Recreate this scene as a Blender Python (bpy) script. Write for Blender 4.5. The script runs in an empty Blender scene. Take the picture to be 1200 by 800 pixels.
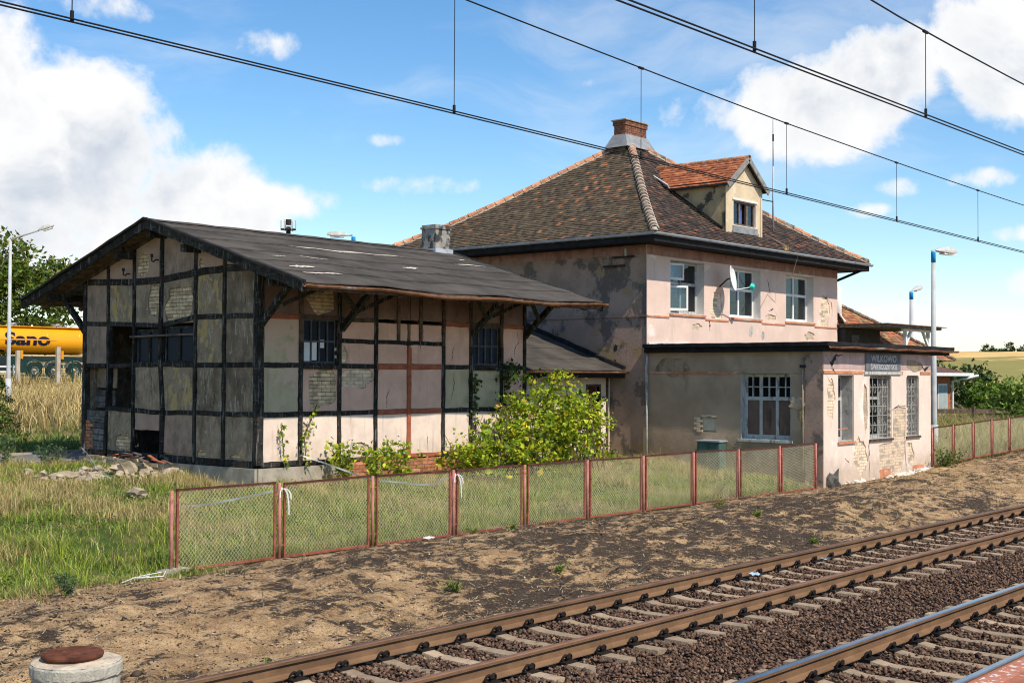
import bpy, math, random
import numpy as np
from mathutils import Vector, Matrix
from mathutils.geometry import tessellate_polygon

random.seed(7); RNG = np.random.default_rng(7)
SC = bpy.context.scene
COL = SC.collection
V = Vector

# ------------------------------------------------------------------ camera
YAW, PITCH, ROLL = map(math.radians, (41.087, 1.493, 0.270))
cam = bpy.data.cameras.new('camera'); cam.lens = 44.495; cam.sensor_width = 36.0
cam.clip_start = 0.1; cam.clip_end = 9000
camo = bpy.data.objects.new('camera', cam); COL.objects.link(camo)
fw = V((math.cos(YAW)*math.cos(PITCH), math.sin(YAW)*math.cos(PITCH), math.sin(PITCH)))
r0 = V((math.sin(YAW), -math.cos(YAW), 0)); u0 = r0.cross(fw)
rt = r0*math.cos(ROLL)+u0*math.sin(ROLL); up = -r0*math.sin(ROLL)+u0*math.cos(ROLL)
mw = Matrix((rt, up, -fw)).transposed().to_4x4(); mw.translation = (0, 0, 2.8)
camo.matrix_world = mw
SC.camera = camo

# ------------------------------------------------------------------ sun, sky, exposure
SUN_TRAVEL = V((0.145, 1.0, -1.22)).normalized()
SUN_EL = math.asin(-SUN_TRAVEL.z)
sun = bpy.data.lights.new('sun', 'SUN'); sun.energy = 4.3; sun.angle = math.radians(0.55); sun.color = (1.0, 0.91, 0.78)
suno = bpy.data.objects.new('sun', sun); COL.objects.link(suno)
suno.rotation_euler = SUN_TRAVEL.to_track_quat('-Z', 'Y').to_euler()
suno.location = (-10, -60, 80)

world = bpy.data.worlds.new('World'); SC.world = world; world.use_nodes = True
WT = world.node_tree; WT.nodes.clear()

class G:
    """tiny node-graph helper"""
    def __init__(s, tree): s.t = tree
    def n(s, typ, **kw):
        nd = s.t.nodes.new(typ)
        for k, v in kw.items(): setattr(nd, k, v)
        return nd
    def put(s, sock, val):
        if isinstance(val, bpy.types.NodeSocket): s.t.links.new(val, sock)
        elif val is not None: sock.default_value = val
    def m(s, op, a, b=None, c=None, clamp=False):
        nd = s.n('ShaderNodeMath', operation=op); nd.use_clamp = clamp
        s.put(nd.inputs[0], a)
        if b is not None: s.put(nd.inputs[1], b)
        if c is not None: s.put(nd.inputs[2], c)
        return nd.outputs[0]
    def vm(s, op, a, b=None):
        nd = s.n('ShaderNodeVectorMath', operation=op); s.put(nd.inputs[0], a)
        if b is not None: s.put(nd.inputs[1], b)
        return nd.outputs[0]
    def ss(s, x, lo, hi):
        nd = s.n('ShaderNodeMapRange', interpolation_type='SMOOTHSTEP')
        s.put(nd.inputs[0], x); s.put(nd.inputs[1], lo); s.put(nd.inputs[2], hi)
        return nd.outputs[0]
    def noise(s, vec, scale, detail=5, rough=0.55, out=0):
        nd = s.n('ShaderNodeTexNoise'); s.put(nd.inputs['Vector'], vec)
        nd.inputs['Scale'].default_value = scale; nd.inputs['Detail'].default_value = detail
        nd.inputs['Roughness'].default_value = rough
        return nd.outputs[out]
    def mix(s, f, a, b, blend='MIX'):
        nd = s.n('ShaderNodeMix', data_type='RGBA', blend_type=blend)
        s.put(nd.inputs[0], f)
        for i, v in ((6, a), (7, b)):
            s.put(nd.inputs[i], v if isinstance(v, bpy.types.NodeSocket) else (*v[:3], 1))
        return nd.outputs[2]

def build_world():
    g = G(WT)
    sky = g.n('ShaderNodeTexSky', sky_type='NISHITA'); sky.sun_disc = False
    sky.sun_elevation = SUN_EL
    sky.sun_rotation = math.atan2(-SUN_TRAVEL.x, -SUN_TRAVEL.y)
    sky.air_density = 1.0; sky.dust_density = 0.0; sky.ozone_density = 2.0; sky.altitude = 100
    bg1 = g.n('ShaderNodeBackground'); hsv = g.n('ShaderNodeHueSaturation'); hsv.inputs['Saturation'].default_value = 1.26; hsv.inputs['Value'].default_value = 0.90; hsv.inputs['Hue'].default_value = .499; g.put(hsv.inputs['Color'], sky.outputs[0]); g.put(bg1.inputs[0], hsv.outputs[0]); bg1.inputs[1].default_value = 0.145
    d = g.n('ShaderNodeTexCoord').outputs['Generated']
    sp = g.n('ShaderNodeSeparateXYZ'); g.put(sp.inputs[0], d)
    az = g.m('ARCTAN2', sp.outputs[1], sp.outputs[0]); el = g.m('ARCSINE', sp.outputs[2])
    az = g.m('MULTIPLY', az, 57.2958); el = g.m('MULTIPLY', el, 57.2958)
    warp = g.noise(d, 5.0, 3, 0.5, 1)
    dv = g.vm('ADD', d, g.vm('MULTIPLY', g.vm('SUBTRACT', warp, (0.5, 0.5, 0.5)), (0.16, 0.16, 0.10)))
    big = g.noise(dv, 7.0, 9, 0.58)
    # cumulus heaps, placed by compass bearing and height above the horizon
    heaps = [(67, 11.3, 8.0, 6.0, 1.2), (60.5, 9.4, 6.5, 5.0, 1.15), (55.0, 7.9, 5.4, 3.0, 1.05), (51.4, 7.8, 3.2, 1.4, .9), (63, 5.6, 10, 3.4, .95), (78, 9, 9, 5, 1.0),
             (28.2, 11.9, 7.4, 3.2, 1.12), (25.4, 12.9, 4.2, 3.0, 1.05), (31.7, 11.6, 3.5, 2.0, .92), (19.0, 13.8, 4.4, 4.4, 1.2), (14.5, 13, 6, 4.4, 1.1),
             (22.5, 2.6, 3.4, .8, .40), (18.0, 4.0, 4.0, .9, .44), (20.5, 8.4, 2.2, .7, .55), (24, 8.2, 1.6, .6, .5), (25.2, 7.2, 1.3, .5, .5), (19.0, 6.0, 2.6, .55, .45),
             (46.0, 8.5, 4.5, .8, .5), (52.5, 14.3, 2.4, .8, .5), (47, 10.4, 1.2, .5, .45), (37.5, 13.0, 1.0, .5, .45), (59.5, 15.6, 4, 1.0, .5),
             (95, 10, 12, 6, .9), (120, 14, 14, 6, .8), (-10, 10, 10, 5, .9), (-35, 14, 14, 6, .8), (150, 10, 14, 5, .9), (-70, 11, 14, 5, .85), (-110, 12, 15, 5, .85), (-150, 10, 15, 5, .9), (178, 13, 10, 5, .8)]
    acc = None
    for a0, e0, ra, re, w in heaps:
        da = g.m('DIVIDE', g.m('SUBTRACT', az, a0), ra); de = g.m('DIVIDE', g.m('SUBTRACT', el, e0), re)
        r2 = g.m('ADD', g.m('MULTIPLY', da, da), g.m('MULTIPLY', de, de))
        v = g.m('MULTIPLY', g.m('SUBTRACT', 1.0, r2), w)
        v = g.m('MAXIMUM', v, -0.35)
        acc = v if acc is None else g.m('SMOOTH_MAX', acc, v, 0.12)
    fine = g.noise(d, 34.0, 6, 0.6)
    dens = g.m('ADD', g.m('MULTIPLY', acc, 0.36), g.m('ADD', big, g.m('MULTIPLY', g.m('SUBTRACT', fine, 0.5), 0.26)))
    mask = g.ss(dens, 0.61, 0.775)
    # thin high veil and horizon milkiness
    veil = g.noise(g.vm('MULTIPLY', dv, (1.0, 1.0, 3.5)), 4.0, 6, 0.6)
    veil = g.m('MULTIPLY', g.m('MULTIPLY', g.ss(veil, 0.46, 0.8), 0.40), g.ss(el, 3.0, 11.0))
    low = g.m('MULTIPLY', g.ss(el, 10.0, -1.0), 0.04)
    mask = g.m('MAXIMUM', mask, g.m('MAXIMUM', veil, low))
    # cloud self shading: compare the density a little towards the sun (above) with here
    dup = g.vm('ADD', dv, (-0.008, -0.02, 0.045))
    big2 = g.noise(dup, 7.0, 6, 0.55)
    sh = g.m('ADD', g.m('MULTIPLY', g.ss(g.m('SUBTRACT', big2, big), -0.06, 0.12), .7), g.m('MULTIPLY', g.ss(g.noise(dv, 11.0, 5, .6), .45, .7), .35))
    thick = g.ss(dens, 0.66, 0.95)
    shade = g.m('MULTIPLY', sh, thick)
    ccol = g.mix(shade, (1.0, 1.0, 1.0), (0.50, 0.58, 0.70))
    bg2 = g.n('ShaderNodeBackground'); g.put(bg2.inputs[0], ccol); bg2.inputs[1].default_value = 0.80
    mx = g.n('ShaderNodeMixShader'); g.put(mx.inputs[0], mask); g.put(mx.inputs[1], bg1.outputs[0]); g.put(mx.inputs[2], bg2.outputs[0])
    out = g.n('ShaderNodeOutputWorld'); g.put(out.inputs[0], mx.outputs[0])
build_world()
SC.view_settings.view_transform = 'Standard'; SC.view_settings.look = 'None'
SC.view_settings.exposure = 0.34; SC.view_settings.gamma = 1.0
SC.cycles.max_bounces = 6; SC.cycles.transparent_max_bounces = 12
SC.cycles.use_denoising = True; SC.cycles.filter_width = 1.1

# ------------------------------------------------------------------ materials
def newmat(name):
    m = bpy.data.materials.new(name); m.use_nodes = True
    g = G(m.node_tree); b = m.node_tree.nodes['Principled BSDF']
    return m, g, b

def surf(name, base, var=.2, vs=2.5, layers=(), rough=.85, bump=.3, bs=40, metal=0., spec=.12, rnd=0., attr=False, base2=None, local=False, grime=None):
    """procedural surface: base colour varied by noise, stain layers (colour, scale, lo, hi, stretch[, strength])"""
    m, g, b = newmat(name)
    pos = g.n('ShaderNodeTexCoord').outputs['Object'] if local else g.n('ShaderNodeNewGeometry').outputs['Position']
    if attr:
        at = g.n('ShaderNodeAttribute'); at.attribute_name = 'tint'; c0 = at.outputs['Color']
    else: c0 = None
    f = g.noise(pos, vs, 6, .6)
    if c0 is None:
        hi = base2 if base2 else tuple(min(1, c*(1+var)) for c in base)
        lo = base if base2 else tuple(c*(1-var) for c in base)
        c = g.mix(g.ss(f, .3, .7), lo, hi)
    else:
        c = g.mix(1.0, c0, g.mix(g.ss(f, .3, .7), (1-var,)*3, (1+var,)*3), 'MULTIPLY')
    if rnd:
        oi = g.n('ShaderNodeObjectInfo').outputs['Random']
        k = g.m('ADD', g.m('MULTIPLY', oi, 2*rnd), 1-rnd)
        cmb = g.n('ShaderNodeCombineXYZ')
        for i in range(3): g.put(cmb.inputs[i], k)
        c = g.mix(1.0, c, cmb.outputs[0], 'MULTIPLY')
    for i, L in enumerate(layers):
        col, sc, lo, hi, st = L[:5]; k = L[5] if len(L) > 5 else 1.0
        v = g.vm('ADD', g.vm('MULTIPLY', pos, st), (7.3*i+1.7, 3.1*i, 11.9*i))
        fac = g.m('MULTIPLY', g.ss(g.noise(v, sc, 7, .62), lo, hi), k)
        c = g.mix(fac, c, col)
    if grime:   # mud splashed up the foot of the wall
        zlo, zhi, gc, gk = grime; sp = g.n('ShaderNodeSeparateXYZ'); g.put(sp.inputs[0], pos)
        zz_ = g.m('ADD', sp.outputs[2], g.m('MULTIPLY', g.m('SUBTRACT', g.noise(pos, 3.0, 6, .65), .5), -1.6))
        c = g.mix(g.m('MULTIPLY', g.ss(zz_, zhi, zlo), gk), c, gc)
    g.put(b.inputs['Base Color'], c)
    b.inputs['Roughness'].default_value = rough; b.inputs['Metallic'].default_value = metal
    b.inputs['Specular IOR Level'].default_value = spec
    if bump:
        bp = g.n('ShaderNodeBump'); bp.inputs['Strength'].default_value = bump; bp.inputs['Distance'].default_value = .02
        h = g.m('ADD', g.noise(pos, bs, 5, .65), g.m('MULTIPLY', g.noise(pos, bs*.22, 4, .6), 1.2))
        g.put(bp.inputs['Height'], h); g.put(b.inputs['Normal'], bp.outputs[0])
    return m

def leafmat(name, trans=.35, rough=.55):
    m, g, b = newmat(name)
    at = g.n('ShaderNodeAttribute'); at.attribute_name = 'tint'
    g.put(b.inputs['Base Color'], at.outputs['Color']); b.inputs['Roughness'].default_value = rough
    b.inputs['Specular IOR Level'].default_value = .25
    tr = g.n('ShaderNodeBsdfTranslucent'); g.put(tr.inputs[0], at.outputs['Color'])
    mx = g.n('ShaderNodeMixShader'); mx.inputs[0].default_value = trans
    g.put(mx.inputs[1], b.outputs[0]); g.put(mx.inputs[2], tr.outputs[0])
    g.put(m.node_tree.nodes['Material Output'].inputs[0], mx.outputs[0])
    return m

def glassmat(name, tint=(.55, .62, .68), refl=.10, gr=.04):
    m, g, b = newmat(name)
    tr = g.n('ShaderNodeBsdfTransparent'); tr.inputs[0].default_value = (*tint, 1)
    gl = g.n('ShaderNodeBsdfGlossy'); gl.inputs['Roughness'].default_value = gr; gl.inputs[0].default_value = (.9, .95, 1, 1) if gr < .1 else (.30, .36, .46, 1)
    fr = g.n('ShaderNodeFresnel'); fr.inputs[0].default_value = 1.5
    mx = g.n('ShaderNodeMixShader'); g.put(mx.inputs[0], g.m('ADD', fr.outputs[0], refl, clamp=True))
    g.put(mx.inputs[1], tr.outputs[0]); g.put(mx.inputs[2], gl.outputs[0])
    g.put(m.node_tree.nodes['Material Output'].inputs[0], mx.outputs[0])
    return m

M = {}
BLK = (.022, .020, .019)
M['timber'] = surf('black_timber', (.030, .027, .024), .5, 6, [((.20, .19, .175), 16, .55, .66, (1, 1, .12), .75), ((.17, .16, .15), 22, .60, .66, (1, .15, 1), .6), ((.10, .05, .03), 3, .62, .75, (1, 1, 1), .5)], rough=.85, bump=.8, bs=60, rnd=.3)
M['timber_red'] = surf('brown_red_timber', (.33, .105, .058), .25, 5, [((.10, .05, .035), 4, .6, .75, (1, 1, .3), .6)], rough=.85, bump=.5)
M['timber_old'] = surf('weathered_timber', (.11, .075, .055), .4, 6, [((.03, .028, .027), 5, .5, .7, (1, 1, .2), .9)], bump=.7, rnd=.3)
M['wood_grey'] = surf('grey_boards', (.15, .14, .13), .4, 8, [((.04, .04, .04), 8, .5, .7, (.2, .2, 1), .8)], bump=.6, rnd=.35)
OCH = (.46, .32, .13)
M['pl_grey'] = surf('grey_plaster', (.32, .24, .165), .22, 3, [((.145, .108, .073), 3.2, .47, .66, (1, 1, .45), .8), ((.46, .40, .32), 11, .585, .62, (1, 1, .5), .6), ((.09, .075, .06), 12, .58, .68, (1, 1, .3), .5), (OCH, 1.9, .63, .70, (1, 1, .6), .8)], bump=.5)
M['pl_dark'] = surf('dark_grey_plaster', (.235, .175, .12), .25, 4, [((.12, .088, .06), 2.6, .46, .66, (1, 1, .5), .8), ((.44, .39, .32), 9, .575, .61, (1.4, 1.4, .4), .65), ((.07, .06, .05), 13, .58, .68, (1, 1, .3), .55)], bump=.5)
M['pl_ochre'] = surf('stained_plaster', (.265, .20, .135), .22, 3, [(OCH, 3.6, .52, .55, (1, 1, .55), .85), ((.46, .40, .32), 11, .58, .61, (1, 1, .5), .6), ((.09, .08, .07), 3, .6, .75, (1, 1, .5), .7)], bump=.5)
M['pl_mauve'] = surf('mauve_plaster', (.33, .235, .175), .2, 3, [((.14, .11, .085), 2.6, .47, .7, (1, 1, .5), .75), ((.10, .085, .07), 12, .58, .68, (1, 1, .3), .45)], bump=.4)
M['pl_rose'] = surf('dusty_rose_plaster', (.40, .275, .21), .14, 2, [((.24, .20, .17), 3, .55, .8, (1, 1, .6), .6)], bump=.3)
M['pl_eave_shade'] = surf('eave_shaded_brown_plaster', (.20, .125, .10), .2, 2, [((.10, .07, .058), 2.4, .5, .75, (1, 1, .4), .6)], bump=.3)  # brown panels, with the shade under the eaves put into their colour
M['pl_pink'] = surf('pink_plaster', (.66, .41, .315), .11, 2, [((.30, .235, .18), 6, .55, .70, (1, 1, .07), .45), ((.42, .29, .22), 2.4, .58, .8, (1, 1, .4), .5), ((.80, .74, .66), 1.3, .62, .72, (1, 1, 1), .5)], bump=.25)
M['pl_pink_lit'] = surf('sunlit_pink_plaster', (.74, .59, .49), .10, 2, [((.30, .235, .18), 6, .55, .70, (1, 1, .07), .45), ((.62, .50, .40), 2.4, .60, .8, (1, 1, .5), .5)], bump=.25, grime=(.5, 1.35, (.48, .37, .26), .55))  # lit copy of the pink plaster: sunlight put into a paler colour
M['pl_green'] = surf('grey_green_plaster', (.45, .37, .245), .14, 2, [((.30, .235, .18), 6, .55, .70, (1, 1, .07), .45), ((.55, .40, .31), .9, .56, .60, (1, 1, 1), .9), ((.25, .25, .2), 4, .6, .8, (1, 1, .4), .5)], bump=.3)
M['pl_green2'] = surf('green_over_pink_plaster', (.46, .375, .255), .14, 2, [((.30, .235, .18), 6, .55, .70, (1, 1, .07), .45), ((.55, .39, .30), 1.2, .47, .50, (1, 1, 1.4), 1.0), ((.5, .36, .13), 3, .66, .7, (1, 1, .6), .9)], bump=.3)
M['main_front'] = surf('house_front_plaster', (.68, .505, .42), .07, 1.2, [((.46, .36, .30), 3.0, .58, .76, (1, 1, .10), .5), ((.58, .47, .36), 9, .62, .70, (1, 1, 1), .5), ((.82, .74, .66), 1.1, .58, .68, (1, 1, 1), .7), ((.52, .40, .34), 2.2, .60, .8, (1, 1, .3), .6)], bump=.25)
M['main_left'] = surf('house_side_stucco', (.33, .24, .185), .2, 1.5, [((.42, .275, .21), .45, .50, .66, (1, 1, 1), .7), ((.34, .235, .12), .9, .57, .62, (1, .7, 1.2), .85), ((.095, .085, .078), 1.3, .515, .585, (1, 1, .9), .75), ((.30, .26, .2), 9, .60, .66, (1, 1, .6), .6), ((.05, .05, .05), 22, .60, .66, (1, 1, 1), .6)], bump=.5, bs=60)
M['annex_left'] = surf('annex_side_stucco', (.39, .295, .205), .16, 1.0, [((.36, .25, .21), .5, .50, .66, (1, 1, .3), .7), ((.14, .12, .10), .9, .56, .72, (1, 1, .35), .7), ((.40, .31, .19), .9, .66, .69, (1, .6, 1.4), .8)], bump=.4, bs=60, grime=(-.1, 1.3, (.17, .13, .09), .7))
M['annex_front'] = surf('annex_front_plaster', (.74, .60, .505), .07, 1.4, [((.48, .38, .31), 3.0, .58, .76, (1, 1, .10), .5), ((.60, .48, .36), 9, .62, .70, (1, 1, 1), .5), ((.66, .53, .42), 1.5, .54, .7, (1, 1, .6), .6), ((.45, .36, .29), 2.3, .64, .78, (1, 1, .35), .6), ((.88, .82, .74), 1.2, .58, .68, (1, 1, 1), .6)], bump=.3, grime=(-.3, .9, (.40, .30, .21), .65))
M['annex_frieze'] = surf('faded_rose_frieze', (.47, .34, .31), .16, 2, [((.30, .23, .21), 2, .5, .7, (1.6, 1.6, .25), .8)], bump=.3)
M['frieze'] = surf('brown_rose_frieze', (.36, .21, .17), .2, 2.5, [((.22, .12, .10), 3, .5, .7, (1.5, 1.5, .5), .8), ((.55, .42, .36), 4, .62, .7, (1, 1, .6), .6)], bump=.35)
M['band'] = surf('orange_band', (.52, .22, .12), .2, 4, [((.7, .56, .48), 3, .55, .66, (.5, .5, 2), .8)], bump=.3)
M['brick_y'] = surf('cream_brick', (.68, .53, .38), .16, 5, [((.46, .33, .22), 6, .55, .75, (1, 1, 1), .6)], bump=.5, rnd=.28)
M['brick_g'] = surf('grimy_brick', (.58, .43, .27), .25, 5, [((.22, .17, .13), 6, .5, .75, (1, 1, 1), .7)], bump=.5, rnd=.3)
M['brick_o'] = surf('orange_brick', (.46, .19, .10), .25, 5, [((.25, .10, .06), 5, .55, .75, (1, 1, 1), .7)], bump=.5, rnd=.3)
M['mortar'] = surf('mortar', (.44, .36, .28), .2, 5, bump=.5)
M['mortar_d'] = surf('old_mortar', (.17, .14, .115), .3, 5, bump=.5)
M['concrete'] = surf('old_concrete', (.36, .315, .25), .2, 3, [((.18, .155, .12), 2.2, .52, .72, (1, 1, .5), .8), ((.50, .45, .37), 4, .58, .75, (1, 1, 1), .5)], bump=.5)
M['conc_drum'] = surf('drum_concrete', (.45, .42, .34), .15, 4, [((.20, .19, .155), 5, .54, .72, (1, 1, .25), .7), ((.62, .60, .52), 6, .6, .75, (1, 1, .3), .6)], bump=.6, bs=50)
M['conc_top'] = surf('drum_top_concrete', (.56, .46, .34), .15, 10, [((.25, .19, .13), 28, .56, .66, (1, 1, 1), .7)], bump=.6, bs=70)
M['rustlid'] = surf('rusty_iron', (.125, .045, .024), .35, 9, [((.30, .20, .03), 12, .66, .72, (1, 1, 1), .7), ((.05, .025, .018), 5, .55, .75, (1, 1, 1), .7), ((.24, .09, .045), 4, .6, .75, (1, 1, 1), .6)], rough=.8, bump=.5, bs=90)
M['felt'] = surf('roof_felt', (.074, .065, .055), .28, 1.4, [((.12, .104, .088), .8, .5, .75, (.4, 1, 1), .6), ((.030, .029, .028), 4, .58, .75, (.15, 1, 1), .6)], rough=.9, bump=.4, bs=90)
M['felt_dark'] = surf('felt_edge', (.025, .024, .023), .3, 6, rough=.85, bump=.4)
M['torn'] = surf('torn_felt', (.55, .48, .40), .25, 9, [((.2, .17, .14), 10, .6, .7, (1, 1, 1), .7)], bump=.4)
M['gutter_rust'] = surf('rusty_gutter', (.24, .11, .06), .3, 5, [((.42, .40, .36), 3, .6, .68, (.3, 1, 1), .8), ((.08, .045, .03), 5, .52, .7, (.4, 1, 1), .7)], rough=.7, bump=.3)
M['zinc'] = surf('zinc', (.40, .44, .49), .15, 2, [((.22, .24, .27), 3, .55, .75, (1, 1, 1), .6)], rough=.45, metal=.15, bump=.1, spec=.5)
M['lead'] = surf('lead_flashing', (.24, .25, .255), .2, 4, [((.20, .21, .22), 5, .52, .66, (1, 1, 1), .7)], rough=.55, bump=.2)
M['fascia'] = surf('black_eaves_boards', (.018, .018, .019), .3, 4, [((.05, .05, .05), 6, .6, .7, (.1, .1, 1), .5)], rough=.8, bump=.3)
M['tile'] = surf('roof_tiles', (1, 1, 1), .22, 30, attr=True, rough=.85, bump=.4, bs=40)
M['hiptile'] = surf('hip_tile', (.13, .09, .065), .4, 8, [((.36, .29, .22), 5, .52, .62, (1, 1, 1), .7), ((.48, .20, .09), 2.2, .6, .68, (1, 1, 1), .8)], bump=.5, rnd=.35)
M['hiptile_o'] = surf('orange_hip_tile', (.46, .20, .10), .3, 5, [((.55, .45, .36), 6, .56, .66, (1, 1, 1), .7), ((.12, .08, .06), 5, .6, .7, (1, 1, 1), .8)], bump=.5, rnd=.3)
M['limemortar'] = surf('lime_mortar', (.52, .45, .36), .2, 8, bump=.5)
M['dorm_front'] = surf('dormer_plaster', (.62, .50, .34), .1, 2, [((.45, .34, .2), 2.4, .55, .75, (1, 1, .6), .7), ((.74, .66, .52), 3, .6, .7, (1, 1, 1), .6)], bump=.3)
M['dorm_side'] = surf('dormer_cheek', (.40, .31, .17), .2, 2, [((.05, .047, .042), 1.5, .50, .57, (1, 1, 1), .9), ((.24, .2, .14), 4, .55, .7, (1, 1, .5), .7)], bump=.4)
M['barge'] = surf('grey_bargeboard', (.26, .25, .23), .2, 5, [((.10, .095, .09), 5, .55, .7, (1, 1, 1), .6)], bump=.3)
M['white'] = surf('white_paint', (.72, .72, .70), .06, 3, [((.45, .42, .38), 5, .62, .75, (1, 1, .5), .6)], rough=.5, bump=.12)
M['white_old'] = surf('peeling_white_paint', (.46, .47, .45), .15, 5, [((.18, .155, .13), 8, .52, .64, (1, 1, .3), .85)], rough=.8, bump=.4)
M['reveal'] = surf('white_reveal', (.66, .63, .58), .1, 2, [((.40, .33, .26), 2.6, .55, .75, (1, 1, .6), .7)], bump=.25)
M['reveal_d'] = surf('grey_reveal', (.42, .40, .36), .15, 3, [((.20, .18, .16), 6, .52, .66, (1, 1, .6), .7)], bump=.4)
M['frame_dark'] = surf('dark_window_frame', (.085, .085, .085), .3, 8, bump=.3)
M['frame_brown'] = surf('brown_window_frame', (.17, .12, .085), .3, 8, bump=.3)
M['board_brown'] = surf('window_boarding', (.155, .105, .085), .2, 2, [((.05, .04, .035), 3, .54, .7, (1, 1, .3), .8), ((.26, .20, .17), 5, .58, .7, (1, 1, .15), .7)], bump=.3)
M['glass'] = glassmat('window_glass', (.55, .62, .68), .03)
M['glass_blue'] = glassmat('dirty_window_glass', (.16, .19, .26), .0, .45)
M['curtain'] = surf('net_curtain', (.62, .64, .66), .1, 2, rough=.9, bump=.0)
M['curtain_blue'] = surf('blue_curtain', (.05, .16, .55), .2, 3, rough=.9, bump=.0)
M['dark_inside'] = surf('dark_interior', (.05, .047, .043), .2, 2, bump=0)
M['iron'] = surf('dark_iron', (.035, .03, .028), .3, 8, rough=.7, bump=.3)
M['grille'] = surf('pale_iron_grille', (.40, .38, .34), .2, 6, rough=.7, bump=.2)
M['pole'] = surf('galvanised_pole', (.44, .455, .455), .12, 3, [((.33, .34, .34), 3, .6, .75, (1, 1, .3), .6)], rough=.55, bump=.1)
M['blue'] = surf('blue_paint', (.02, .28, .62), .15, 5, rough=.45, bump=.05)
M['lamp_grey'] = surf('lamp_housing', (.50, .49, .46), .12, 6, [((.28, .27, .25), 5, .55, .7, (1, 1, 1), .6)], rough=.5, bump=.1)
M['fence_red'] = surf('faded_red_steel', (.42, .17, .14), .2, 6, [((.62, .36, .32), 4, .55, .72, (1, 1, .3), .6), ((.16, .06, .04), 8, .58, .7, (1, 1, .6), .8)], rough=.7, bump=.3)
M['fence_dark'] = surf('rusty_dark_red_steel', (.27, .085, .055), .3, 8, [((.34, .16, .10), 6, .56, .7, (1, 1, 1), .6)], rough=.75, bump=.3)
M['fence_top'] = surf('dark_maroon_steel', (.09, .032, .025), .3, 8, [((.22, .09, .06), 6, .56, .7, (1, 1, 1), .6)], rough=.7, bump=.3)
M['wire'] = surf('galvanised_wire', (.62, .55, .36), .2, 3, rough=.6, bump=0)
M['rail_side'] = surf('rusty_rail', (.19, .11, .060), .18, 3, [((.11, .06, .035), 3, .5, .75, (.2, 1, 1), .6)], rough=.8, bump=.3, bs=80)
M['rail_brown'] = surf('brown_rail_head', (.27, .145, .085), .15, 4, rough=.45, metal=.35, bump=.1, bs=80)
M['rail_shine'] = surf('polished_rail_head', (.50, .48, .46), .10, 4, rough=.26, metal=1.0, bump=0, spec=.5)
M['clip'] = surf('black_fastening', (.020, .016, .014), .3, 20, rough=.6, bump=.2)
M['sleeper'] = surf('concrete_sleeper', (.34, .255, .17), .15, 8, [((.24, .175, .12), 7, .52, .7, (1, 1, 1), .6)], bump=.5, rnd=.2)
M['stone'] = surf('ballast_stone', (1, 1, 1), .25, 30, attr=True, rough=.9, bump=.3, bs=120)
M['clod'] = surf('soil_crumbs', (1, 1, 1), .2, 30, attr=True, rough=.95, bump=.2, bs=100)
M['leaf'] = leafmat('leaves'); M['grass'] = leafmat('grass_blades', .25, .7); M['needle'] = leafmat('conifer_foliage', .15, .7)
M['bark'] = surf('bark', (.12, .09, .065), .3, 10, bump=.8, bs=30)
M['cable'] = surf('dark_wire', (.018, .017, .017), .2, 10, rough=.5, bump=0)
M['tape'] = surf('white_plastic_tape', (.64, .64, .62), .05, 5, rough=.45, bump=0)
M['road'] = surf('worn_asphalt', (.16, .155, .15), .15, 2, [((.09, .09, .09), 3, .55, .75, (1, 1, 1), .5)], bump=.3, bs=120)
M['paver'] = surf('red_paver', (.42, .16, .10), .15, 8, [((.62, .50, .44), 9, .60, .68, (1, 1, 1), .6)], bump=.3, bs=80, rnd=.15)
M['edge_white'] = surf('worn_white_line', (.42, .17, .11), .15, 8, [((.70, .62, .56), 14, .56, .60, (1, 1, 1), .85)], bump=.2)
M['plat_side'] = M['concrete']
M['tank'] = surf('yellow_tank_paint', (.80, .34, .006), .03, 1, rough=.3, bump=0, spec=.5)
M['tank_dark'] = surf('orange_walkway', (.62, .24, .01), .1, 3, rough=.5, bump=0)
M['navy'] = surf('navy_lettering', (.012, .012, .035), .1, 3, rough=.4, bump=0)
M['tyre'] = surf('tyre_rubber', (.02, .02, .02), .2, 5, rough=.9, bump=.1)
M['rim'] = surf('grey_rim', (.32, .33, .33), .2, 5, rough=.45, metal=.5, bump=0)
M['chassis'] = surf('dark_chassis', (.02, .03, .03), .2, 3, rough=.6, bump=0)
M['net'] = surf('green_netting', (.008, .05, .04), .2, 3, rough=.8, bump=0)
M['signboard'] = surf('blue_grey_signboard', (.13, .14, .155), .25, 4, [((.20, .19, .19), 6, .55, .7, (1.5, 1.5, .4), .7)], bump=.2)
M['letter'] = surf('faded_white_letters', (.42, .42, .42), .15, 20, [((.24, .24, .26), 18, .60, .68, (1, 1, .5), .6)], bump=0)
M['beige'] = surf('beige_box', (.48, .44, .34), .08, 4, bump=.1)
M['teal'] = surf('teal_paint', (.06, .12, .10), .2, 4, [((.16, .2, .18), 5, .55, .7, (1, 1, .4), .6)], bump=.2)
M['cyan'] = surf('cyan_plastic', (.05, .55, .45), .1, 4, rough=.5, bump=0)
M['litter_blue'] = surf('blue_litter', (.30, .42, .48), .1, 4, rough=.5, bump=0)
M['rubble'] = surf('plaster_rubble', (.40, .325, .235), .2, 6, [((.34, .26, .18), 5, .55, .7, (1, 1, 1), .6)], bump=.5, rnd=.2)
M['debris'] = surf('white_debris', (.66, .60, .52), .15, 6, bump=.4, rnd=.2)
M['house_red'] = surf('far_brick', (.42, .15, .08), .2, 8, bump=.2)
M['house_white'] = surf('far_white_wall', (.66, .62, .57), .06, 2, bump=.1)
M['house_roof'] = surf('far_brown_roof', (.13, .07, .055), .2, 3, bump=.2)

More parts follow.
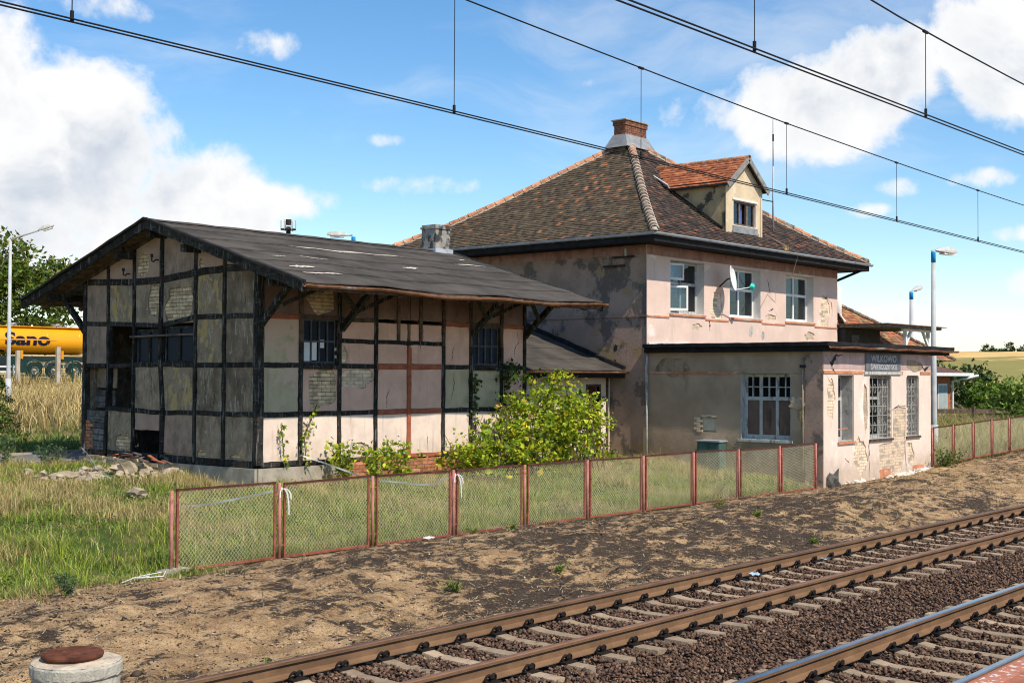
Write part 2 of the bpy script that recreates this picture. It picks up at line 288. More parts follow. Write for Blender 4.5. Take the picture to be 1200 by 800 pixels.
def ground_material():
    m, g, b = newmat('ground_soil')
    pos = g.n('ShaderNodeNewGeometry').outputs['Position']
    sp = g.n('ShaderNodeSeparateXYZ'); g.put(sp.inputs[0], pos); X, Y = sp.outputs[0], sp.outputs[1]
    n1 = g.noise(pos, .55, 7, .62); n2 = g.noise(pos, 2.6, 7, .65); n3 = g.noise(pos, 14, 6, .7); n4 = g.noise(pos, 55, 4, .7)
    c = g.mix(g.ss(n2, .38, .66), (.36, .22, .105), (.68, .455, .235))
    c = g.mix(g.m('MULTIPLY', g.ss(n4, .50, .60), .75), c, (.15, .09, .048))
    c = g.mix(g.m('MULTIPLY', g.ss(g.noise(pos, 38, 5, .75), .53, .63), .7), c, (.62, .44, .26))
    c = g.mix(g.m('MULTIPLY', g.ss(g.noise(pos, 9, 6, .7), .54, .66), .45), c, (.20, .12, .062))
    # dark cinder patches, strongest along the middle of the bank
    mid = g.m('MULTIPLY', g.ss(X, 9, 16), g.ss(X, 36, 24))
    nm = g.noise(g.vm('MULTIPLY', pos, (1.0, 1.5, 1.0)), 2.6, 9, .72)
    dk = g.m('ADD', g.m('ADD', g.m('MULTIPLY', n1, .30), g.m('ADD', g.m('MULTIPLY', nm, .56), g.m('MULTIPLY', n3, .22))), g.m('MULTIPLY', mid, .045))
    c = g.mix(g.m('MULTIPLY', g.ss(dk, .540, .592), .92), c, (.040, .030, .024))
    c = g.mix(g.m('MULTIPLY', g.ss(g.noise(pos, 90, 2, .5), .66, .72), .8), c, (.62, .55, .46))
    # beyond the fence: turf
    tn = g.noise(pos, .8, 5, .6)
    turf = g.mix(g.ss(tn, .42, .66), (.075, .11, .02), (.26, .21, .085))
    c = g.mix(g.ss(g.m('ADD', Y, g.m('MULTIPLY', n2, .6)), 16.2, 16.7), c, turf)
    # far bank: straw
    straw = g.mix(g.ss(tn, .4, .6), (.50, .38, .17), (.36, .30, .12))
    c = g.mix(g.ss(Y, 36, 48), c, straw)
    # arable field on the hill
    fn = g.noise(g.vm('MULTIPLY', pos, (.006, .035, .1)), 1.0, 5, .6)
    fld = g.mix(g.ss(g.noise(pos, .05, 4, .6), .35, .65), (.60, .38, .14), (.70, .47, .19))
    fld = g.mix(g.m('MULTIPLY', g.ss(fn, .53, .58), .85), fld, (.20, .20, .055))
    c = g.mix(g.ss(X, 105, 125), c, fld)
    g.put(b.inputs['Base Color'], c); b.inputs['Roughness'].default_value = .95; b.inputs['Specular IOR Level'].default_value = .15
    bp = g.n('ShaderNodeBump'); bp.inputs['Strength'].default_value = 1.0; bp.inputs['Distance'].default_value = .05
    g.put(bp.inputs['Height'], g.m('ADD', n3, g.m('MULTIPLY', n4, .6))); g.put(b.inputs['Normal'], bp.outputs[0])
    return m
M['ground'] = ground_material()
M['bed'] = surf('ballast_bed', (.04, .027, .021), .35, 12, [((.18, .12, .09), 25, .55, .65, (1, 1, 1), .6)], bump=.9, bs=30)

# ------------------------------------------------------------------ mesh helpers
OFF = {}
def link(o, parent=None):
    COL.objects.link(o)
    if parent is not None: o.parent = parent
    return o
def tag(o, label, cat, group=None):
    o['label'] = label; o['category'] = cat
    if group: o['group'] = group
    return o
def thing(name, loc, label, cat, group=None):
    o = bpy.data.objects.new(name, None); link(o); o.location = loc; o.empty_display_size = .2
    OFF[o.name] = V(loc); return tag(o, label, cat, group)

class B:
    def __init__(s): s.v = []; s.f = []; s.mi = []; s.c = []; s.k = 0; s.col = None
    def add(s, vs, fs):
        n = len(s.v); s.v += [tuple(p) for p in vs]
        for f in fs: s.f.append([i+n for i in f]); s.mi.append(s.k)
        if s.col is not None: s.c += [s.col]*len(vs)
        return s
    def box(s, x0, x1, y0, y1, z0, z1):
        return s.add([(x0,y0,z0),(x1,y0,z0),(x1,y1,z0),(x0,y1,z0),(x0,y0,z1),(x1,y0,z1),(x1,y1,z1),(x0,y1,z1)],
                     [(0,3,2,1),(4,5,6,7),(0,1,5,4),(1,2,6,5),(2,3,7,6),(3,0,4,7)])
    def fbox(s, fr, a0, a1, b0, b1, c0, c1):
        P = [fr(a, b, c) for c in (c0, c1) for b in (b0, b1) for a in (a0, a1)]
        return s.add(P, [(0,2,3,1),(4,5,7,6),(0,1,5,4),(1,3,7,5),(3,2,6,7),(2,0,4,6)])
    def beam(s, p, q, w, h, side=None, seg=1, jit=0., cham=.0):
        """rectangular bar from p to q; w across 'side', h the other way; optional jitter and chamfer"""
        p, q = V(p), V(q); d = (q-p); L = d.length; d.normalize()
        sd = V(side) if side is not None else (V((0,0,1)).cross(d) if abs(d.z) < .95 else V((1,0,0)))
        sd = (sd - d*sd.dot(d)).normalized(); u = d.cross(sd)
        if cham: prof = [(-1+cham,-1),(1-cham,-1),(1,-1+cham),(1,1-cham),(1-cham,1),(-1+cham,1),(-1,1-cham),(-1,-1+cham)]
        else: prof = [(-1,-1),(1,-1),(1,1),(-1,1)]
        k = len(prof); vs = []
        for i in range(seg+1):
            c = p+d*(L*i/seg)
            jx, jy = random.uniform(-jit, jit), random.uniform(-jit, jit)
            for a, b in prof:
                vs.append(c+sd*(a*w/2+jx+random.uniform(-jit, jit)*.5)+u*(b*h/2+jy+random.uniform(-jit, jit)*.5))
        fs = []
        for i in range(seg):
            for j in range(k): fs.append((i*k+j, i*k+(j+1) % k, (i+1)*k+(j+1) % k, (i+1)*k+j))
        fs.append(tuple(range(k-1, -1, -1))); fs.append(tuple(seg*k+j for j in range(k)))
        return s.add(vs, fs)
    def tube(s, pts, r, n=8, cap=True):
        pts = [V(p) for p in pts]; vs = []; fs = []; rs = r if hasattr(r, '__len__') else [r]*len(pts)
        prev = None
        for i, p in enumerate(pts):
            d = (pts[min(i+1, len(pts)-1)]-pts[max(i-1, 0)]).normalized()
            if prev is None:
                a = d.cross(V((0,0,1))) if abs(d.z) < .9 else d.cross(V((1,0,0)))
            else: a = prev-d*prev.dot(d)
            a.normalize(); prev = a; b = d.cross(a)
            for j in range(n):
                t = 2*math.pi*j/n; vs.append(p+(a*math.cos(t)+b*math.sin(t))*rs[i])
        for i in range(len(pts)-1):
            for j in range(n): fs.append((i*n+j, i*n+(j+1) % n, (i+1)*n+(j+1) % n, (i+1)*n+j))
        if cap: fs.append(tuple(range(n-1, -1, -1))); fs.append(tuple((len(pts)-1)*n+j for j in range(n)))
        return s.add(vs, fs)
    def lathe(s, prof, c=(0,0,0), n=32, axis='z'):
        vs = []; fs = []; m = len(prof)
        for j in range(n):
            t = 2*math.pi*j/n
            for r, z in prof:
                x, y = r*math.cos(t), r*math.sin(t)
                vs.append((c[0]+x, c[1]+y, c[2]+z) if axis == 'z' else ((c[0]+x, c[1]+z, c[2]+y) if axis == 'y' else (c[0]+z, c[1]+x, c[2]+y)))
        for j in range(n):
            for i in range(m-1):
                f = (j*m+i, ((j+1) % n)*m+i, ((j+1) % n)*m+i+1, j*m+i+1)
                fs.append(f if axis != 'y' else f[::-1])
        return s.add(vs, fs)
    def poly(s, pts): return s.add(pts, [tuple(range(len(pts)))])
    def slab(s, fr, outer, holes=(), c0=-.1, c1=0.):
        """flat slab in a wall frame with holes through it; front at c1 (outward)"""
        loops = [outer]+list(holes)
        tri = tessellate_polygon([[V((a, b, 0)) for a, b in L] for L in loops])
        flat = [p for L in loops for p in L]; n = len(flat)
        vs = [fr(a, b, c1) for a, b in flat]+[fr(a, b, c0) for a, b in flat]; fs = []
        for t in tri:
            (ax, ay), (bx, by), (cx, cy) = (flat[i] for i in t)
            if (bx-ax)*(cy-ay)-(by-ay)*(cx-ax) < 0: t = (t[0], t[2], t[1])
            f = tuple(t) if fr.right else tuple(t)[::-1]
            fs.append(f); fs.append(tuple(i+n for i in f[::-1]))
        k = 0
        for L in loops:
            m = len(L)
            for i in range(m):
                a, b = k+i, k+(i+1) % m; fs.append((a, b, b+n, a+n))
            k += m
        return s.add(vs, fs)
    def build(s, name, mat, parent=None, origin=None, smooth=False, kind=None, bevel=0, fixn=True):
        org = OFF[parent.name] if parent is not None else V(origin if origin is not None else (0, 0, 0))
        me = bpy.data.meshes.new(name)
        me.from_pydata([(x-org.x, y-org.y, z-org.z) for x, y, z in s.v], [], s.f)
        for mm in (mat if isinstance(mat, (list, tuple)) else [mat]): me.materials.append(M[mm] if isinstance(mm, str) else mm)
        if any(s.mi): me.polygons.foreach_set('material_index', s.mi)
        if s.c:
            at = me.color_attributes.new('tint', 'FLOAT_COLOR', 'POINT')
            at.data.foreach_set('color', np.array([(*c, 1) for c in s.c], 'f').ravel())
        if fixn and len(s.f) < 6000:
            import bmesh
            bm = bmesh.new(); bm.from_mesh(me); bmesh.ops.recalc_face_normals(bm, faces=bm.faces); bm.to_mesh(me); bm.free()
        if smooth: me.polygons.foreach_set('use_smooth', [True]*len(me.polygons))
        me.update()
        o = bpy.data.objects.new(name, me); link(o, parent)
        if parent is None: o.location = org
        OFF[o.name] = org
        if kind: o['kind'] = kind
        if bevel:
            md = o.modifiers.new('bevel', 'BEVEL'); md.width = bevel; md.segments = 2; md.limit_method = 'ANGLE'
        return o

def np_obj(name, vs, fs, mat, col=None, parent=None, kind=None, origin=(0, 0, 0), smooth=False):
    vs = np.asarray(vs, 'f') - np.asarray(OFF[parent.name] if parent is not None else origin, 'f'); fs = np.asarray(fs, 'i')
    me = bpy.data.meshes.new(name); k = fs.shape[1]
    me.vertices.add(len(vs)); me.vertices.foreach_set('co', vs.ravel())
    me.loops.add(fs.size); me.loops.foreach_set('vertex_index', fs.ravel())
    me.polygons.add(len(fs)); me.polygons.foreach_set('loop_start', np.arange(0, fs.size, k, dtype='i'))
    if smooth: me.polygons.foreach_set('use_smooth', np.ones(len(fs), bool))
    me.materials.append(M[mat])
    if col is not None:
        c = np.ones((len(vs), 4), 'f'); c[:, :3] = col
        me.color_attributes.new('tint', 'FLOAT_COLOR', 'POINT').data.foreach_set('color', c.ravel())
    me.update(calc_edges=True)
    o = bpy.data.objects.new(name, me); link(o, parent)
    if parent is None: o.location = origin
    OFF[o.name] = OFF[parent.name] if parent is not None else V(origin)
    if kind: o['kind'] = kind
    return o

class Frame:
    def __init__(s, o, u, v, n):
        s.o, s.u, s.v, s.nn = V(o), V(u), V(v), V(n); s.right = s.u.cross(s.v).dot(s.nn) > 0
    def __call__(s, a, b, c=0.): return s.o+s.u*a+s.v*b+s.nn*c
def frontF(y): return Frame((0, y, 0), (1, 0, 0), (0, 0, 1), (0, -1, 0))     # a = X, b = Z, out = towards the tracks
def leftF(x): return Frame((x, 0, 0), (0, 1, 0), (0, 0, 1), (-1, 0, 0))       # a = Y, b = Z, out = towards -X
def rightF(x): return Frame((x, 0, 0), (0, 1, 0), (0, 0, 1), (1, 0, 0))
def backF(y): return Frame((0, y, 0), (1, 0, 0), (0, 0, 1), (0, 1, 0))
def rect(a0, a1, b0, b1): return [(a0, b0), (a1, b0), (a1, b1), (a0, b1)]
def blob(ca, cb, ra, rb, n=22, seed=0, rough=.22, clip=None):
    rg = random.Random(seed); pts = []; p1, p2 = rg.uniform(0, 6), rg.uniform(0, 6)
    for i in range(n):
        t = 2*math.pi*i/n
        k = 1+rough*(.6*math.sin(2*t+p1)+.5*math.sin(5*t+p2))+rg.uniform(-rough, rough)*.7
        a, b = ca+ra*k*math.cos(t), cb+rb*k*math.sin(t)
        if clip: a = min(max(a, clip[0]+.004*rg.random()), clip[1]-.004*rg.random()); b = min(max(b, clip[2]+.004*rg.random()), clip[3]-.004*rg.random())
        pts.append((a, b))
    return pts
def inpoly(pt, P):
    x, y = pt; r = False; n = len(P)
    for i in range(n):
        x1, y1 = P[i]; x2, y2 = P[(i+1) % n]
        if (y1 > y) != (y2 > y) and x < (x2-x1)*(y-y1)/(y2-y1)+x1: r = not r
    return r
BRICK = []
for k in range(4):
    b = B(); j = lambda: random.uniform(-.03, .03)
    for z in (-.5, .5): b.v += [(-.5+j(), -.5, z+j()*2), (.5+j(), -.5, z+j()*2), (.5, .5, z), (-.5, .5, z)]
    b.f = [(0,3,2,1),(4,5,6,7),(0,1,5,4),(1,2,6,5),(2,3,7,6),(3,0,4,7)]
    BRICK.append(b.v)
BF = [(0,3,2,1),(4,5,6,7),(0,1,5,4),(1,2,6,5),(2,3,7,6),(3,0,4,7)]
BMESH = {}
def brick_mesh(mat, k):
    if (mat, k) not in BMESH:
        me = bpy.data.meshes.new('brick'); me.from_pydata(BRICK[k], [], BF); me.materials.append(M[mat]); BMESH[(mat, k)] = me
    return BMESH[(mat, k)]
def bricks(parent, fr, poly, c, mat, single=True, L=.25, H=.085, gap=.014, margin=.06, prob=1.0):
    """brick courses showing through a hole in the plaster; front of the bricks at depth c"""
    a0, a1 = min(p[0] for p in poly), max(p[0] for p in poly); b0, b1 = min(p[1] for p in poly), max(p[1] for p in poly)
    ca, cb = (a0+a1)/2, (b0+b1)/2
    joined = B(); org = OFF[parent.name]
    r = int(b0/H)-1
    rotz = math.atan2(fr.u.y, fr.u.x)
    while r*H < b1+.05:
        a = (math.floor(a0/L)-1)*L+(L/2 if r % 2 else 0)
        while a < a1+L:
            for pc in [(a+L*.5, r*H+H/2), (a+L*.08, r*H+H/2), (a+L*.92, r*H+H/2)]:
                q = (ca+(pc[0]-ca)*.94, cb+(pc[1]-cb)*.94)
                if inpoly(q, poly): break
            else: a += L; continue
            if random.random() <= prob:
                dc = random.uniform(-.006, .004)
                if single:
                    o = bpy.data.objects.new('brick', brick_mesh(mat, random.randrange(4))); link(o, parent)
                    o.location = fr(a+L/2, r*H+H/2, c+dc-.05)-org
                    o.rotation_euler = (0, random.uniform(-.012, .012), rotz)
                    o.scale = (L-gap, .10, H-gap)
                else: joined.fbox(fr, a+gap/2, a+L-gap/2, r*H+gap/2, r*H+H-gap/2, c+dc-.09, c+dc)
            a += L
        r += 1
    if not single and joined.v: return joined.build('exposed_brickwork', mat, parent, kind='stuff', fixn=False)

def window(parent, fr, a0, a1, b0, b1, c, cols, rows, mat='white', glass='glass', bar=.05, dep=.05, bottom=None, name='window', nobar=False):
    """frame mesh as a part, every pane a sub-part. cols/rows are fractions of the mullions/transoms"""
    b = B(); w = bar
    b.fbox(fr, a0, a0+w, b0, b1, c-dep, c); b.fbox(fr, a1-w, a1, b0, b1, c-dep, c)
    b.fbox(fr, a0+w, a1-w, b0, b0+w*1.3, c-dep, c-.001); b.fbox(fr, a0+w, a1-w, b1-w, b1, c-dep, c-.001)
    A = [a0+w]+[a0+(a1-a0)*t for t in cols]+[a1-w]; R = [b0+w*1.3]+[b0+(b1-b0)*t for t in rows]+[b1-w]
    for t in A[1:-1]: b.fbox(fr, t-w*.55, t+w*.55, b0+w*1.3, b1-w, c-dep, c+.006)
    for t in R[1:-1]: b.fbox(fr, a0+w, a1-w, t-w*.6, t+w*.6, c-dep, c+.012)
    o = b.build(name, mat, parent)
    for i in range(len(A)-1):
        for j in range(len(R)-1):
            p = B(); p.fbox(fr, A[i], A[i+1], R[j], R[j+1], c-dep*.6, c-dep*.6+.006); p.build('pane', glass, o)
    return o
def lining(parent, fr, a0, a1, b0, b1, c0, c1, mat, t=.015, name='reveal'):
    b = B(); b.fbox(fr, a0+.001, a0+t, b0+t, b1-t, c0, c1); b.fbox(fr, a1-t, a1-.001, b0+t, b1-t, c0, c1)
    b.fbox(fr, a0+.001, a1-.001, b1-t, b1-.001, c0, c1); b.fbox(fr, a0+.001, a1-.001, b0+.001, b0+t, c0, c1)
    return b.build(name, mat, parent)
def text_mesh(txt, size, off=0.0, ext=.002, sx=1.0):
    cu = bpy.data.curves.new('txt', 'FONT'); cu.body = txt; cu.size = size; cu.offset = off; cu.extrude = ext; cu.align_x = 'CENTER'; cu.resolution_u = 6
    o = bpy.data.objects.new('txt', cu); COL.objects.link(o)
    bpy.context.view_layer.update()
    me = bpy.data.meshes.new_from_object(o.evaluated_get(bpy.context.evaluated_depsgraph_get()))
    vs = [(v.co.x*sx, v.co.y, v.co.z) for v in me.vertices]; fs = [tuple(p.vertices) for p in me.polygons]
    bpy.data.objects.remove(o); bpy.data.curves.remove(cu); bpy.data.meshes.remove(me)
    return vs, fs

# numpy value noise
_P = RNG.random((256, 256)).astype('f')
def vnoise(x, y):
    xi = np.floor(x).astype(int); yi = np.floor(y).astype(int); fx = x-xi; fy = y-yi
    fx = fx*fx*(3-2*fx); fy = fy*fy*(3-2*fy); p = lambda a, b: _P[a & 255, b & 255]
    return (p(xi, yi)*(1-fx)+p(xi+1, yi)*fx)*(1-fy)+(p(xi, yi+1)*(1-fx)+p(xi+1, yi+1)*fx)*fy
def fbm(x, y, s, o=4):
    r = 0; a = .5; t = 0
    for i in range(o): r = r+a*vnoise(x*s+17*i, y*s+31*i); t += a; a *= .5; s *= 2.03
    return r/t

# ------------------------------------------------------------------ terrain
PY = [-4000, -20, 9.75, 9.95, 10.6, 11.4, 12.4, 13.4, 14.6, 15.4, 16.05, 17, 19, 22, 26, 29, 31.5, 34, 45, 60, 75, 95, 4000]
PZ = [-.5, -.5, -.5, -.21, -.33, -.30, -.13, .01, .0, -.08, -.17, -.10, .10, .35, .50, .56, .58, .75, 1.45, 2.0, 2.35, 2.6, 2.9]
def gz(x, y):
    x = np.asarray(x, float); y = np.asarray(y, float)
    z = np.interp(y, PY, PZ)
    z = z+np.clip((x-33)/13, 0, 1)*.3*np.clip((y-13)/3, 0, 1)*np.clip((34-y)/10, 0, 1)
    inm = np.clip((y-9.9)/.5, 0, 1)
    near = np.clip((60-np.abs(x-25))/20, 0, 1)*np.clip((36-y)/6, 0, 1)
    soil = np.clip((16.3-y)/.8, 0, 1)
    z = z+inm*near*((fbm(x, y, .7, 3)-.5)*.17+(fbm(x+50, y, 2.6, 4)-.5)*.15*soil*np.clip((y-10)/1.0, 0, 1)+(fbm(x+50, y, 3.5, 3)-.5)*.03)
    # the field hill, a few hundred metres off down the line
    d = x*.935+y*.355
    t = np.clip((d-150)/270, 0, 1); t = t*t*(3-2*t)
    z = z+np.clip((x-60)/140, 0, 1)*np.where(d < 420, 7.6*t, 7.6-np.clip((d-420)/700, 0, 1)*3.5)
    z = z+np.clip((d-200)/200, 0, 1)*np.clip((x-100)/100, 0, 1)*(fbm(x, y, .006, 2)-.5)*3*np.clip((900-d)/300, 0, 1)
    return z
def axis(segs):
    r = []
    for a, b, st in segs: r += list(np.arange(a, b, st))
    return np.array(r+[segs[-1][1]])
gx = axis([(-4000, -400, 600), (-400, -40, 60), (-40, 2, 6), (2, 26, .11), (26, 48, .22), (48, 80, 1.0), (80, 200, 6), (200, 600, 12), (600, 1400, 80), (1400, 5000, 600)])
gy = axis([(-4000, -400, 600), (-400, -20, 60), (-20, 9.7, 3), (9.7, 16.6, .085), (16.6, 24, .3), (24, 36, .6), (36, 100, 3), (100, 340, 10), (340, 1200, 80), (1200, 5000, 600)])
GX, GY = np.meshgrid(gx, gy); GZ = gz(GX, GY)
nx, ny = len(gx), len(gy); idx = np.arange(nx*ny).reshape(ny, nx)
gf = np.stack([idx[:-1, :-1], idx[:-1, 1:], idx[1:, 1:], idx[1:, :-1]], -1).reshape(-1, 4)
np_obj('ground', np.stack([GX, GY, GZ], -1).reshape(-1, 3), gf, 'ground', kind='structure', smooth=True)
def z1(x, y): return float(gz(np.array([x]), np.array([y]))[0])

def lumps(name, P, S, col, mat, label, cat, parent=None, seedk=0):
    """joined little angular stones: P centres, S sizes (N,3)"""
    n = len(P); base = np.array([(-1.1,-.5,0),(.5,-1.1,0),(1.1,.5,0),(-.5,1.1,0),(0,0,-1),(0,0,1.1)], 'f')*.55
    pts = base[None]*(1+RNG.uniform(-.6, .5, (n, 6, 3)))*S[:, None, :]+(RNG.uniform(-.18, .18, (n, 6, 3)))*S[:, None, :]
    a = RNG.uniform(0, 6.28, n); e = RNG.uniform(-.6, .6, n)
    ca, sa, ce, se = np.cos(a), np.sin(a), np.cos(e), np.sin(e)
    x = pts[..., 0]*ce[:, None]+pts[..., 2]*se[:, None]; z = -pts[..., 0]*se[:, None]+pts[..., 2]*ce[:, None]
    pts = np.stack([x*ca[:, None]-pts[..., 1]*sa[:, None], x*sa[:, None]+pts[..., 1]*ca[:, None], z], -1)+P[:, None, :]
    F = np.array([(0,1,5),(1,2,5),(2,3,5),(3,0,5),(1,0,4),(2,1,4),(3,2,4),(0,3,4)])[None]+(np.arange(n)*6)[:, None, None]
    o = np_obj(name, pts.reshape(-1, 3), F.reshape(-1, 3), mat, np.repeat(col, 6, 0), parent, 'stuff')
    if label: tag(o, label, cat)
    return o
def pal(n, cols, jit=.15, w=None):
    cols = np.array(cols, 'f'); i = RNG.choice(len(cols), n, p=w)
    return cols[i]*(1+RNG.uniform(-jit, jit, (n, 1)))

# ---- track bed
bx = axis([(-8, 2, 1), (2, 26, .2), (26, 60, .6), (60, 130, 4)]); by = axis([(3.2, 9.95, .15)])
BX, BY = np.meshgrid(bx, by)
def bedz(x, y):
    z = -.235+(fbm(x, y, 2.2, 3)-.5)*.05
    gap = np.exp(-((y-7.2)/.35)**2)*.03
    return z+gap
bi = np.arange(BX.size).reshape(BX.shape)
bfaces = np.stack([bi[:-1, :-1], bi[:-1, 1:], bi[1:, 1:], bi[1:, :-1]], -1).reshape(-1, 4)
np_obj('track_bed', np.stack([BX, BY, bedz(BX, BY)], -1).reshape(-1, 3), bfaces, 'bed', kind='structure', smooth=True)

TR = {'near': 5.35, 'far': 9.105}; HG = .7525
SLEEP_X = {'near': np.arange(1.2, 50, .6), 'far': np.arange(1.5, 50, .59)}
# ---- ballast stones
def scatter_ballast():
    n = 150000
    u = RNG.random(n); x = 4+46*u**1.7; y = RNG.uniform(3.55, 9.95, n)
    keep = np.ones(n, bool)
    for k in TR:
        for s in (-1, 1): keep &= np.abs(y-(TR[k]+s*HG)) > .085
        sx = SLEEP_X[k]; dd = np.abs((x[:, None]-sx[None])).min(1)
        on = (dd < .085) & (np.abs(y-TR[k]) < 1.28)
        keep &= ~(on & (RNG.random(n) > .045))
    x, y = x[keep], y[keep]; n = len(x)
    sz = RNG.uniform(.024, .046, n)*(1+.012*np.clip(x-20, 0, 40))
    S = np.stack([sz*RNG.uniform(.8, 1.3, n), sz*RNG.uniform(.8, 1.2, n), sz*RNG.uniform(.6, 1.0, n)], -1)
    P = np.stack([x, y, bedz(x, y)+.012+sz*RNG.uniform(.0, .8, n)], -1)
    col = pal(n, [(.145, .084, .055), (.10, .060, .042), (.19, .118, .078), (.065, .042, .032), (.27, .18, .12)], .25, [.36, .27, .22, .11, .04])
    lumps('ballast_gravel', P, S, col, 'stone', 'reddish brown crushed stone ballast between and around the rails', 'gravel')
scatter_ballast()

# ---- rails, sleepers and fastenings
RP = [(-.075, -.172), (-.075, -.161), (-.020, -.146), (-.0085, -.132), (-.0085, -.052), (-.034, -.040), (-.036, -.012), (-.028, -.001), (0, 0),
      (.028, -.001), (.036, -.012), (.034, -.040), (.0085, -.052), (.0085, -.132), (.020, -.146), (.075, -.161), (.075, -.172)]
def rail(parent, y, head):
    b = B(); n = len(RP); x0, x1 = -8, 130
    vs = [(x, y+p, z) for x in (x0, x1) for p, z in RP]
    for i in range(n):
        j = (i+1) % n; b.k = 1 if i in (6, 7, 8, 9) else 0
        if i == 0: b.add(vs, [])
        b.f.append([i, j, n+j, n+i]); b.mi.append(b.k)
    b.f.append(list(range(n))[::-1]); b.f.append([n+i for i in range(n)]); b.mi += [0, 0]
    return b.build('rail', ['rail_side', head], parent)
sb = B(); sl_prof = [(-.14, -.2), (-.085, 0), (.085, 0), (.14, -.2)]
vs = [(x, y, z) for y in (-1.25, -.55, -.4, .4, .55, 1.25) for x, z in [(px, pz-(0.022 if abs(y) < .45 else 0)) for px, pz in sl_prof]]
fs = [(i*4+j, i*4+(j+1) % 4, (i+1)*4+(j+1) % 4, (i+1)*4+j) for i in range(5) for j in range(4)]+[(3, 2, 1, 0), (20, 21, 22, 23)]
sme = bpy.data.meshes.new('sleeper'); sme.from_pydata(vs, [], fs); sme.materials.append(M['sleeper'])
fb = B()
fb.box(-.075, .075, -.03, .075, -.022, .004)
for s in (-1, 1):
    pts = [(s*.028+.034*math.cos(t), .018+.01*math.sin(t), .018+.034*math.sin(t)) for t in np.linspace(-.6, 3.8, 10)]
    fb.tube(pts, .0105, 6)
fb.tube([(0, .03, -.01), (0, .03, .052)], .017, 8); fb.tube([(0, .03, .03), (0, .03, .046)], .03, 6)
fme = bpy.data.meshes.new('fastening'); fme.from_pydata(fb.v, [], fb.f); fme.materials.append(M['clip'])
for k, lab, head in (('far', 'rust brown railway track nearer the station, with dull brown rail heads', 'rail_brown'),
                     ('near', 'railway track beside the platform edge, with shiny polished rail heads', 'rail_shine')):
    t = thing('railway_track', (0, TR[k], -.2), lab, 'railway track')
    for s in (-1, 1): rail(t, TR[k]+s*HG, head)
    for x in SLEEP_X[k]:
        o = bpy.data.objects.new('sleeper', sme); link(o, t); o.location = (x, random.uniform(-.015, .015), .018); o.rotation_euler = (0, 0, random.uniform(-.008, .008))
        for s in (-1, 1):
            for q in (-1, 1):
                f = bpy.data.objects.new('fastening', fme); link(f, o); f.location = (0, s*HG+q*.082, .012)
                f.rotation_euler = (0, 0, 0 if q > 0 else math.pi); f.scale = (1.25, 1.25, 1.3)

# ---- platform in the near corner
pb = B(); pb.box(-8, 60, -14, 3.56, -.6, .487); pb.build('platform', 'concrete', kind='structure')
plat = bpy.data.objects['platform']
pm = B(); pm.box(-8, 60, 3.3, 3.63, .30, .549); pm.build('platform_edge', 'paver', plat)
pw = B(); pw.box(-8, 60, 3.44, 3.60, .5492, .5535); pw.build('painted_edge_line', 'edge_white', plat)
pvm = bpy.data.meshes.new('paver'); q = B()
q.box(-.0, .194, -.0, .094, 0, .06); pvm.from_pydata(q.v, [], q.f); pvm.materials.append(M['paver'])
for i in range(42):
    for j in range(7):
        o = bpy.data.objects.new('paver', pvm); link(o, plat); o.location = (6.0+i*.2+(.1 if j % 2 else 0), 3.2-j*.1, .488+random.uniform(-.002, .002))

# cracks as recessed-looking thin dark plaster fissures
def crack(fr, pts, w, c, mat, parent):
    rg = random.Random(len(pts)*7+int(pts[0][0]*10)); L, R = [], []
    fine = []
    for i in range(len(pts)-1):
        for k in range(5): t = k/5; fine.append((pts[i][0]*(1-t)+pts[i+1][0]*t+rg.uniform(-.02, .02), pts[i][1]*(1-t)+pts[i+1][1]*t+rg.uniform(-.02, .02)))
    fine.append(pts[-1]); n = len(fine)
    for i, (a, b_) in enumerate(fine):
        k = w*(.3+rg.random())*(math.sin(math.pi*(i+.6)/(n+.2))+.1); L.append(fr(a-k/2, b_+k/3, c)); R.append(fr(a+k/2, b_-k/3, c))
    b = B(); b.add(L+R, [(i, i+1, n+i+1, n+i) for i in range(n-1)]); return b.build('crack', mat, parent, fixn=False)

# ================================================================== goods shed (half-timbered)
SX0, SX1, SY0, SY1 = 16.92, 25.83, 22.0, 29.08
LV = [.82, 1.90, 2.98, 4.05, 5.10]
GP = [22.06, 23.22, 24.31, 25.66, 26.81, 27.98, 29.02]          # gable posts (Y)
SP = [16.99, 18.11, 19.24, 20.37, 21.46, 22.65, 23.65, 24.83, 25.76]  # track-side posts (X)
ROOF_S = .298; EY = 19.89; EYB = 31.21; RY = 25.55; EZ = 4.66
def roofz(y): return EZ+(min(y, 2*RY-y)-EY)*ROOF_S
shed = thing('goods_shed', (SX0, SY0, .3), 'derelict half-timbered goods shed with black beams and wide felt-covered gable roof', 'shed')
GF, SF = leftF(SX0), frontF(SY0)
def timber(fr, p, q, w=.13, mat='timber', c=-.055, h=.15, jit=.008, name='beam'):
    b = B(); L = math.hypot(q[0]-p[0], q[1]-p[1])
    b.beam(fr(*p, c), fr(*q, c), w, h, side=fr.nn.cross((fr(*q)-fr(*p)).normalized()), seg=max(2, int(L/.28)), jit=jit, cham=.22)
    return b.build(name, mat, shed)
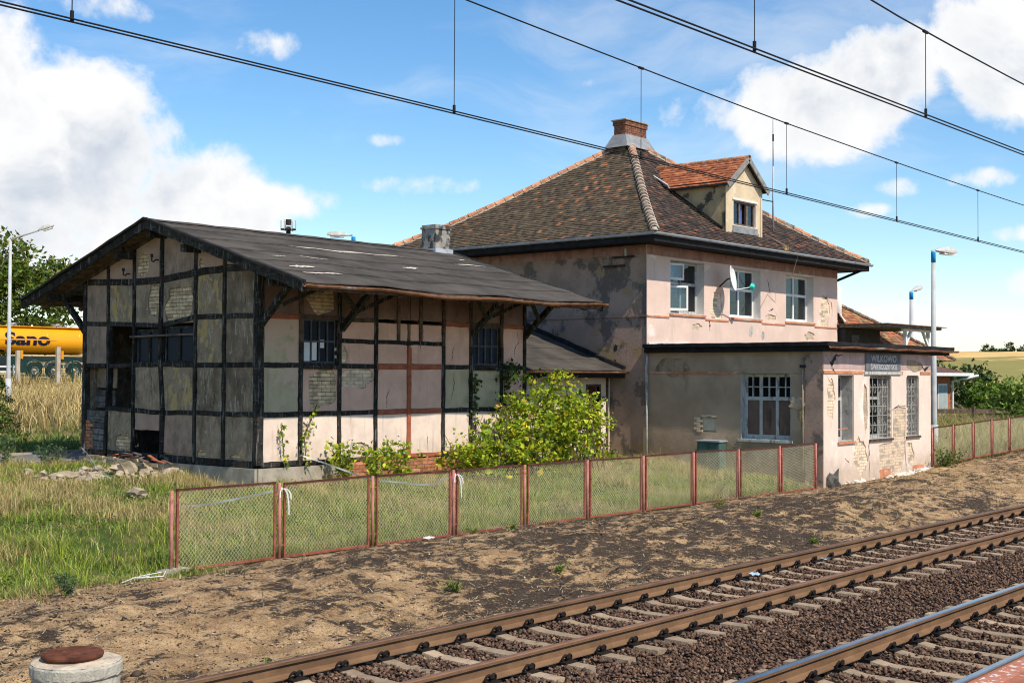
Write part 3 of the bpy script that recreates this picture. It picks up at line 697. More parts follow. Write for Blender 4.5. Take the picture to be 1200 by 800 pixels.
# plinth: concrete to the left and round the corner, brick under the door
pl = B(); pl.slab(GF, [(22.0, -.1), (29.1, .1), (29.1, .70), (27.6, .74), (26.4, .66), (25.0, .73), (22.0, .745)], (), -.35, .06)
pl.box(SX0, SX0+2.3, SY0-.06, SY0+.3, -.1, .745); pl.build('plinth', 'concrete', shed)
pl = B(); pl.box(SX0+2.3, SX1, SY0+.03, SY0+.3, -.1, .74); pl.box(SX1-.3, SX1, SY0+.3, SY1, -.1, .74); pl.build('brick_plinth', 'mortar_d', shed)
bricks(shed, SF, rect(SX0+2.35, SX1-2.2, .05, .72), -.018, 'brick_o', single=True)
bricks(shed, GF, blob(27.3, .68, 1.2, .12, 18, 3), .075, 'brick_g', single=True, prob=.6)
bricks(shed, GF, rect(28.80, 29.06, .88, 1.62), -.02, 'brick_o', single=True)
# gable timbers
for i, y in enumerate(GP):
    w = .19 if i == 0 else (.14 if i in (3, 6) else .105)
    top = 5.03 if i in (0, 6) else roofz(y)-.20
    if i == 3:      # the king post leans in its lower half
        timber(GF, (y-.06, LV[0]), (y-.10, 2.0), w); timber(GF, (y-.10, 2.0), (y+.03, 3.1), w); timber(GF, (y+.03, 3.1), (y, top), w, name='post')
    elif i == 5: timber(GF, (y+.06, LV[0]), (y-.07, 3.0), w, name='post'); timber(GF, (y-.06, 3.0), (y, top), w, name='post')
    else: timber(GF, (y, LV[0]-(.05 if i else .0)), (y, top), w, name='post')
sag = {2: [0, 0, 0, .02, .0, -.02, 0], 3: [0, .01, .02, -.14, -.10, -.06, -.02], 4: [.0, .02, -.02, -.12, -.13, -.08, -.04], 1: [0, 0, 0, -.03, 0, .03, .03], 0: [0]*7}
for r, z in enumerate(LV):
    for i in range(6):
        if r == 1 and i == 5: continue
        w = .17 if r == 0 else (.16 if r == 4 else .11)
        timber(GF, (GP[i]+.07, z+sag[r][i]), (GP[i+1]-.07, z+sag[r][i+1]), w, c=-.062, h=.13)
# infill panels of the gable: (column, row) -> material
gable_mat = {(0,0):'pl_grey',(1,0):'pl_grey',(2,0):'pl_mauve',(4,0):'pl_grey',
             (0,1):'pl_dark',(1,1):'pl_dark',(2,1):'pl_ochre',(3,1):'pl_grey',
             (0,2):'pl_dark',(1,2):'pl_ochre',(5,2):'pl_mauve',
             (0,3):'pl_dark',(1,3):'pl_ochre',(2,3):'pl_grey',(3,3):'pl_grey',(4,3):'pl_ochre',(5,3):'pl_mauve'}
def gcell(i, r): return GP[i]+.055, GP[i+1]-.055, LV[r]+.04+min(sag[r][i], sag[r][i+1]), LV[r+1]-.03+max(sag.get(r+1, [0]*7)[i], sag.get(r+1, [0]*7)[i+1])
def infill(fr, a0, a1, b0, b1, mat, hole=None, brickmat='brick_g', c=-.022, single=True, outer=None, L=.25):
    rg = random.Random(int(a0*977+b0*131)); ring = outer or rect(a0, a1, b0, b1); cxm = sum(p[0] for p in ring)/len(ring); czm = sum(p[1] for p in ring)/len(ring); chipped = []
    for q0, q1 in zip(ring, ring[1:]+ring[:1]):
        L_ = math.hypot(q1[0]-q0[0], q1[1]-q0[1]); m_ = max(1, int(L_/.09)); run = 0
        for k_ in range(m_):
            t_ = k_/m_; px, pz = q0[0]*(1-t_)+q1[0]*t_, q0[1]*(1-t_)+q1[1]*t_; run = max(0, run*.7+rg.choice((-.012, .0, .0, .014))); kk = run+rg.uniform(0, .006)
            d_ = math.hypot(cxm-px, czm-pz) or 1
            chipped.append((px+(cxm-px)/d_*kk, pz+(czm-pz)/d_*kk))
    if hole or len(ring) > 4 or L_ < .05: chipped = ring
    b = B(); b.slab(fr, chipped, [hole] if hole else [], c-.035, c); o = b.build('infill_panel', mat, shed)
    if not hole and rg.random() < .55 and b1 > b0+.3:
        ca_ = rg.uniform(a0+.25, a1-.25); pts_ = [(ca_+rg.uniform(-.12, .12), b0+(b1-b0)*t_) for t_ in ((.95, .7, .45, .2) if rg.random() < .5 else (.5, .3, .05))]
        crack(fr, pts_, .016, c+.003, 'iron', shed)
    b = B(); b.slab(fr, outer or rect(a0, a1, b0, b1), [], c-.15, c-.045); b.build('panel_backing', 'mortar_d' if brickmat == 'brick_g' else 'mortar', shed)
    if hole: bricks(shed, fr, hole, c-.026, brickmat, single, L=L)
    return o
gholes = {(2,3): blob(24.98, 4.36, .53, .52, 26, 11, .16, (24.40, 25.58, 4.02, 4.78)),
          (3,3): blob(25.98, 4.55, .25, .43, 22, 12, .2, (25.74, 26.70, 4.05, 4.96)),
          (4,0): blob(27.25, 1.12, .33, .22, 20, 13, .2, (26.9, 27.85, .86, 1.8)),
          (1,0): blob(24.02, .96, .19, .12, 16, 14, .2, (23.32, 24.24, .87, 1.8)),
          (0,0): blob(22.75, .93, .22, .08, 16, 15, .2, (22.2, 23.15, .87, 1.8)),
          (2,0): blob(25.35, .92, .2, .06, 14, 16, .2, (24.4, 25.58, .87, 1.8))}
for (i, r), m in gable_mat.items():
    infill(GF, *gcell(i, r), m, gholes.get((i, r)))
infill(GF, 25.72, 26.75, 1.44, 1.86, 'pl_rose')                    # slab left above the hole in the wall
# attic panels under the rafters
for i, m in enumerate(['pl_rose', 'pl_rose', 'pl_mauve', 'pl_rose', 'pl_rose', 'pl_rose']):
    a0, a1 = GP[i]+.05, GP[i+1]-.05
    if i == 0: a0 = GP[0]+.2
    if i == 5: a1 = GP[6]-.2
    lo = LV[4]+.06+min(sag[4][i], sag[4][i+1]); top = [(a1, max(lo+.02, roofz(a1)-.22)), (a0, max(lo+.02, roofz(a0)-.22))]
    if i == 3: top = [(a1, roofz(a1)-.22), (a0, roofz(a0)-.22)]
    hole = None
    if i == 3: hole = blob(26.5, 5.44, .24, .40, 22, 21, .18, (26.15, 26.72, 5.06, 5.66))
    if i == 1: hole = blob(24.12, 5.25, .10, .14, 14, 22, .2, (23.3, 24.24, 5.12, 5.6))
    infill(GF, a0, a1, lo, 0, m, hole, outer=[(a0, lo), (a1, lo)]+top)
# broken cells: planks, open window holes, sashes
for k in range(7):
    b = B(); z = .90+k*.148; b.beam(GF(28.05, z+random.uniform(-.02, .02), -.06), GF(28.93, z+random.uniform(-.02, .02), -.06), .03, .135, side=(1, 0, 0), seg=4, jit=.006); b.build('plank', 'wood_grey', shed)
for k in range(3):
    b = B(); z = 1.98+k*.15; b.beam(GF(28.05, z, -.30), GF(28.95, z+.02, -.30), .03, .14, side=(1, 0, 0), seg=3, jit=.006); b.build('plank', 'wood_grey', shed)
b = B(); b.slab(GF, rect(28.05, 28.95, 2.42, 2.92), (), -.36, -.33); b.build('inner_board', 'pl_grey', shed)
window(shed, GF, 25.72, 26.72, 2.98+.0, 3.83, -.05, [.5], [], 'timber', 'glass_blue', .07)
window(shed, GF, 24.40, 25.56, 3.0, 3.88, -.05, [.5], [], 'timber', 'glass_blue', .06)
b = B(); b.beam(GF(24.28, 3.68, .05), GF(26.86, 3.66, .06), .035, .045, seg=6, jit=.004); tag(b.build('wooden_rod', 'board_brown', None, GF(25.5, 3.6, .05)), 'thin wooden lath nailed across the two dark gable windows', 'lath')
for (y, z) in ((27.0, 5.66), (25.86, 6.0), (25.80, 5.45), (27.0, 5.18)):
    b = B(); pts = [GF(y, z, 0), GF(y, z, .08), GF(y, z-.05, .13), GF(y, z-.03, .18), GF(y, z+.08, .18)]
    b.tube(pts, .018, 6); b.tube([GF(y, z+.05, .18), GF(y, z+.13, .18)], .035, 8); b.build('insulator_hook', 'iron', shed)
# track-side timbers
for i, x in enumerate(SP):
    w = .19 if i == 0 else .11
    if i == 4: timber(SF, (x, LV[0]), (x, 3.44), .13, 'timber_red', name='door_mullion'); continue
    z0 = LV[0]-(.05 if i else 0)
    timber(SF, (x, z0), (x, 3.75 if i in (2,) else 3.5), w, name='post')
    timber(SF, (x, 3.5 if i != 2 else 3.75), (x, 5.05), w, 'timber_old' if i in (1, 5, 6, 7) else 'timber', name='post')
for x in (21.1, 21.85): timber(SF, (x, 3.6), (x, 5.0), .10, 'timber_old', name='post')
def hb(i, j, z, mat='timber', w=.105, dz=0): timber(SF, (SP[i]+.06, z), (SP[j]-.06, z+dz), w, mat, c=-.062, h=.13)
for i in range(8):
    if i in (3, 4): continue
    hb(i, i+1, 1.90, w=.11); hb(i, i+1, 2.98, w=.11)
    if i not in (1, 6): hb(i, i+1, 4.05, 'timber_red' if i in (0, 5, 7) else 'timber_old')
    hb(i, i+1, LV[0]-.0, w=.10, mat='timber_old' if i > 1 else 'timber')
hb(3, 4, 1.90, 'timber_red', .13); hb(4, 5, 1.90, 'timber_red', .13); hb(3, 4, 2.98, 'timber_red', .14); hb(4, 5, 2.98, 'timber_red', .14)
hb(3, 4, .83, 'timber_red', .10); hb(4, 5, .83, 'timber_red', .10)
hb(2, 5, 3.55, 'timber', .10); timber(SF, (16.95, 5.08), (25.8, 5.08), .16, c=-.06, name='wall_plate')
side = {0: ['pl_pink_lit', 'pl_green', 'pl_green2', 'pl_eave_shade'], 1: ['pl_pink_lit', 'pl_pink', None, 'pl_eave_shade'], 2: ['pl_pink_lit', 'pl_pink', 'pl_pink', 'pl_eave_shade'],
        3: ['pl_pink_lit', 'pl_pink', 'pl_pink', 'pl_eave_shade'], 4: ['pl_pink_lit', 'pl_pink', 'pl_pink', 'pl_eave_shade'], 5: ['pl_pink_lit', 'pl_green', 'pl_pink', 'pl_eave_shade'],
        6: ['pl_pink_lit', 'pl_green', None, 'pl_eave_shade'], 7: ['pl_pink_lit', 'pl_pink', 'pl_pink', 'pl_eave_shade']}
def c4(i, r, t, u): a, b_ = SP[i]+.06, SP[i+1]-.06; return (a, b_, LV[r]+.06, LV[r+1]-.05)
sholes = {(1,1): blob(18.80, 2.5, .46, .46, 24, 31, .14, c4(1,1,0,0)), (2,1): blob(19.80, 2.72, .50, .26, 24, 32, .16, c4(2,1,0,0)),
          (1,0): blob(18.25, 1.5, .12, .22, 14, 33, .2, c4(1,0,0,0)), (2,0): blob(19.95, 1.05, .3, .16, 16, 34, .2, c4(2,0,0,0)), (1,3): blob(18.68, 4.5, .42, .36, 22, 35, .12, (18.18, 19.18, 4.1, 5.0)),
          (2,2): blob(19.38, 3.2, .10, .24, 14, 36, .2, c4(2,2,0,0))}
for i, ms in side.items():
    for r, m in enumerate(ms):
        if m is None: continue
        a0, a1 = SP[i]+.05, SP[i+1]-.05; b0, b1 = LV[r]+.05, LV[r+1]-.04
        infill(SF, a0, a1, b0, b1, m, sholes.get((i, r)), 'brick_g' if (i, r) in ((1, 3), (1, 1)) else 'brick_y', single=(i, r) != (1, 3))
for a0, a1 in ((SP[1]+.07, SP[2]-.07), (SP[6]+.07, SP[7]-.07)):
    window(shed, SF, a0+.02, a1-.02, 3.03, 4.02, -.06, [.25, .5, .75], [.5], 'frame_dark', 'glass_blue', .035)
    hbz = B(); hbz.fbox(SF, a0-.02, a1+.02, 4.02, 4.12, -.12, .0); hbz.build('lintel', 'timber_old', shed)
    hbz = B(); hbz.fbox(SF, a0-.02, a1+.02, 2.90, 2.98, -.02, .05); hbz.build('sill', 'timber', shed)
b = B(); b.fbox(SF, SP[1]+.12, SP[1]+.30, 3.08, 3.50, -.075, -.07); b.fbox(SF, SP[1]+.36, SP[1]+.50, 3.1, 3.54, -.076, -.071); b.fbox(SF, SP[1]+.6, SP[1]+.72, 3.38, 3.56, -.077, -.072); b.build('torn_curtain', 'curtain', shed)
# hidden walls, floor
b = B(); b.box(SX1-.12, SX1, SY0+.14, SY1-.12, .3, 5.2); b.build('end_wall', 'pl_rose', shed)
b = B(); b.box(SX0+.14, SX1-.12, SY1-.12, SY1, .3, 5.1); b.build('rear_wall', 'pl_dark', shed)
b = B(); b.box(SX0+.1, SX1-.12, SY0+.16, SY1-.12, .3, .66); b.build('shed_floor', 'dark_inside', shed)
b = B(); b.slab(rightF(SX1), [(SY0, 5.1), (SY1, 5.1), (RY, roofz(RY)-.14)], (), -.12, -.01); b.build('end_gable', 'pl_rose', shed)
# roof: deck, felt strips, rafters, purlins, verge boards, braces
RX0, RX1 = SX0-.5, 26.40
roof = B(); 
for ya, yb in ((EY, RY), (RY, EYB)):
    za, zb = roofz(ya), roofz(yb)
    roof.add([(RX0+.03, ya, za-.11), (RX1-.03, ya, za-.11), (RX1-.03, yb, zb-.11), (RX0+.03, yb, zb-.11), (RX0+.03, ya, za-.055), (RX1-.03, ya, za-.055), (RX1-.03, yb, zb-.055), (RX0+.03, yb, zb-.055)], BF)
roof = roof.build('roof', 'timber_old', shed)
def sagr(x, y):  # the old roof dips between its trusses and at the eaves
    e = max(0, 1-(min(y, 2*RY-y)-EY)/5.7)
    return -.025*math.sin((x-RX0)*1.7+1)*e-.03*e*math.sin(math.pi*(x-RX0)/(RX1-RX0))+.006*math.sin(x*5+y*3)
NS = 6
for sidek in (0, 1):
    for k in range(NS):
        d0 = k*5.66/NS-.02; d1 = (k+1)*5.66/NS+(.10 if k < NS-1 else .0)
        lo_lift = .030; hi_lift = .008
        b = B(); n = 26; vs = []
        for j, (d, lf) in enumerate(((d0, lo_lift), (d0+.03, lo_lift+.002), ((d0+d1)/2, .016), (d1, hi_lift))):
            for i in range(n+1):
                x = RX0+(RX1-RX0)*i/n; y = EY+d if sidek == 0 else EYB-d
                vs.append((x, y+random.uniform(-.008, .008)*(j == 0), roofz(y)+lf+sagr(x, y)))
        lower = [(x, y, z-.022) for x, y, z in vs[:n+1]]
        allv = lower+vs; fs = [(r*(n+1)+i, r*(n+1)+i+1, (r+1)*(n+1)+i+1, (r+1)*(n+1)+i) for r in range(4) for i in range(n)]
        b.add(allv, fs); b.build('felt_strip', 'felt', roof)
        b = B(); vs = []
        for i in range(n+1):
            x = RX0+(RX1-RX0)*i/n; w_ = .028+.02*random.random(); y = EY+d0+.012 if sidek == 0 else EYB-d0-.012; sg = 1 if sidek == 0 else -1
            vs += [(x, y, roofz(y)+lo_lift+.006+sagr(x, y)), (x, y+sg*w_, roofz(y+sg*w_)+lo_lift+.004+sagr(x, y+sg*w_))]
        b.add(vs, [(2*i, 2*i+1, 2*i+3, 2*i+2) for i in range(n)])
        if k: b.build('tar_seam', 'felt_dark', roof, fixn=False)
b = B(); n = 26; vs = []
for dy, dz in ((-.28, -.02), (-.14, .03), (0, .058), (.14, .03), (.28, -.02)):
    for i in range(n+1):
        x = RX0+(RX1-RX0)*i/n; vs.append((x, RY+dy, roofz(RY)+dz-.03+random.uniform(-.004, .004)+sagr(x, RY+dy)))
b.add(vs, [(r*(n+1)+i, r*(n+1)+i+1, (r+1)*(n+1)+i+1, (r+1)*(n+1)+i) for r in range(4) for i in range(n)]); b.build('ridge_strip', 'felt', roof)
def roofpt(px, py, lift=.05): return (px, py, roofz(py)+lift+sagr(px, py))
for (x0_, x1_, y_, w_, s_) in ((19.1, 23.0, 23.72, .13, 1), (17.2, 17.9, 21.3, .16, 2), (17.1, 18.2, 20.75, .13, 3), (18.3, 19.2, 22.4, .06, 4), (21.5, 22.0, 22.3, .16, 5), (24.6, 25.8, 23.5, .12, 6), (25.5, 25.7, 24.2, .12, 7), (17.5, 17.9, 22.3, .07, 8)):
    rg = random.Random(s_); n = 14; top, bot = [], []
    for i in range(n+1):
        t = i/n; x = x0_+(x1_-x0_)*t; w = w_*(.35+.65*rg.random())*(.25+math.sin(math.pi*t))
        top.append(roofpt(x, y_+w/2+rg.uniform(-.02, .02), .036)); bot.append(roofpt(x, y_-w/2+rg.uniform(-.02, .02), .036))
    b = B(); b.add(bot+top, [(i, i+1, n+2+i, n+1+i) for i in range(n)]); b.build('torn_felt_patch', 'torn', roof)
for (x, ry0) in ((RX0, 0), (RX1, 0)):       # verge boards
    for ya, yb in ((EY-.02, RY), (EYB+.02, RY)):
        b = B(); b.beam((x, ya, roofz(ya)-.10), (x, yb, roofz(yb)-.10), .045, .22, side=(1, 0, 0), seg=14, jit=.010, cham=.1); b.build('verge_board', 'timber', roof)
        b = B(); b.beam((x+(-.03 if x == RX0 else .03), ya, roofz(ya)+.012), (x+(-.03 if x == RX0 else .03), yb, roofz(yb)+.012), .13, .06, side=(1, 0, 0), seg=16, jit=.008, cham=.2); b.build('verge_felt_roll', 'felt_dark', roof)
xs = np.linspace(SX0+.05, SX1-.07, 9)
for x in xs:
    for ya, yb in ((EY+.06, RY), (EYB-.06, RY)):
        b = B(); b.beam((x, ya, roofz(ya)-.16), (x, yb, roofz(yb)-.16), .11, .14, side=(1, 0, 0), seg=4, jit=.004); b.build('rafter', 'timber_old', roof)
for y, z in ((21.05, roofz(21.05)-.30), (2*RY-21.05, roofz(21.05)-.30), (24.2, roofz(24.2)-.34), (2*RY-24.2, roofz(24.2)-.34), (RY, roofz(RY)-.32)):
    b = B(); b.beam((RX0+.06, y, z), (RX1-.06, y, z), .14, .17, seg=12, jit=.005, cham=.15); b.build('purlin', 'timber', roof)
for x in (SX0+.06, 19.30, 23.70, SX1-.06):
    b = B(); b.beam((x, SY0+.02, 3.80), (x, 21.06, 4.64), .13, .13, side=(1, 0, 0), seg=6, jit=.006, cham=.2); b.build('brace', 'timber', shed)
    b = B(); b.beam((x, SY0, 4.98), (x, 20.95, 4.72), .12, .12, side=(1, 0, 0), seg=4, jit=.004); b.build('tie_beam', 'timber', shed)
    for s in ((1,) if x < 17.2 else ((-1,) if x > 25 else (-1, 1))):
        b = B(); b.beam((x, 21.5, 4.2), (x+s*.85, 21.06, 4.64), .085, .085, seg=4, jit=.004); b.build('brace', 'timber', shed)
for x in (SX0+.06, SX1-.06):
    b = B(); b.beam((x, SY1-.02, 3.80), (x, 30.05, 4.64), .13, .13, side=(1, 0, 0), seg=6, jit=.006, cham=.2); b.build('brace', 'timber', shed)
    b = B(); b.beam((x, SY1, 4.98), (x, 30.15, 4.72), .12, .12, side=(1, 0, 0), seg=4, jit=.004); b.build('tie_beam', 'timber', shed)
# eaves gutter: half-round, sagging
b = B(); n = 30; vs = []; m = 7
for i in range(n+1):
    x = RX0-.03+(RX1+.12-RX0)*i/n; zc = EZ-.03+sagr(min(max(x, RX0), RX1), EY)-.035*math.sin(math.pi*i/n)
    for j in range(m):
        t = math.pi*j/(m-1); vs.append((x, EY-.07-.068*math.cos(t), zc-.068*math.sin(t)+random.uniform(-.003, .003)))
b.add(vs, [(i*m+j, i*m+j+1, (i+1)*m+j+1, (i+1)*m+j) for i in range(n) for j in range(m-1)])
o = b.build('eaves_gutter', 'gutter_rust', roof); o.modifiers.new('t', 'SOLIDIFY').thickness = .008
b = B(); b.beam((RX0+.04, EY+.02, EZ-.10), (RX1-.04, EY+.02, EZ-.10), .03, .14, side=(0, 1, 0), seg=16, jit=.006); b.build('eaves_board', 'timber_old', roof)
# stub chimney of the shed
b = B(); zc = roofz(RY); cx = 25.95
b.box(cx-.30, cx+.30, RY-.28, RY+.28, zc-.3, zc+.72); b.box(cx-.33, cx+.33, RY-.31, RY+.31, zc+.60, zc+.66)
o = b.build('chimney', surf('sooty_render', (.30, .28, .25), .2, 4, [((.03, .03, .03), 3.4, .5, .58, (1, 1, .6), .9), ((.45, .42, .36), 6, .55, .7, (1, 1, 1), .6)], bump=.5), shed)
b = B(); b.tube([(cx+.43, RY-.05, zc+.1), (cx+.43, RY-.05, zc+.75)], .06, 10); b.build('flue', 'zinc', shed)
b = B(); b.box(cx-.36, cx+.36, RY-.34, RY+.34, zc-.2, zc+.03); b.build('chimney_flashing', 'zinc', shed)

# ================================================================== lean-to between the shed and the house
HX0, HX1, HY0, HY1 = 31.19, 43.43, 21.85, 31.93
lean = thing('lean_to', (28.5, 23.2, .3), 'low pink lean-to with dark felt roof between the shed and the house', 'lean-to')
LF = frontF(23.2)
b = B(); b.slab(LF, rect(SX1+.01, HX0-.02, .1, 2.85), [rect(30.05, 30.62, .35, 2.45)], -.2, 0); b.build('wall', 'pl_pink_lit', lean)
b = B(); b.fbox(LF, 30.05, 30.62, .35, 2.45, -.18, -.12); b.build('door', surf('dark_red_door', (.09, .03, .022), .3, 4, bump=.3), lean)
b = B(); b.fbox(LF, 29.98, 30.05, .3, 2.52, -.1, .03); b.fbox(LF, 30.62, 30.69, .3, 2.52, -.1, .03); b.fbox(LF, 30.05, 30.62, 2.45, 2.52, -.1, .029); b.build('door_frame', 'timber_old', lean)
for x in (31.02, 28.4, 26.9): b = B(); b.beam(LF(x, .3, .0), LF(x, 2.8, .0), .1, .06, side=(1, 0, 0), seg=6, jit=.004); b.build('post', 'timber_old', lean)
for z in (1.35, 2.1): b = B(); b.beam(LF(30.75, z, .0), LF(31.0, z, .0), .1, .05, side=(0, 0, 1)); b.build('rail_beam', 'pl_grey', lean)
ls = .352; le = 22.62; lz = 2.93
def lroof(y): return lz+(y-le)*ls
b = B(); b.add([(SX1+.0, le, lz-.1), (HX0, le, lz-.1), (HX0, 28.2, lroof(28.2)-.1), (SX1, 28.2, lroof(28.2)-.1), (SX1+.0, le, lz-.012), (HX0, le, lz-.012), (HX0, 28.2, lroof(28.2)-.012), (SX1, 28.2, lroof(28.2)-.012)], BF)
lr = b.build('roof', 'timber_old', lean)
for k in range(6):
    y0, y1 = le-.03+k*.95, le+(k+1)*.95+.06; b = B(); n = 12; vs = []
    for yy, lf in ((y0, .006), (y0, .028), (y1, .004)):
        for i in range(n+1): x = SX1-.0+(HX0-SX1-.01)*i/n; vs.append((x, yy, lroof(yy)+lf+.006*math.sin(4*x+k)))
    b.add(vs, [(r*(n+1)+i, r*(n+1)+i+1, (r+1)*(n+1)+i+1, (r+1)*(n+1)+i) for r in range(2) for i in range(n)]); b.build('felt_strip', 'felt', lr)
b = B(); b.beam((HX0-.06, le, lz+.07), (HX0-.06, 28.2, lroof(28.2)+.07), .12, .16, side=(1, 0, 0), seg=20, jit=.012, cham=.2); b.build('wall_flashing', 'felt_dark', lean)
b = B(); n = 16; vs = []
for i in range(n+1):
    x = SX1+.1+(HX0+.12-SX1)*i/n
    for j in range(7): t = math.pi*j/6; vs.append((x, le-.09-.06*math.cos(t), lz-.03-.06*math.sin(t)))
b.add(vs, [(i*7+j, i*7+j+1, (i+1)*7+j+1, (i+1)*7+j) for i in range(n) for j in range(6)]); o = b.build('eaves_gutter', 'gutter_rust', lr); o.modifiers.new('t', 'SOLIDIFY').thickness = .008
b = B(); b.beam((SX1+.05, le+.02, lz-.14), (HX0-.03, le+.02, lz-.14), .03, .16, side=(0, 1, 0)); b.build('eaves_board', 'fascia', lr)

# ================================================================== main house
house = thing('station_house', (HX0, HY0, .2), 'two-storey pink station house with brown tiled pyramid roof and brick chimney', 'house')
HF, HL = frontF(HY0), leftF(HX0)
WINS = [(32.40, 34.33), (35.85, 37.86), (39.58, 41.62)]; WZ = (4.70, 6.36)
wh = [rect(a, b_, *WZ) for a, b_ in WINS]
skin_holes = [blob(35.05, 4.98, .34, .55, 22, 51, .14, (34.42, 35.75, 4.62, 6.0)), blob(42.45, 5.1, .40, .62, 22, 52, .14, (41.8, 43.2, 4.62, 5.75)),
              blob(38.55, 4.80, .36, .10, 18, 53, .2, (38.0, 39.2, 4.62, 5.0)), blob(33.9, 4.33, .30, .10, 16, 54, .2, (33.2, 34.7, 4.0, 4.5)), blob(41.3, 4.22, .36, .16, 18, 55, .2, (40.5, 42.2, 3.9, 4.5)),
              blob(37.2, 4.28, .14, .17, 14, 56, .2), blob(38.0, 4.16, .10, .14, 12, 57, .2), blob(35.35, 5.35, .05, .10, 10, 58)]
b = B(); b.slab(HF, rect(HX0, HX1, 0, 6.72), wh, -.36, 0); b.build('front_wall', 'mortar', house)
b = B(); b.slab(HF, rect(HX0-.025, HX1+.025, 3.4, 6.72), wh+skin_holes[:5], .001, .028); b.build('front_plaster', 'main_front', house)
for h in skin_holes[:2]+skin_holes[4:5]: bricks(house, HF, h, .004, 'brick_y', single=False)
for h in skin_holes[2:4]: bricks(house, HF, h, .004, 'brick_y', single=False)
for h, m in ((skin_holes[5], 'reveal_d'), (skin_holes[6], 'reveal_d')): b = B(); b.slab(HF, h, (), .02, .033); b.build('plaster_patch', m, house)
b = B(); b.slab(HL, rect(HY0+.01, HY1, 0, 6.72), (), -.36, .001); b.build('side_wall', 'main_left', house)
b = B(); b.slab(rightF(HX1), rect(HY0+.01, HY1, 0, 6.72), (), -.36, -.001); b.build('side_wall', 'main_front', house)
b = B(); b.slab(backF(HY1), rect(HX0+.36, HX1-.36, 0, 6.72), (), -.36, 0); b.build('rear_wall', 'main_front', house)
b = B(); b.box(HX0+.36, HX1-.36, HY0+.36, HY1-.36, 3.3, 3.5); b.box(HX0+.36, HX1-.36, HY0+.36, HY1-.36, 6.6, 6.7); b.box(HX0+.36, HX1-.36, HY0+3.5, HY0+3.6, 3.5, 6.6); b.build('floors', 'dark_inside', house)
# frieze and string course, laid proud of the plaster
b = B(); b.fbox(HF, HX0-.03, HX1+.03, 6.42, 6.715, .0285, .036); b.build('frieze', 'frieze', house)
b = B(); b.fbox(HL, HY0+.0, HY1, 6.44, 6.715, .002, .012); b.build('frieze', 'frieze', house)
for a0, a1 in [(HX0-.05, WINS[0][0]-.06), (WINS[0][1]+.06, WINS[1][0]-.06), (WINS[1][1]+.06, WINS[2][0]-.06), (WINS[2][1]+.06, HX1+.05)]:
    b = B(); b.fbox(HF, a0, a1, 4.545, 4.60, .0, .05); b.build('string_course', 'band', house)
b = B(); b.fbox(HL, HY0-.04, HY1, 4.55, 4.605, .0, .04); b.build('string_course', 'main_left', house)
for i, (a0, a1) in enumerate(WINS):
    lining(house, HF, a0, a1, WZ[0], WZ[1], -.34, .024, 'reveal')
    b = B(); b.fbox(HF, a0-.05, a1+.05, 4.63, 4.70, -.25, .07); b.build('sill', 'band', house)
    w = window(house, HF, a0+.02, a1-.02, WZ[0]+.02, WZ[1]-.02, -.25, [.5], [.58], 'white' if i else 'white_old', 'glass', .075, .06)
    if i:
        for s, e in ((.03, .30), (.56, .97) if i == 1 else (.50, .62)):
            b = B(); n = 24; L = a1-a0
            pts = [(a0+L*(s+(e-s)*k/n), -.42+.025*math.sin(k*1.7)) for k in range(n+1)]
            b.add([HF(x, z, c) for z in (4.78, 6.25 if i == 2 else 5.6) for x, c in pts], [(k, k+1, n+2+k, n+1+k) for k in range(n)]); b.build('curtain', 'curtain', house)
    else:      # one casement stands ajar
        cx = a0+.15
        fr2 = Frame(HF(cx, 0, -.24), (math.cos(.5), -math.sin(.5), 0), (0, 0, 1), (-math.sin(.5), -math.cos(.5), 0))
        window(house, fr2, 0, .78, 4.80, 5.58, 0, [], [], 'white', 'glass', .06, .04, name='open_casement')
        fr3 = Frame(HF(cx, 0, -.24), (math.cos(.25), -math.sin(.25), 0), (0, 0, 1), (-math.sin(.25), -math.cos(.25), 0))
        window(house, fr3, 0, .76, 5.76, 6.28, 0, [], [], 'white', 'glass', .06, .04, name='open_casement')
# eaves
OV = .89; E0x, E1x, E0y, E1y, ez = HX0-OV, HX1+OV, HY0-OV, HY1+OV, 6.93
b = B(); b.slab(Frame((0, 0, 6.725), (1, 0, 0), (0, 1, 0), (0, 0, 1)), rect(E0x+.03, E1x-.03, E0y+.03, E1y-.03), [rect(HX0+.2, HX1-.2, HY0+.2, HY1-.2)], 0, .03); b.build('soffit', 'fascia', house)
b = B()
b.box(E0x, E1x, E0y, E0y+.03, 6.70, 6.93); b.box(E0x, E1x, E1y-.03, E1y, 6.70, 6.93); b.box(E0x, E0x+.03, E0y+.03, E1y-.03, 6.70, 6.93); b.box(E1x-.03, E1x, E0y+.03, E1y-.03, 6.70, 6.93); b.build('fascia', 'fascia', house)
def gutter(parent, p, q, out, r=.075, mat='zinc', joint=.95):
    p, q, out = V(p), V(q), V(out); b = B(); n = 2; vs = []; m = 9
    for c in (p, q):
        for j in range(m): t = math.pi*j/(m-1); vs.append(c+out*(-r*math.cos(t))+V((0, 0, -r*math.sin(t))))
    b.add(vs, [(j, j+1, m+j+1, m+j) for j in range(m-1)])
    L = (q-p).length; k = int(L/joint)
    for i in range(1, k+1):
        c = p+(q-p)*(i/(k+.5)); d = (q-p).normalized()*.025
        vs = [cc+out*(-(r+.012)*math.cos(math.pi*j/(m-1)))+V((0, 0, -(r+.012)*math.sin(math.pi*j/(m-1)))) for cc in (c-d, c+d) for j in range(m)]
        b.add(vs, [(j, j+1, m+j+1, m+j) for j in range(m-1)])
    o = b.build('gutter', mat, parent, smooth=False); o.modifiers.new('t', 'SOLIDIFY').thickness = .006; return o
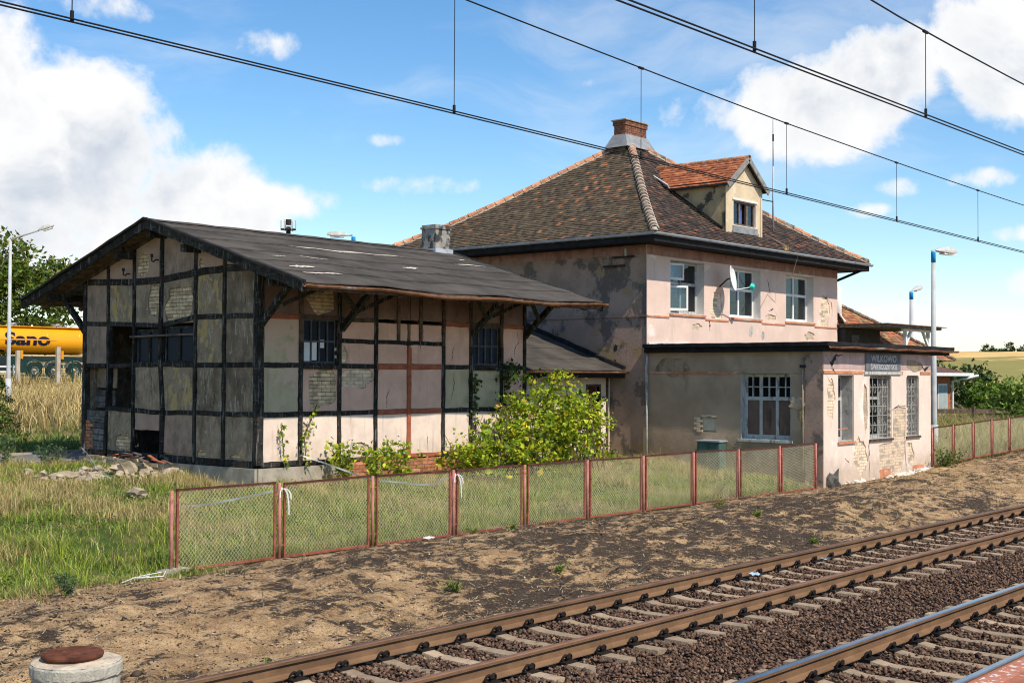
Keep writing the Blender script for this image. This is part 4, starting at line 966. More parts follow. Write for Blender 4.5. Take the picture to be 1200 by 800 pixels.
gutter(house, (E0x-.08, E0y-.06, 6.955), (E1x+.08, E0y-.06, 6.955), (0, -1, 0)); gutter(house, (E0x-.06, E0y-.08, 6.955), (E0x-.06, E1y, 6.955), (-1, 0, 0))
b = B(); b.tube([(E1x-.15, E0y-.05, 6.88), (E1x-.2, E0y+.1, 6.78), (HX1+.22, HY0+.12, 6.35), (HX1+.10, HY0+.2, 6.2), (HX1+.10, HY0+.2, 3.6)], .05, 10); b.build('downpipe', 'fascia', house, smooth=True)
# roof
AX, AY, AZ = 37.31, 26.89, 11.21
def rprof(s): return ez+.03+(AZ-ez-.03)*(s-.045*math.sin(math.pi*s)*(1-s)*1.6)
def slope_pt(e, s, lift=0): # e: eave point (x,y)
    return V((e[0]+(AX-e[0])*s, e[1]+(AY-e[1])*s, rprof(s)+lift))
corners = [(E0x-.05, E0y-.05), (E1x+.05, E0y-.05), (E1x+.05, E1y+.05), (E0x-.05, E1y+.05)]
deck = B(); ns = 10
for k in range(4):
    a, c = corners[k], corners[(k+1) % 4]
    vs = [slope_pt(e, i/ns, -.05) for i in range(ns+1) for e in (a, c)]
    deck.add(vs, [(2*i, 2*i+1, 2*i+3, 2*i+2) for i in range(ns)])
hroof = deck.build('roof', 'dark_inside', house)
TILE_L = [(.088, .066, .045), (.105, .080, .052), (.072, .056, .042), (.125, .097, .058), (.30, .125, .06), (.15, .097, .063)]
TILE_F = [(.060, .046, .040), (.085, .060, .050), (.045, .037, .033), (.095, .070, .053), (.27, .105, .055), (.13, .075, .053)]
TILE_O = [(.37, .125, .055), (.31, .10, .045), (.43, .16, .075), (.22, .08, .045), (.34, .14, .08)]
def tiles(parent, name, E, F, top_at, nrow, w, cols, wts, zf, nrm, skip=None, ex=1.45, seed=0, hot=None):
    """courses of plain tiles. E,F eave ends; at course s the row runs from E->top_at(E) to F->top_at(F)"""
    rg = random.Random(seed); b = B(); E, F = V(E), V(F); ev = (F-E); L = ev.length; eh = ev.normalized()
    for r in range(nrow):
        s0, s1 = r/nrow, min((r+ex)/nrow, 1.0)
        P0, Q0 = zf(E, s0), zf(F, s0); P1, Q1 = zf(E, s1), zf(F, s1)
        a_lo, a_hi = (P0-E).dot(eh), (Q0-E).dot(eh); t_lo, t_hi = (P1-E).dot(eh), (Q1-E).dot(eh)
        base0 = P0-eh*a_lo; base1 = P1-eh*t_lo
        a = math.floor(a_lo/w)*w+(w/2 if r % 2 else 0)-w
        while a < a_hi:
            x0, x1 = max(a+.004, a_lo), min(a+w-.004, a_hi); a += w
            if x1-x0 < .03: continue
            y0, y1 = min(max(x0, t_lo), t_hi), min(max(x1, t_lo), t_hi)
            mid = base0+eh*(x0+x1)/2
            if skip and skip(mid): continue
            j = rg.uniform(-.006, .008); sl = rg.uniform(-.008, .008); hL, hR = .034+j+sl, .034+j-sl
            wv = wts if not hot else [q*(hot(mid) if i == 4 else 1) for i, q in enumerate(wts)]
            c = rg.choices(cols, wv)[0]; k = rg.uniform(.82, 1.2); b.col = tuple(q*k for q in c)
            v = [base0+eh*x0+nrm*hL, base0+eh*x1+nrm*hR, base1+eh*y1+nrm*.008, base1+eh*y0+nrm*.008, base0+eh*x0+nrm*(hL-.022), base0+eh*x1+nrm*(hR-.022)]
            b.add(v, [(0, 1, 2, 3), (4, 5, 1, 0), (5, 2, 1), (4, 0, 3)])
    return b.build(name, 'tile', parent, kind='stuff', fixn=False)
for k in range(4):
    a, c = corners[k], corners[(k+1) % 4]
    e0, e1 = V((a[0], a[1], 0)), V((c[0], c[1], 0)); mid = (e0+e1)/2; inw = V((AX, AY, 0))-mid
    inw -= (e1-e0).normalized()*inw.dot((e1-e0).normalized()); run = inw.length; n = (-inw.normalized()*(AZ-ez)+V((0, 0, 1))*run).normalized()
    front = k == 0
    dsk = (lambda p: 35.62 < p.x < 37.80 and 21.9 < p.y and p.z < 9.0+min(p.x-35.6, 37.8-p.x)*.8) if front else None
    hot = (lambda p: (2.6 if p.z > 10 else 1.0)*(1.6 if (p.x > 39) else 1)) if front else (lambda p: 2.2 if 8.2 < p.z < 10.2 and p.y < 27 else .7)
    tiles(hroof, 'tile_courses', e0, e1, None, 46, .165, TILE_F if front else TILE_L, [.30, .26, .22, .10, .045, .075] if front else [.28, .25, .17, .18, .05, .07],
          lambda e, s: slope_pt((e.x, e.y), s), n, skip=dsk, seed=k, hot=hot)
# hip tiles, each a barrel tile bedded in lime mortar
hm = B(); n = 7
vs = []
for x, r in ((0, .105), (.40, .085)):
    for j in range(n): t = math.pi*(j/(n-1))*1.06-.09; vs.append((x, -r*math.cos(t), r*math.sin(t)))
vs2 = [(x, y*.84, z*.84) for x, y, z in vs]
hm.add(vs+vs2, [(j, j+1, n+j+1, n+j) for j in range(n-1)]+[(2*n+j+1, 2*n+j, 3*n+j, 3*n+j+1) for j in range(n-1)]+[(j+1, j, 2*n+j, 2*n+j+1) for j in range(n-1)])
def hipmesh(mat):
    me = bpy.data.meshes.new('hip_tile'); me.from_pydata(hm.v, [], hm.f); me.materials.append(M[mat]); return me
HM, HO = hipmesh('hiptile'), hipmesh('hiptile_o')
def hip_run(parent, P, Q, me_fn, lift=.05, step=.30):
    P, Q = V(P), V(Q); d = Q-P; L = d.length; k = int(L/step); org = OFF[parent.name]
    return k
def place_hip(parent, p, d, me, scale=1.0):
    o = bpy.data.objects.new('hip_tile', me); link(o, parent); org = OFF[parent.name]
    q = d.to_track_quat('X', 'Z'); o.rotation_mode = 'QUATERNION'; o.rotation_quaternion = q; o.location = V(p)-org; o.scale = (scale,)*3
    return o
for k in range(4):
    c = corners[k]; N = 27
    pts = [slope_pt(c, .012+.95*i/N, .045) for i in range(N+1)]
    mort = B(); mort.tube([p-V((0, 0, .03)) for p in pts], .11, 6); 
    for i in range(N):
        d_ = (pts[i+1]-pts[i]).normalized(); s_ = d_.cross(V((0, 0, 1))).normalized(); u_ = s_.cross(d_); rr = .128 if k == 0 else .122
        mort.tube([pts[i]+d_*.02+s_*(rr*math.cos(t))+u_*(rr*math.sin(t)-.01) for t in np.linspace(0, math.pi, 7)], .024 if k == 0 else .013, 5)
    mort.build('hip_mortar', 'limemortar', hroof, smooth=True)
    for i in range(N):
        orange = (k == 3 and i > 1) or (k == 1 and (i % 3 != 0)) or (k == 0 and i > N-6)
        p = pts[i]+V((random.uniform(-.012, .012), random.uniform(-.012, .012), random.uniform(-.006, .012)))
        place_hip(hroof, p, pts[i+1]-pts[i], HO if orange else HM, 1.15)
# chimney with brick courses and lead skirt
CHF, CHL = frontF(26.62), leftF(36.66)
b = B(); b.box(36.67, 37.95, 26.63, 27.12, 10.6, 11.86); ch = b.build('chimney', 'mortar_d', house)
def chimney_bricks():
    b = B(); H = .085
    for r in range(6):
        z = 11.42+r*H; o = .0 if r < 4 else .035
        for fr, a0, a1 in ((CHF, 36.66-o, 37.96+o), (CHL, 26.62-o, 27.13+o), (backF(27.13), 36.66-o, 37.96+o), (rightF(37.96), 26.62-o, 27.13+o)):
            L = .25; a = a0-(L/2 if r % 2 else 0)
            while a < a1:
                q0, q1 = max(a, a0)+.006, min(a+L, a1)-.006; a += L
                if q1-q0 > .03: b.fbox(fr, q0, q1, z+.006, z+H-.006, -.05, o+random.uniform(-.002, .006))
    return b.build('brick_courses', surf('chimney_brick', (.24, .11, .068), .35, 9, [((.07, .05, .045), 7, .5, .62, (1, 1, 1), .7), ((.46, .30, .2), 9, .6, .7, (1, 1, 1), .6)], bump=.5), ch, kind='stuff', fixn=False)
chimney_bricks()
b = B(); b.box(36.58, 38.04, 26.54, 27.21, 11.933, 11.975); b.build('chimney_cap', 'concrete', ch)
b = B(); vs = [(36.42, 26.36, 10.95), (38.20, 26.36, 10.95), (38.20, 27.40, 10.95), (36.42, 27.40, 10.95), (36.635, 26.595, 11.43), (37.985, 26.595, 11.43), (37.985, 27.155, 11.43), (36.635, 27.155, 11.43)]
b.add(vs, [(0, 1, 5, 4), (1, 2, 6, 5), (2, 3, 7, 6), (3, 0, 4, 7)]); b.build('chimney_flashing', 'lead', ch)

# dormer
DX0, DX1, DY, DEZ, DAZ = 35.56, 37.86, 21.80, 9.10, 10.02; DXM = (DX0+DX1)/2
DF = frontF(DY)
dwin = rect(36.03, 37.50, 7.74, 8.58)
b = B(); b.slab(DF, [(DX0, 7.3), (DX1, 7.3), (DX1, DEZ), (DXM, DAZ-.06), (DX0, DEZ)], [dwin], -.22, 0); dormer = b.build('dormer', 'dorm_front', house)
def ry_at(z): # where the main front slope reaches height z
    lo, hi = 0, 1
    for _ in range(30):
        m_ = (lo+hi)/2
        if rprof(m_) < z: lo = m_
        else: hi = m_
    return corners[0][1]+(AY-corners[0][1])*lo
for fr, xx in ((leftF(DX0), DX0), (rightF(DX1), DX1)):
    b = B(); b.slab(fr, [(DY+.01, 7.3), (ry_at(7.6)+.1, 7.5), (ry_at(DEZ)+.2, DEZ), (DY+.01, DEZ)], (), -.2, 0.001); b.build('cheek', 'dorm_side', dormer)
    b = B(); s = 1 if fr.nn.x > 0 else -1
    b.beam((xx+s*.05, ry_at(7.55)-.05, 7.62), (xx+s*.05, ry_at(DEZ)-.08, DEZ+.04), .14, .03, side=(1, 0, 0)); b.build('lead_valley', 'fascia', dormer)
    b = B(); b.beam((xx+s*.04, DY-.12, DEZ-.02), (xx+s*.04, ry_at(DEZ)+.1, DEZ-.02), .10, .16, side=(1, 0, 0)); b.build('eaves_board', 'fascia', dormer)
for x0_, x1_ in ((DX0-.01, DX0+.10), (DX1-.10, DX1+.01)): b = B(); b.fbox(DF, x0_, x1_, 7.47, DEZ, .001, .03); b.build('corner_board', 'dorm_front', dormer)
lining(dormer, DF, 36.03, 37.50, 7.74, 8.58, -.2, .005, 'reveal', .02)
b = B(); w = .06
b.fbox(DF, 36.05, 36.05+w, 7.76, 8.56, -.12, -.06); b.fbox(DF, 37.48-w, 37.48, 7.76, 8.56, -.12, -.06); b.fbox(DF, 36.11, 37.42, 7.76, 7.82, -.12, -.061); b.fbox(DF, 36.11, 37.42, 8.50, 8.56, -.12, -.061)
for x in (36.53, 37.0): b.fbox(DF, x-.05, x+.05, 7.82, 8.50, -.12, -.055)
b.build('window', 'frame_brown', dormer)
for x0_, x1_ in ((36.11, 36.48), (37.05, 37.42)): b = B(); b.fbox(DF, x0_, x1_, 7.82, 8.50, -.1, -.094); b.build('pane', 'glass', dormer)
b = B(); n = 14; b.add([DF(36.62+.3*k/n, z, -.2+.03*math.sin(k*1.3)) for z in (7.77, 8.55) for k in range(n+1)], [(k, k+1, n+2+k, n+1+k) for k in range(n)]); b.build('blue_curtain', 'curtain_blue', dormer)
b = B(); b.fbox(DF, 35.98, 37.55, 8.58, 8.64, -.02, .04); b.build('head_board', 'white', dormer)
b = B(); b.fbox(DF, 35.95, 37.60, 7.50, 7.57, -.02, .06); b.fbox(DF, 35.99, 37.56, 7.575, 7.73, -.02, .035); b.build('sill_flashing', 'lead', dormer)
drb = DY-.18
dp = (DAZ-DEZ)/(DXM-DX0); ex = .16
yb = ry_at(DAZ-.05)+.1
for s in (-1, 1):
    xe = DXM+s*(DXM-DX0+ex); zE = DEZ-ex*dp+.06; zR = DAZ+.02
    ybE = ry_at(zE)+.1
    b = B(); b.add([(xe, drb, zE-.05), (DXM, drb, zR-.05), (DXM, yb, zR-.05), (xe, ybE, zE-.05), (xe, drb, zE), (DXM, drb, zR), (DXM, yb, zR), (xe, ybE, zE)], BF); rf = b.build('dormer_roof', 'dark_inside', dormer)
    nrm = V((s*(zR-zE), 0, abs(xe-DXM))).normalized()
    def zf(e, t, xe=xe, zE=zE, zR=zR): return V((xe+(DXM-xe)*t, e.y, zE+(zR-zE)*t))
    EE, FF = V((xe, drb-.03, 0)), V((xe, yb, 0))
    rmain = lambda p: p.z < rprof(min(1, max(0, (p.y-corners[0][1])/(AY-corners[0][1]))))-.05
    tiles(rf, 'tile_courses', EE, FF, None, 10, .165, TILE_O, [.3, .25, .18, .15, .12], zf, nrm, skip=rmain, seed=20+s)
    b = B(); b.beam((xe, drb-.02, zE-.06), (DXM, drb-.02, zR-.06), .04, .17, side=(0, 1, 0)); b.build('bargeboard', 'barge', dormer)
for i in range(int((yb-drb)/.30)):
    place_hip(hroof, (DXM, drb-.05+i*.30, DAZ+.0), V((0, 1, 0)), HO).name = 'ridge_tile'
b = B(); b.beam((DX0-.22, ry_at(DEZ)-.25, DEZ+.02), (DX0+.3, ry_at(DEZ+.5)+.1, DEZ+.52), .03, .16, side=(0, 1, 0)); b.build('white_flashing', 'white', dormer)

# ================================================================== flat-roofed annex towards the tracks
annex = thing('waiting_room_annex', (31.2, 16.1, -.2), 'single-storey crumbling pink annex with flat dark roof and barred windows', 'annex')
AF, AL = frontF(16.10), leftF(HX0)
AX1 = 38.26; AZ1 = 3.46
AW = [(32.04, 32.99, .99, 2.83), (33.98, 35.43, .99, 2.83), (36.47, 37.38, 1.0, 2.83)]
def arch(a0, a1, b0, b1, r=.10): return [(a0, b0), (a1, b0), (a1, b1-r), (a1-.03, b1-.03), (a1-r, b1), (a0+r, b1), (a0+.03, b1-.03), (a0, b1-r)]
ah = [rect(*AW[0]), arch(*AW[1]), arch(*AW[2])]
ph = [blob(33.40, .55, .40, .52, 24, 61, .16, (32.9, 33.90, -.05, 1.35)), blob(31.62, 2.15, .24, .52, 22, 62, .16, (31.3, 31.98, 1.3, 2.75)),
      [(34.62, .02), (35.2, -.03), (36.1, .0), (36.35, .5), (36.40, 1.2), (36.42, 1.86), (35.95, 1.90), (35.55, 1.78), (35.50, .9), (35.3, .85), (34.9, .85), (34.60, .80)], blob(33.72, 1.9, .13, .7, 22, 64, .12, (33.45, 33.92, 1.1, 2.7)), blob(36.75, .45, .22, .4, 16, 65, .25)]
b = B(); b.slab(AF, rect(HX0+.03, AX1-.03, -.5, AZ1), ah, -.40, 0); b.build('front_wall', 'mortar', annex)
b = B(); b.slab(AF, rect(HX0, AX1, -.5, AZ1), ah+ph, .001, .03); b.build('front_plaster', 'annex_front', annex)
for h in ph: bricks(annex, AF, h, .004, 'brick_y', single=False)
b = B(); b.fbox(AF, HX0-.004, AX1+.004, 2.98, AZ1-.01, .0305, .036); b.build('frieze', 'annex_frieze', annex)
for a0, a1 in ((HX0-.01, 33.55), (36.05, 36.2), (37.45, AX1)): b = B(); b.fbox(AF, a0, a1, 2.86, 2.945, .02, .05); b.build('string_course', 'band', annex)
b = B(); b.fbox(AF, 33.6, 36.05, 2.85, 2.93, .02, .075); b.build('lintel', 'white_old', annex)
for x0_, x1_ in ((34.65, 35.35), (36.9, 37.7)): b = B(); b.fbox(AF, x0_, x1_, -.3, .11, .0305, .036); b.build('red_base_paint', 'band', annex)
aw = rect(17.04, 18.62, 1.02, 2.87)
b = B(); b.slab(AL, rect(16.101, HY0-.001, -.5, AZ1), [aw, rect(19.42, 19.94, 1.18, 1.60)], -.38, .002); b.build('side_wall', 'annex_left', annex)
b = B(); b.slab(rightF(AX1), rect(16.11, HY0, -.5, AZ1), (), -.38, -.03); b.build('side_wall', 'annex_front', annex)
b = B(); b.box(HX0+.5, AX1-.5, 21.0, 21.1, 0, 3.4); b.box(HX0+.4, AX1-.4, 16.6, 21.0, -.3, -.1); b.build('inner_wall', 'dark_inside', annex)
# corner pier, cracked edge
b = B(); b.slab(AL, [(16.075, -.4), (16.62, -.4), (16.60, .5), (16.64, 1.4), (16.58, 2.2), (16.62, 3.4), (16.075, 3.4)], (), .003, .03); b.build('corner_pier', 'main_left', annex)
for poly, m in ((blob(16.85, 2.05, .20, .20, 18, 71, .3), 'rubble'), (blob(16.72, 1.75, .12, .3, 16, 72, .3), 'pl_ochre'), (blob(20.9, 3.05, .55, .3, 20, 73, .15), 'pl_grey')):
    b = B(); b.slab(AL, poly, (), .003, .034 if m == 'rubble' else .012); b.build('plaster_patch', m, annex)
b = B(); b.fbox(AL, 18.7, 21.7, 2.84, 2.90, .002, .03); b.build('string_course', 'band', annex)
b = B(); b.fbox(AL, 16.7, 18.7, 2.88, 2.92, .002, .04); b.build('string_course', 'annex_left', annex)
lining(annex, AL, 17.04, 18.62, 1.02, 2.87, -.37, .01, 'white_old')
b = B(); b.fbox(AL, 16.98, 18.70, .95, 1.02, -.3, .06); b.build('sill', 'white_old', annex)
ww = window(annex, AL, 17.06, 18.60, 1.04, 2.85, -.20, [1/3, 2/3], [.62], 'white_old', 'glass_blue', .085, .07)
for i in range(3):
    a0 = 17.06+1.54*i/3+.06; a1 = 17.06+1.54*(i+1)/3-.06
    b = B(); b.fbox(AL, (a0+a1)/2-.015, (a0+a1)/2+.015, 2.2, 2.78, -.25, -.19); b.fbox(AL, a0, a1, 2.47, 2.50, -.25, -.191); b.build('glazing_bar', 'white_old', ww)
    b = B(); b.fbox(AL, a0, a1, 1.13, 2.10, -.228, -.212); b.build('boarded_pane', 'board_brown', ww)
# meter box in its broken recess, teal cabinet under it
b = B(); b.fbox(AL, 19.44, 19.92, 1.20, 1.58, -.3, -.04); mb = b.build('meter_box', 'beige', annex)
b = B(); b.fbox(AL, 19.50, 19.86, 1.24, 1.54, -.04, -.025); b.build('meter_box_lid', 'beige', mb)
for k in range(9):
    o = bpy.data.objects.new('brick', brick_mesh('brick_y', k % 4)); link(o, annex); s = k % 2
    o.location = AL(19.98+.09*s if k < 6 else 19.5+.16*(k-6), 1.2+.072*k if k < 6 else 1.63+.02*s, -.03)-OFF[annex.name]; o.rotation_euler = (0, 0, math.pi/2); o.scale = (.2, .09, .06)
# annex windows
for i, (a0, a1, b0, b1) in enumerate(AW):
    lining(annex, AF, a0, a1, b0, b1, -.39, .0, 'reveal_d', .02)
    b = B(); b.fbox(AF, a0-.05, a1+.05, b0-.06, b0, -.2, .08); b.build('sill', 'timber_old' if i else 'band', annex)
    window(annex, AF, a0+.025, a1-.025, b0+.02, b1-.02, -.33, [.5], [.64], 'white_old', 'glass', .07, .05)
    if i:
        gr = B(); n = 5 if i == 1 else 4
        for k in range(n): x = a0+.08+(a1-a0-.16)*k/(n-1); gr.tube([AF(x, b0+.02, -.07), AF(x, b1-.03, -.07)], .011, 6)
        for k in range(7): z = b0+.12+(b1-b0-.2)*k/6; gr.tube([AF(a0+.01, z, -.085), AF(a1-.01, z, -.085)], .010, 6)
        for k in range(n-1):
            for q in range(3):
                x = a0+.08+(a1-a0-.16)*(k+.5)/(n-1); z = b0+.35+.55*q
                gr.tube([AF(x+.07*math.sin(t), z+.13*math.cos(t), -.078) for t in np.linspace(0, 6.28, 11)], .007, 5, cap=False)
        gr.build('window_grille', 'grille', annex)
    b = B(); n = 16; b.add([AF(a0+.1+(a1-a0)*.5*k/n, z, -.5+.03*math.sin(k*1.5)) for z in (b0, b1) for k in range(n+1)], [(k, k+1, n+2+k, n+1+k) for k in range(n)]); b.build('curtain', 'curtain', annex)
b = B(); b.tube([AF(32.02, 1.33, -.05), AF(32.75, 1.34, -.05)], .02, 6); b.build('window_bar', 'band', annex)
crack(AF, [(31.3, 3.4), (31.62, 3.12), (31.9, 3.35), (32.3, 3.38)], .10, .038, 'iron', annex); crack(AF, [(31.62, 3.12), (31.75, 2.95), (32.1, 2.72)], .07, .052, 'iron', annex); crack(AF, [(31.25, 2.9), (31.5, 2.7), (31.75, 2.5)], .06, .032, 'iron', annex)
crack(AF, [(33.92, 1.0), (33.93, .5), (33.95, -.1)], .05, .032, 'iron', annex); crack(AF, [(36.42, .95), (36.40, .45), (36.45, .0)], .06, .032, 'iron', annex); crack(AF, [(35.45, 1.80), (35.9, 1.93), (36.45, 1.93)], .05, .033, 'iron', annex)
crack(AF, [(37.2, 3.38), (37.55, 3.15), (37.75, 3.0), (38.1, 3.1)], .12, .038, 'iron', annex); crack(AF, [(32.4, .55), (32.6, .45), (32.7, .4)], .06, .032, 'iron', annex)
b = B(); b.slab(AF, blob(37.0, 3.12, .55, .18, 18, 81, .15), (), .02, .039); b.build('plaster_patch', 'pl_grey', annex)
crack(HF, [(38.35, 5.0), (38.7, 5.1), (39.1, 4.78)], .05, .03, 'iron', house); crack(HF, [(42.2, 5.72), (42.6, 5.66), (43.0, 5.5), (43.05, 5.0)], .05, .03, 'iron', house)
crack(HF, [(38.3, 6.1), (38.5, 5.6)], .05, .03, 'iron', house); crack(HF, [(34.6, 4.62), (34.65, 4.4), (34.66, 4.2)], .05, .03, 'iron', house)
# flat roof
b = B(); b.box(30.95, 39.45, 15.84, HY0-.03, 3.62, 3.70); ar = b.build('roof', 'felt', annex)
b = B(); b.box(31.02, 39.38, 15.92, HY0-.03, AZ1+.002, 3.618); b.build('roof_slab', 'fascia', ar)
b = B(); 
for (p, q) in (((30.93, 15.82), (39.47, 15.82)), ((30.93, 15.82), (30.93, 21.80)), ((39.47, 15.82), (39.47, 21.80))):
    b.beam((*p, 3.665), (*q, 3.665), .05, .11, seg=24, jit=.006, cham=.2)
b.build('roof_edge', 'fascia', ar)
o = B(); n = 30; vs = []
for i in range(n+1):
    x = 31.0+8.6*i/n
    for j in range(7): t = math.pi*j/6; vs.append((x, 15.75-.055*math.cos(t), 3.60-.055*math.sin(t)-.01*math.sin(i)))
o.add(vs, [(i*7+j, i*7+j+1, (i+1)*7+j+1, (i+1)*7+j) for i in range(n) for j in range(6)]); o = o.build('gutter', 'gutter_rust', ar); o.modifiers.new('t', 'SOLIDIFY').thickness = .008
b = B()
for i in range(34):
    x = 31.05+random.random()*4.6 if i < 16 else 31+random.random()*8
    b.beam((x, 21.78, 3.70), (x+random.uniform(.2, .5), 21.78, 3.72), .09, random.uniform(.03, .10), seg=2, jit=.01)
b.build('roof_edge_mortar', 'felt_dark', ar)
b = B(); b.slab(frontF(21.80), [(31.2, 3.69), (34.6, 3.69), (34.4, 3.80), (33.8, 3.76), (33.2, 3.86), (32.6, 3.80), (31.9, 3.84), (31.2, 3.78)], (), 0, .02); b.build('flashing_mortar', 'reveal', ar)
# white downpipe at the joint of house and annex, conduit on the pier
b = B(); b.tube([AL(21.80, -.1, .06), AL(21.80, 3.5, .06)], .035, 8); b.build('conduit', 'white_old', annex, smooth=True)
b = B(); b.tube([AL(16.66, -.1, .05), AL(16.66, 3.3, .05)], .025, 6); b.build('conduit', 'pl_grey', annex, smooth=True)
b = B(); b.fbox(AL, 16.58, 16.72, 3.02, 3.1, .03, .12); b.build('wall_bracket', 'iron', annex)
for y, z in ((22.9, 6.12), (22.55, 6.38)): b = B(); b.tube([HL(y, z, .0), HL(y+.02, z, .18)], .02, 6); b.beam(HL(y-.3, z, .1), HL(y+.5, z, .1), .05, .05); b.build('wall_bracket', 'iron', house)
b = B(); b.tube([HL(22.55, 6.4, .12), HL(22.55, 6.62, .12)], .035, 8); b.build('insulator', 'white_old', house)
for y, z in ((23.0, 3.62), (23.02, 3.15)): b = B(); b.slab(HL, blob(y, z, .07, .11, 12, int(y*100), .3), (), .0, .006); b.build('hole', 'iron', house)
# name board
sign = thing('station_sign', (34.8, 16.05, 3.2), 'faded blue-grey station name board under the flat roof edge', 'sign')
b = B(); b.fbox(AF, 33.66, 36.0, 2.955, 3.45, .037, .062); b.build('board', 'signboard', sign)
for txt, size, z, sx, off in (('WILKOWO', .27, 3.215, 1.22, .004), ('ŚWIEBODZIŃSKIE', .20, 2.995, 1.10, .003)):
    vs, fs = text_mesh(txt, size, off, .003, sx); b = B(); b.add([AF(34.86+x, z+y, .066+zz) for x, y, zz in vs], fs); b.build('lettering', 'letter', sign, fixn=False)

# ================================================================== tiled rear wing and canopy to the right of the house
wing = thing('tiled_wing', (46.5, 24, .3), 'low wing with mossy red tiled roof to the right behind the annex', 'house wing')
b = B(); b.box(HX1+.03, 52.0, 22.6, 31.5, 0, 3.6); b.build('wall', 'main_front', wing)
WE0, WE1, WT0, WT1 = V((HX1+.03, 21.2, 3.45)), V((53.0, 21.2, 3.45)), V((HX1+.03, 25.6, 6.6)), V((46.9, 25.6, 6.6))
b = B(); b.add([WE0, WE1, WT1, WT0, WE1+V((0, 9, 0)), WE0+V((0, 9, 0))], [(0, 1, 2, 3), (1, 4, 2), (4, 5, 3, 2)]); wr = b.build('roof', 'dark_inside', wing)
wn = (WE1-WE0).cross(WT0-WE0).normalized()
def wzf(e, s):
    t = (WT0 if (e-WE0).length < (e-WE1).length else WT1); return V((e.x+(t.x-e.x)*s, e.y+(t.y-e.y)*s, e.z+(t.z-e.z)*s))
tiles(wr, 'tile_courses', WE0, WE1, None, 26, .22, [(.36, .13, .06), (.24, .10, .06), (.30, .22, .10), (.16, .10, .07), (.44, .18, .09)], [.3, .22, .2, .13, .15], wzf, wn, seed=40)
N = 22
for i in range(N):
    p = WE1.lerp(WT1, i/N)+V((0, 0, .03)); place_hip(wr, p, WT1-WE1, HM, 1.1)
for i in range(9):
    p = V((44.15+.12*i, 21.95-.02*i, 4.75-.115*i)); o = place_hip(wr, p, V((-.12, .02, .115)), HM, 1.25)
b = B(); b.tube([(46.2, 23.2, 4.6), (46.2, 23.2, 6.35)], .17, 12); b.build('flue_pipe', 'reveal', wing, smooth=True)
b = B(); b.lathe([(.36, 0), (.18, .22), (.175, .3)], (46.2, 23.2, 4.95), 14); b.build('flue_collar', 'white', wing)
canopy = thing('canopy', (46, 21, 3.7), 'flat canopy slab on white braced posts over the dark opening behind the annex roof', 'canopy')
b = B(); b.box(43.5, 48.45, 19.9, 22.4, 4.60, 4.70); b.build('slab', 'wood_grey', canopy)
b = B(); b.box(43.4, 48.75, 19.8, 22.5, 4.702, 4.73); b.build('roof_sheet', 'gutter_rust', canopy)
for x in (45.75, 47.85):
    b = B(); b.beam((x, 20.2, 3.1), (x, 20.2, 4.60), .12, .12); b.build('post', 'white', canopy)
    b = B(); s = 1 if x < 46.5 else -1; b.beam((x, 20.2, 3.95), (x+s*.55, 20.2, 4.58), .09, .09); b.build('brace', 'white', canopy)
b = B(); b.beam((45.5, 20.2, 4.56), (48.2, 20.2, 4.56), .1, .1); b.build('beam', 'white', canopy)
b = B(); b.box(43.6, 46.6, 21.6, 22.3, 3.3, 4.58); b.build('dark_opening', 'dark_inside', canopy)  # solid dark box; the opening's inner shade is its colour
b = B(); b.box(44.1, 44.7, 21.55, 21.6, 3.5, 4.35); b.build('window_frame', 'wood_grey', canopy)

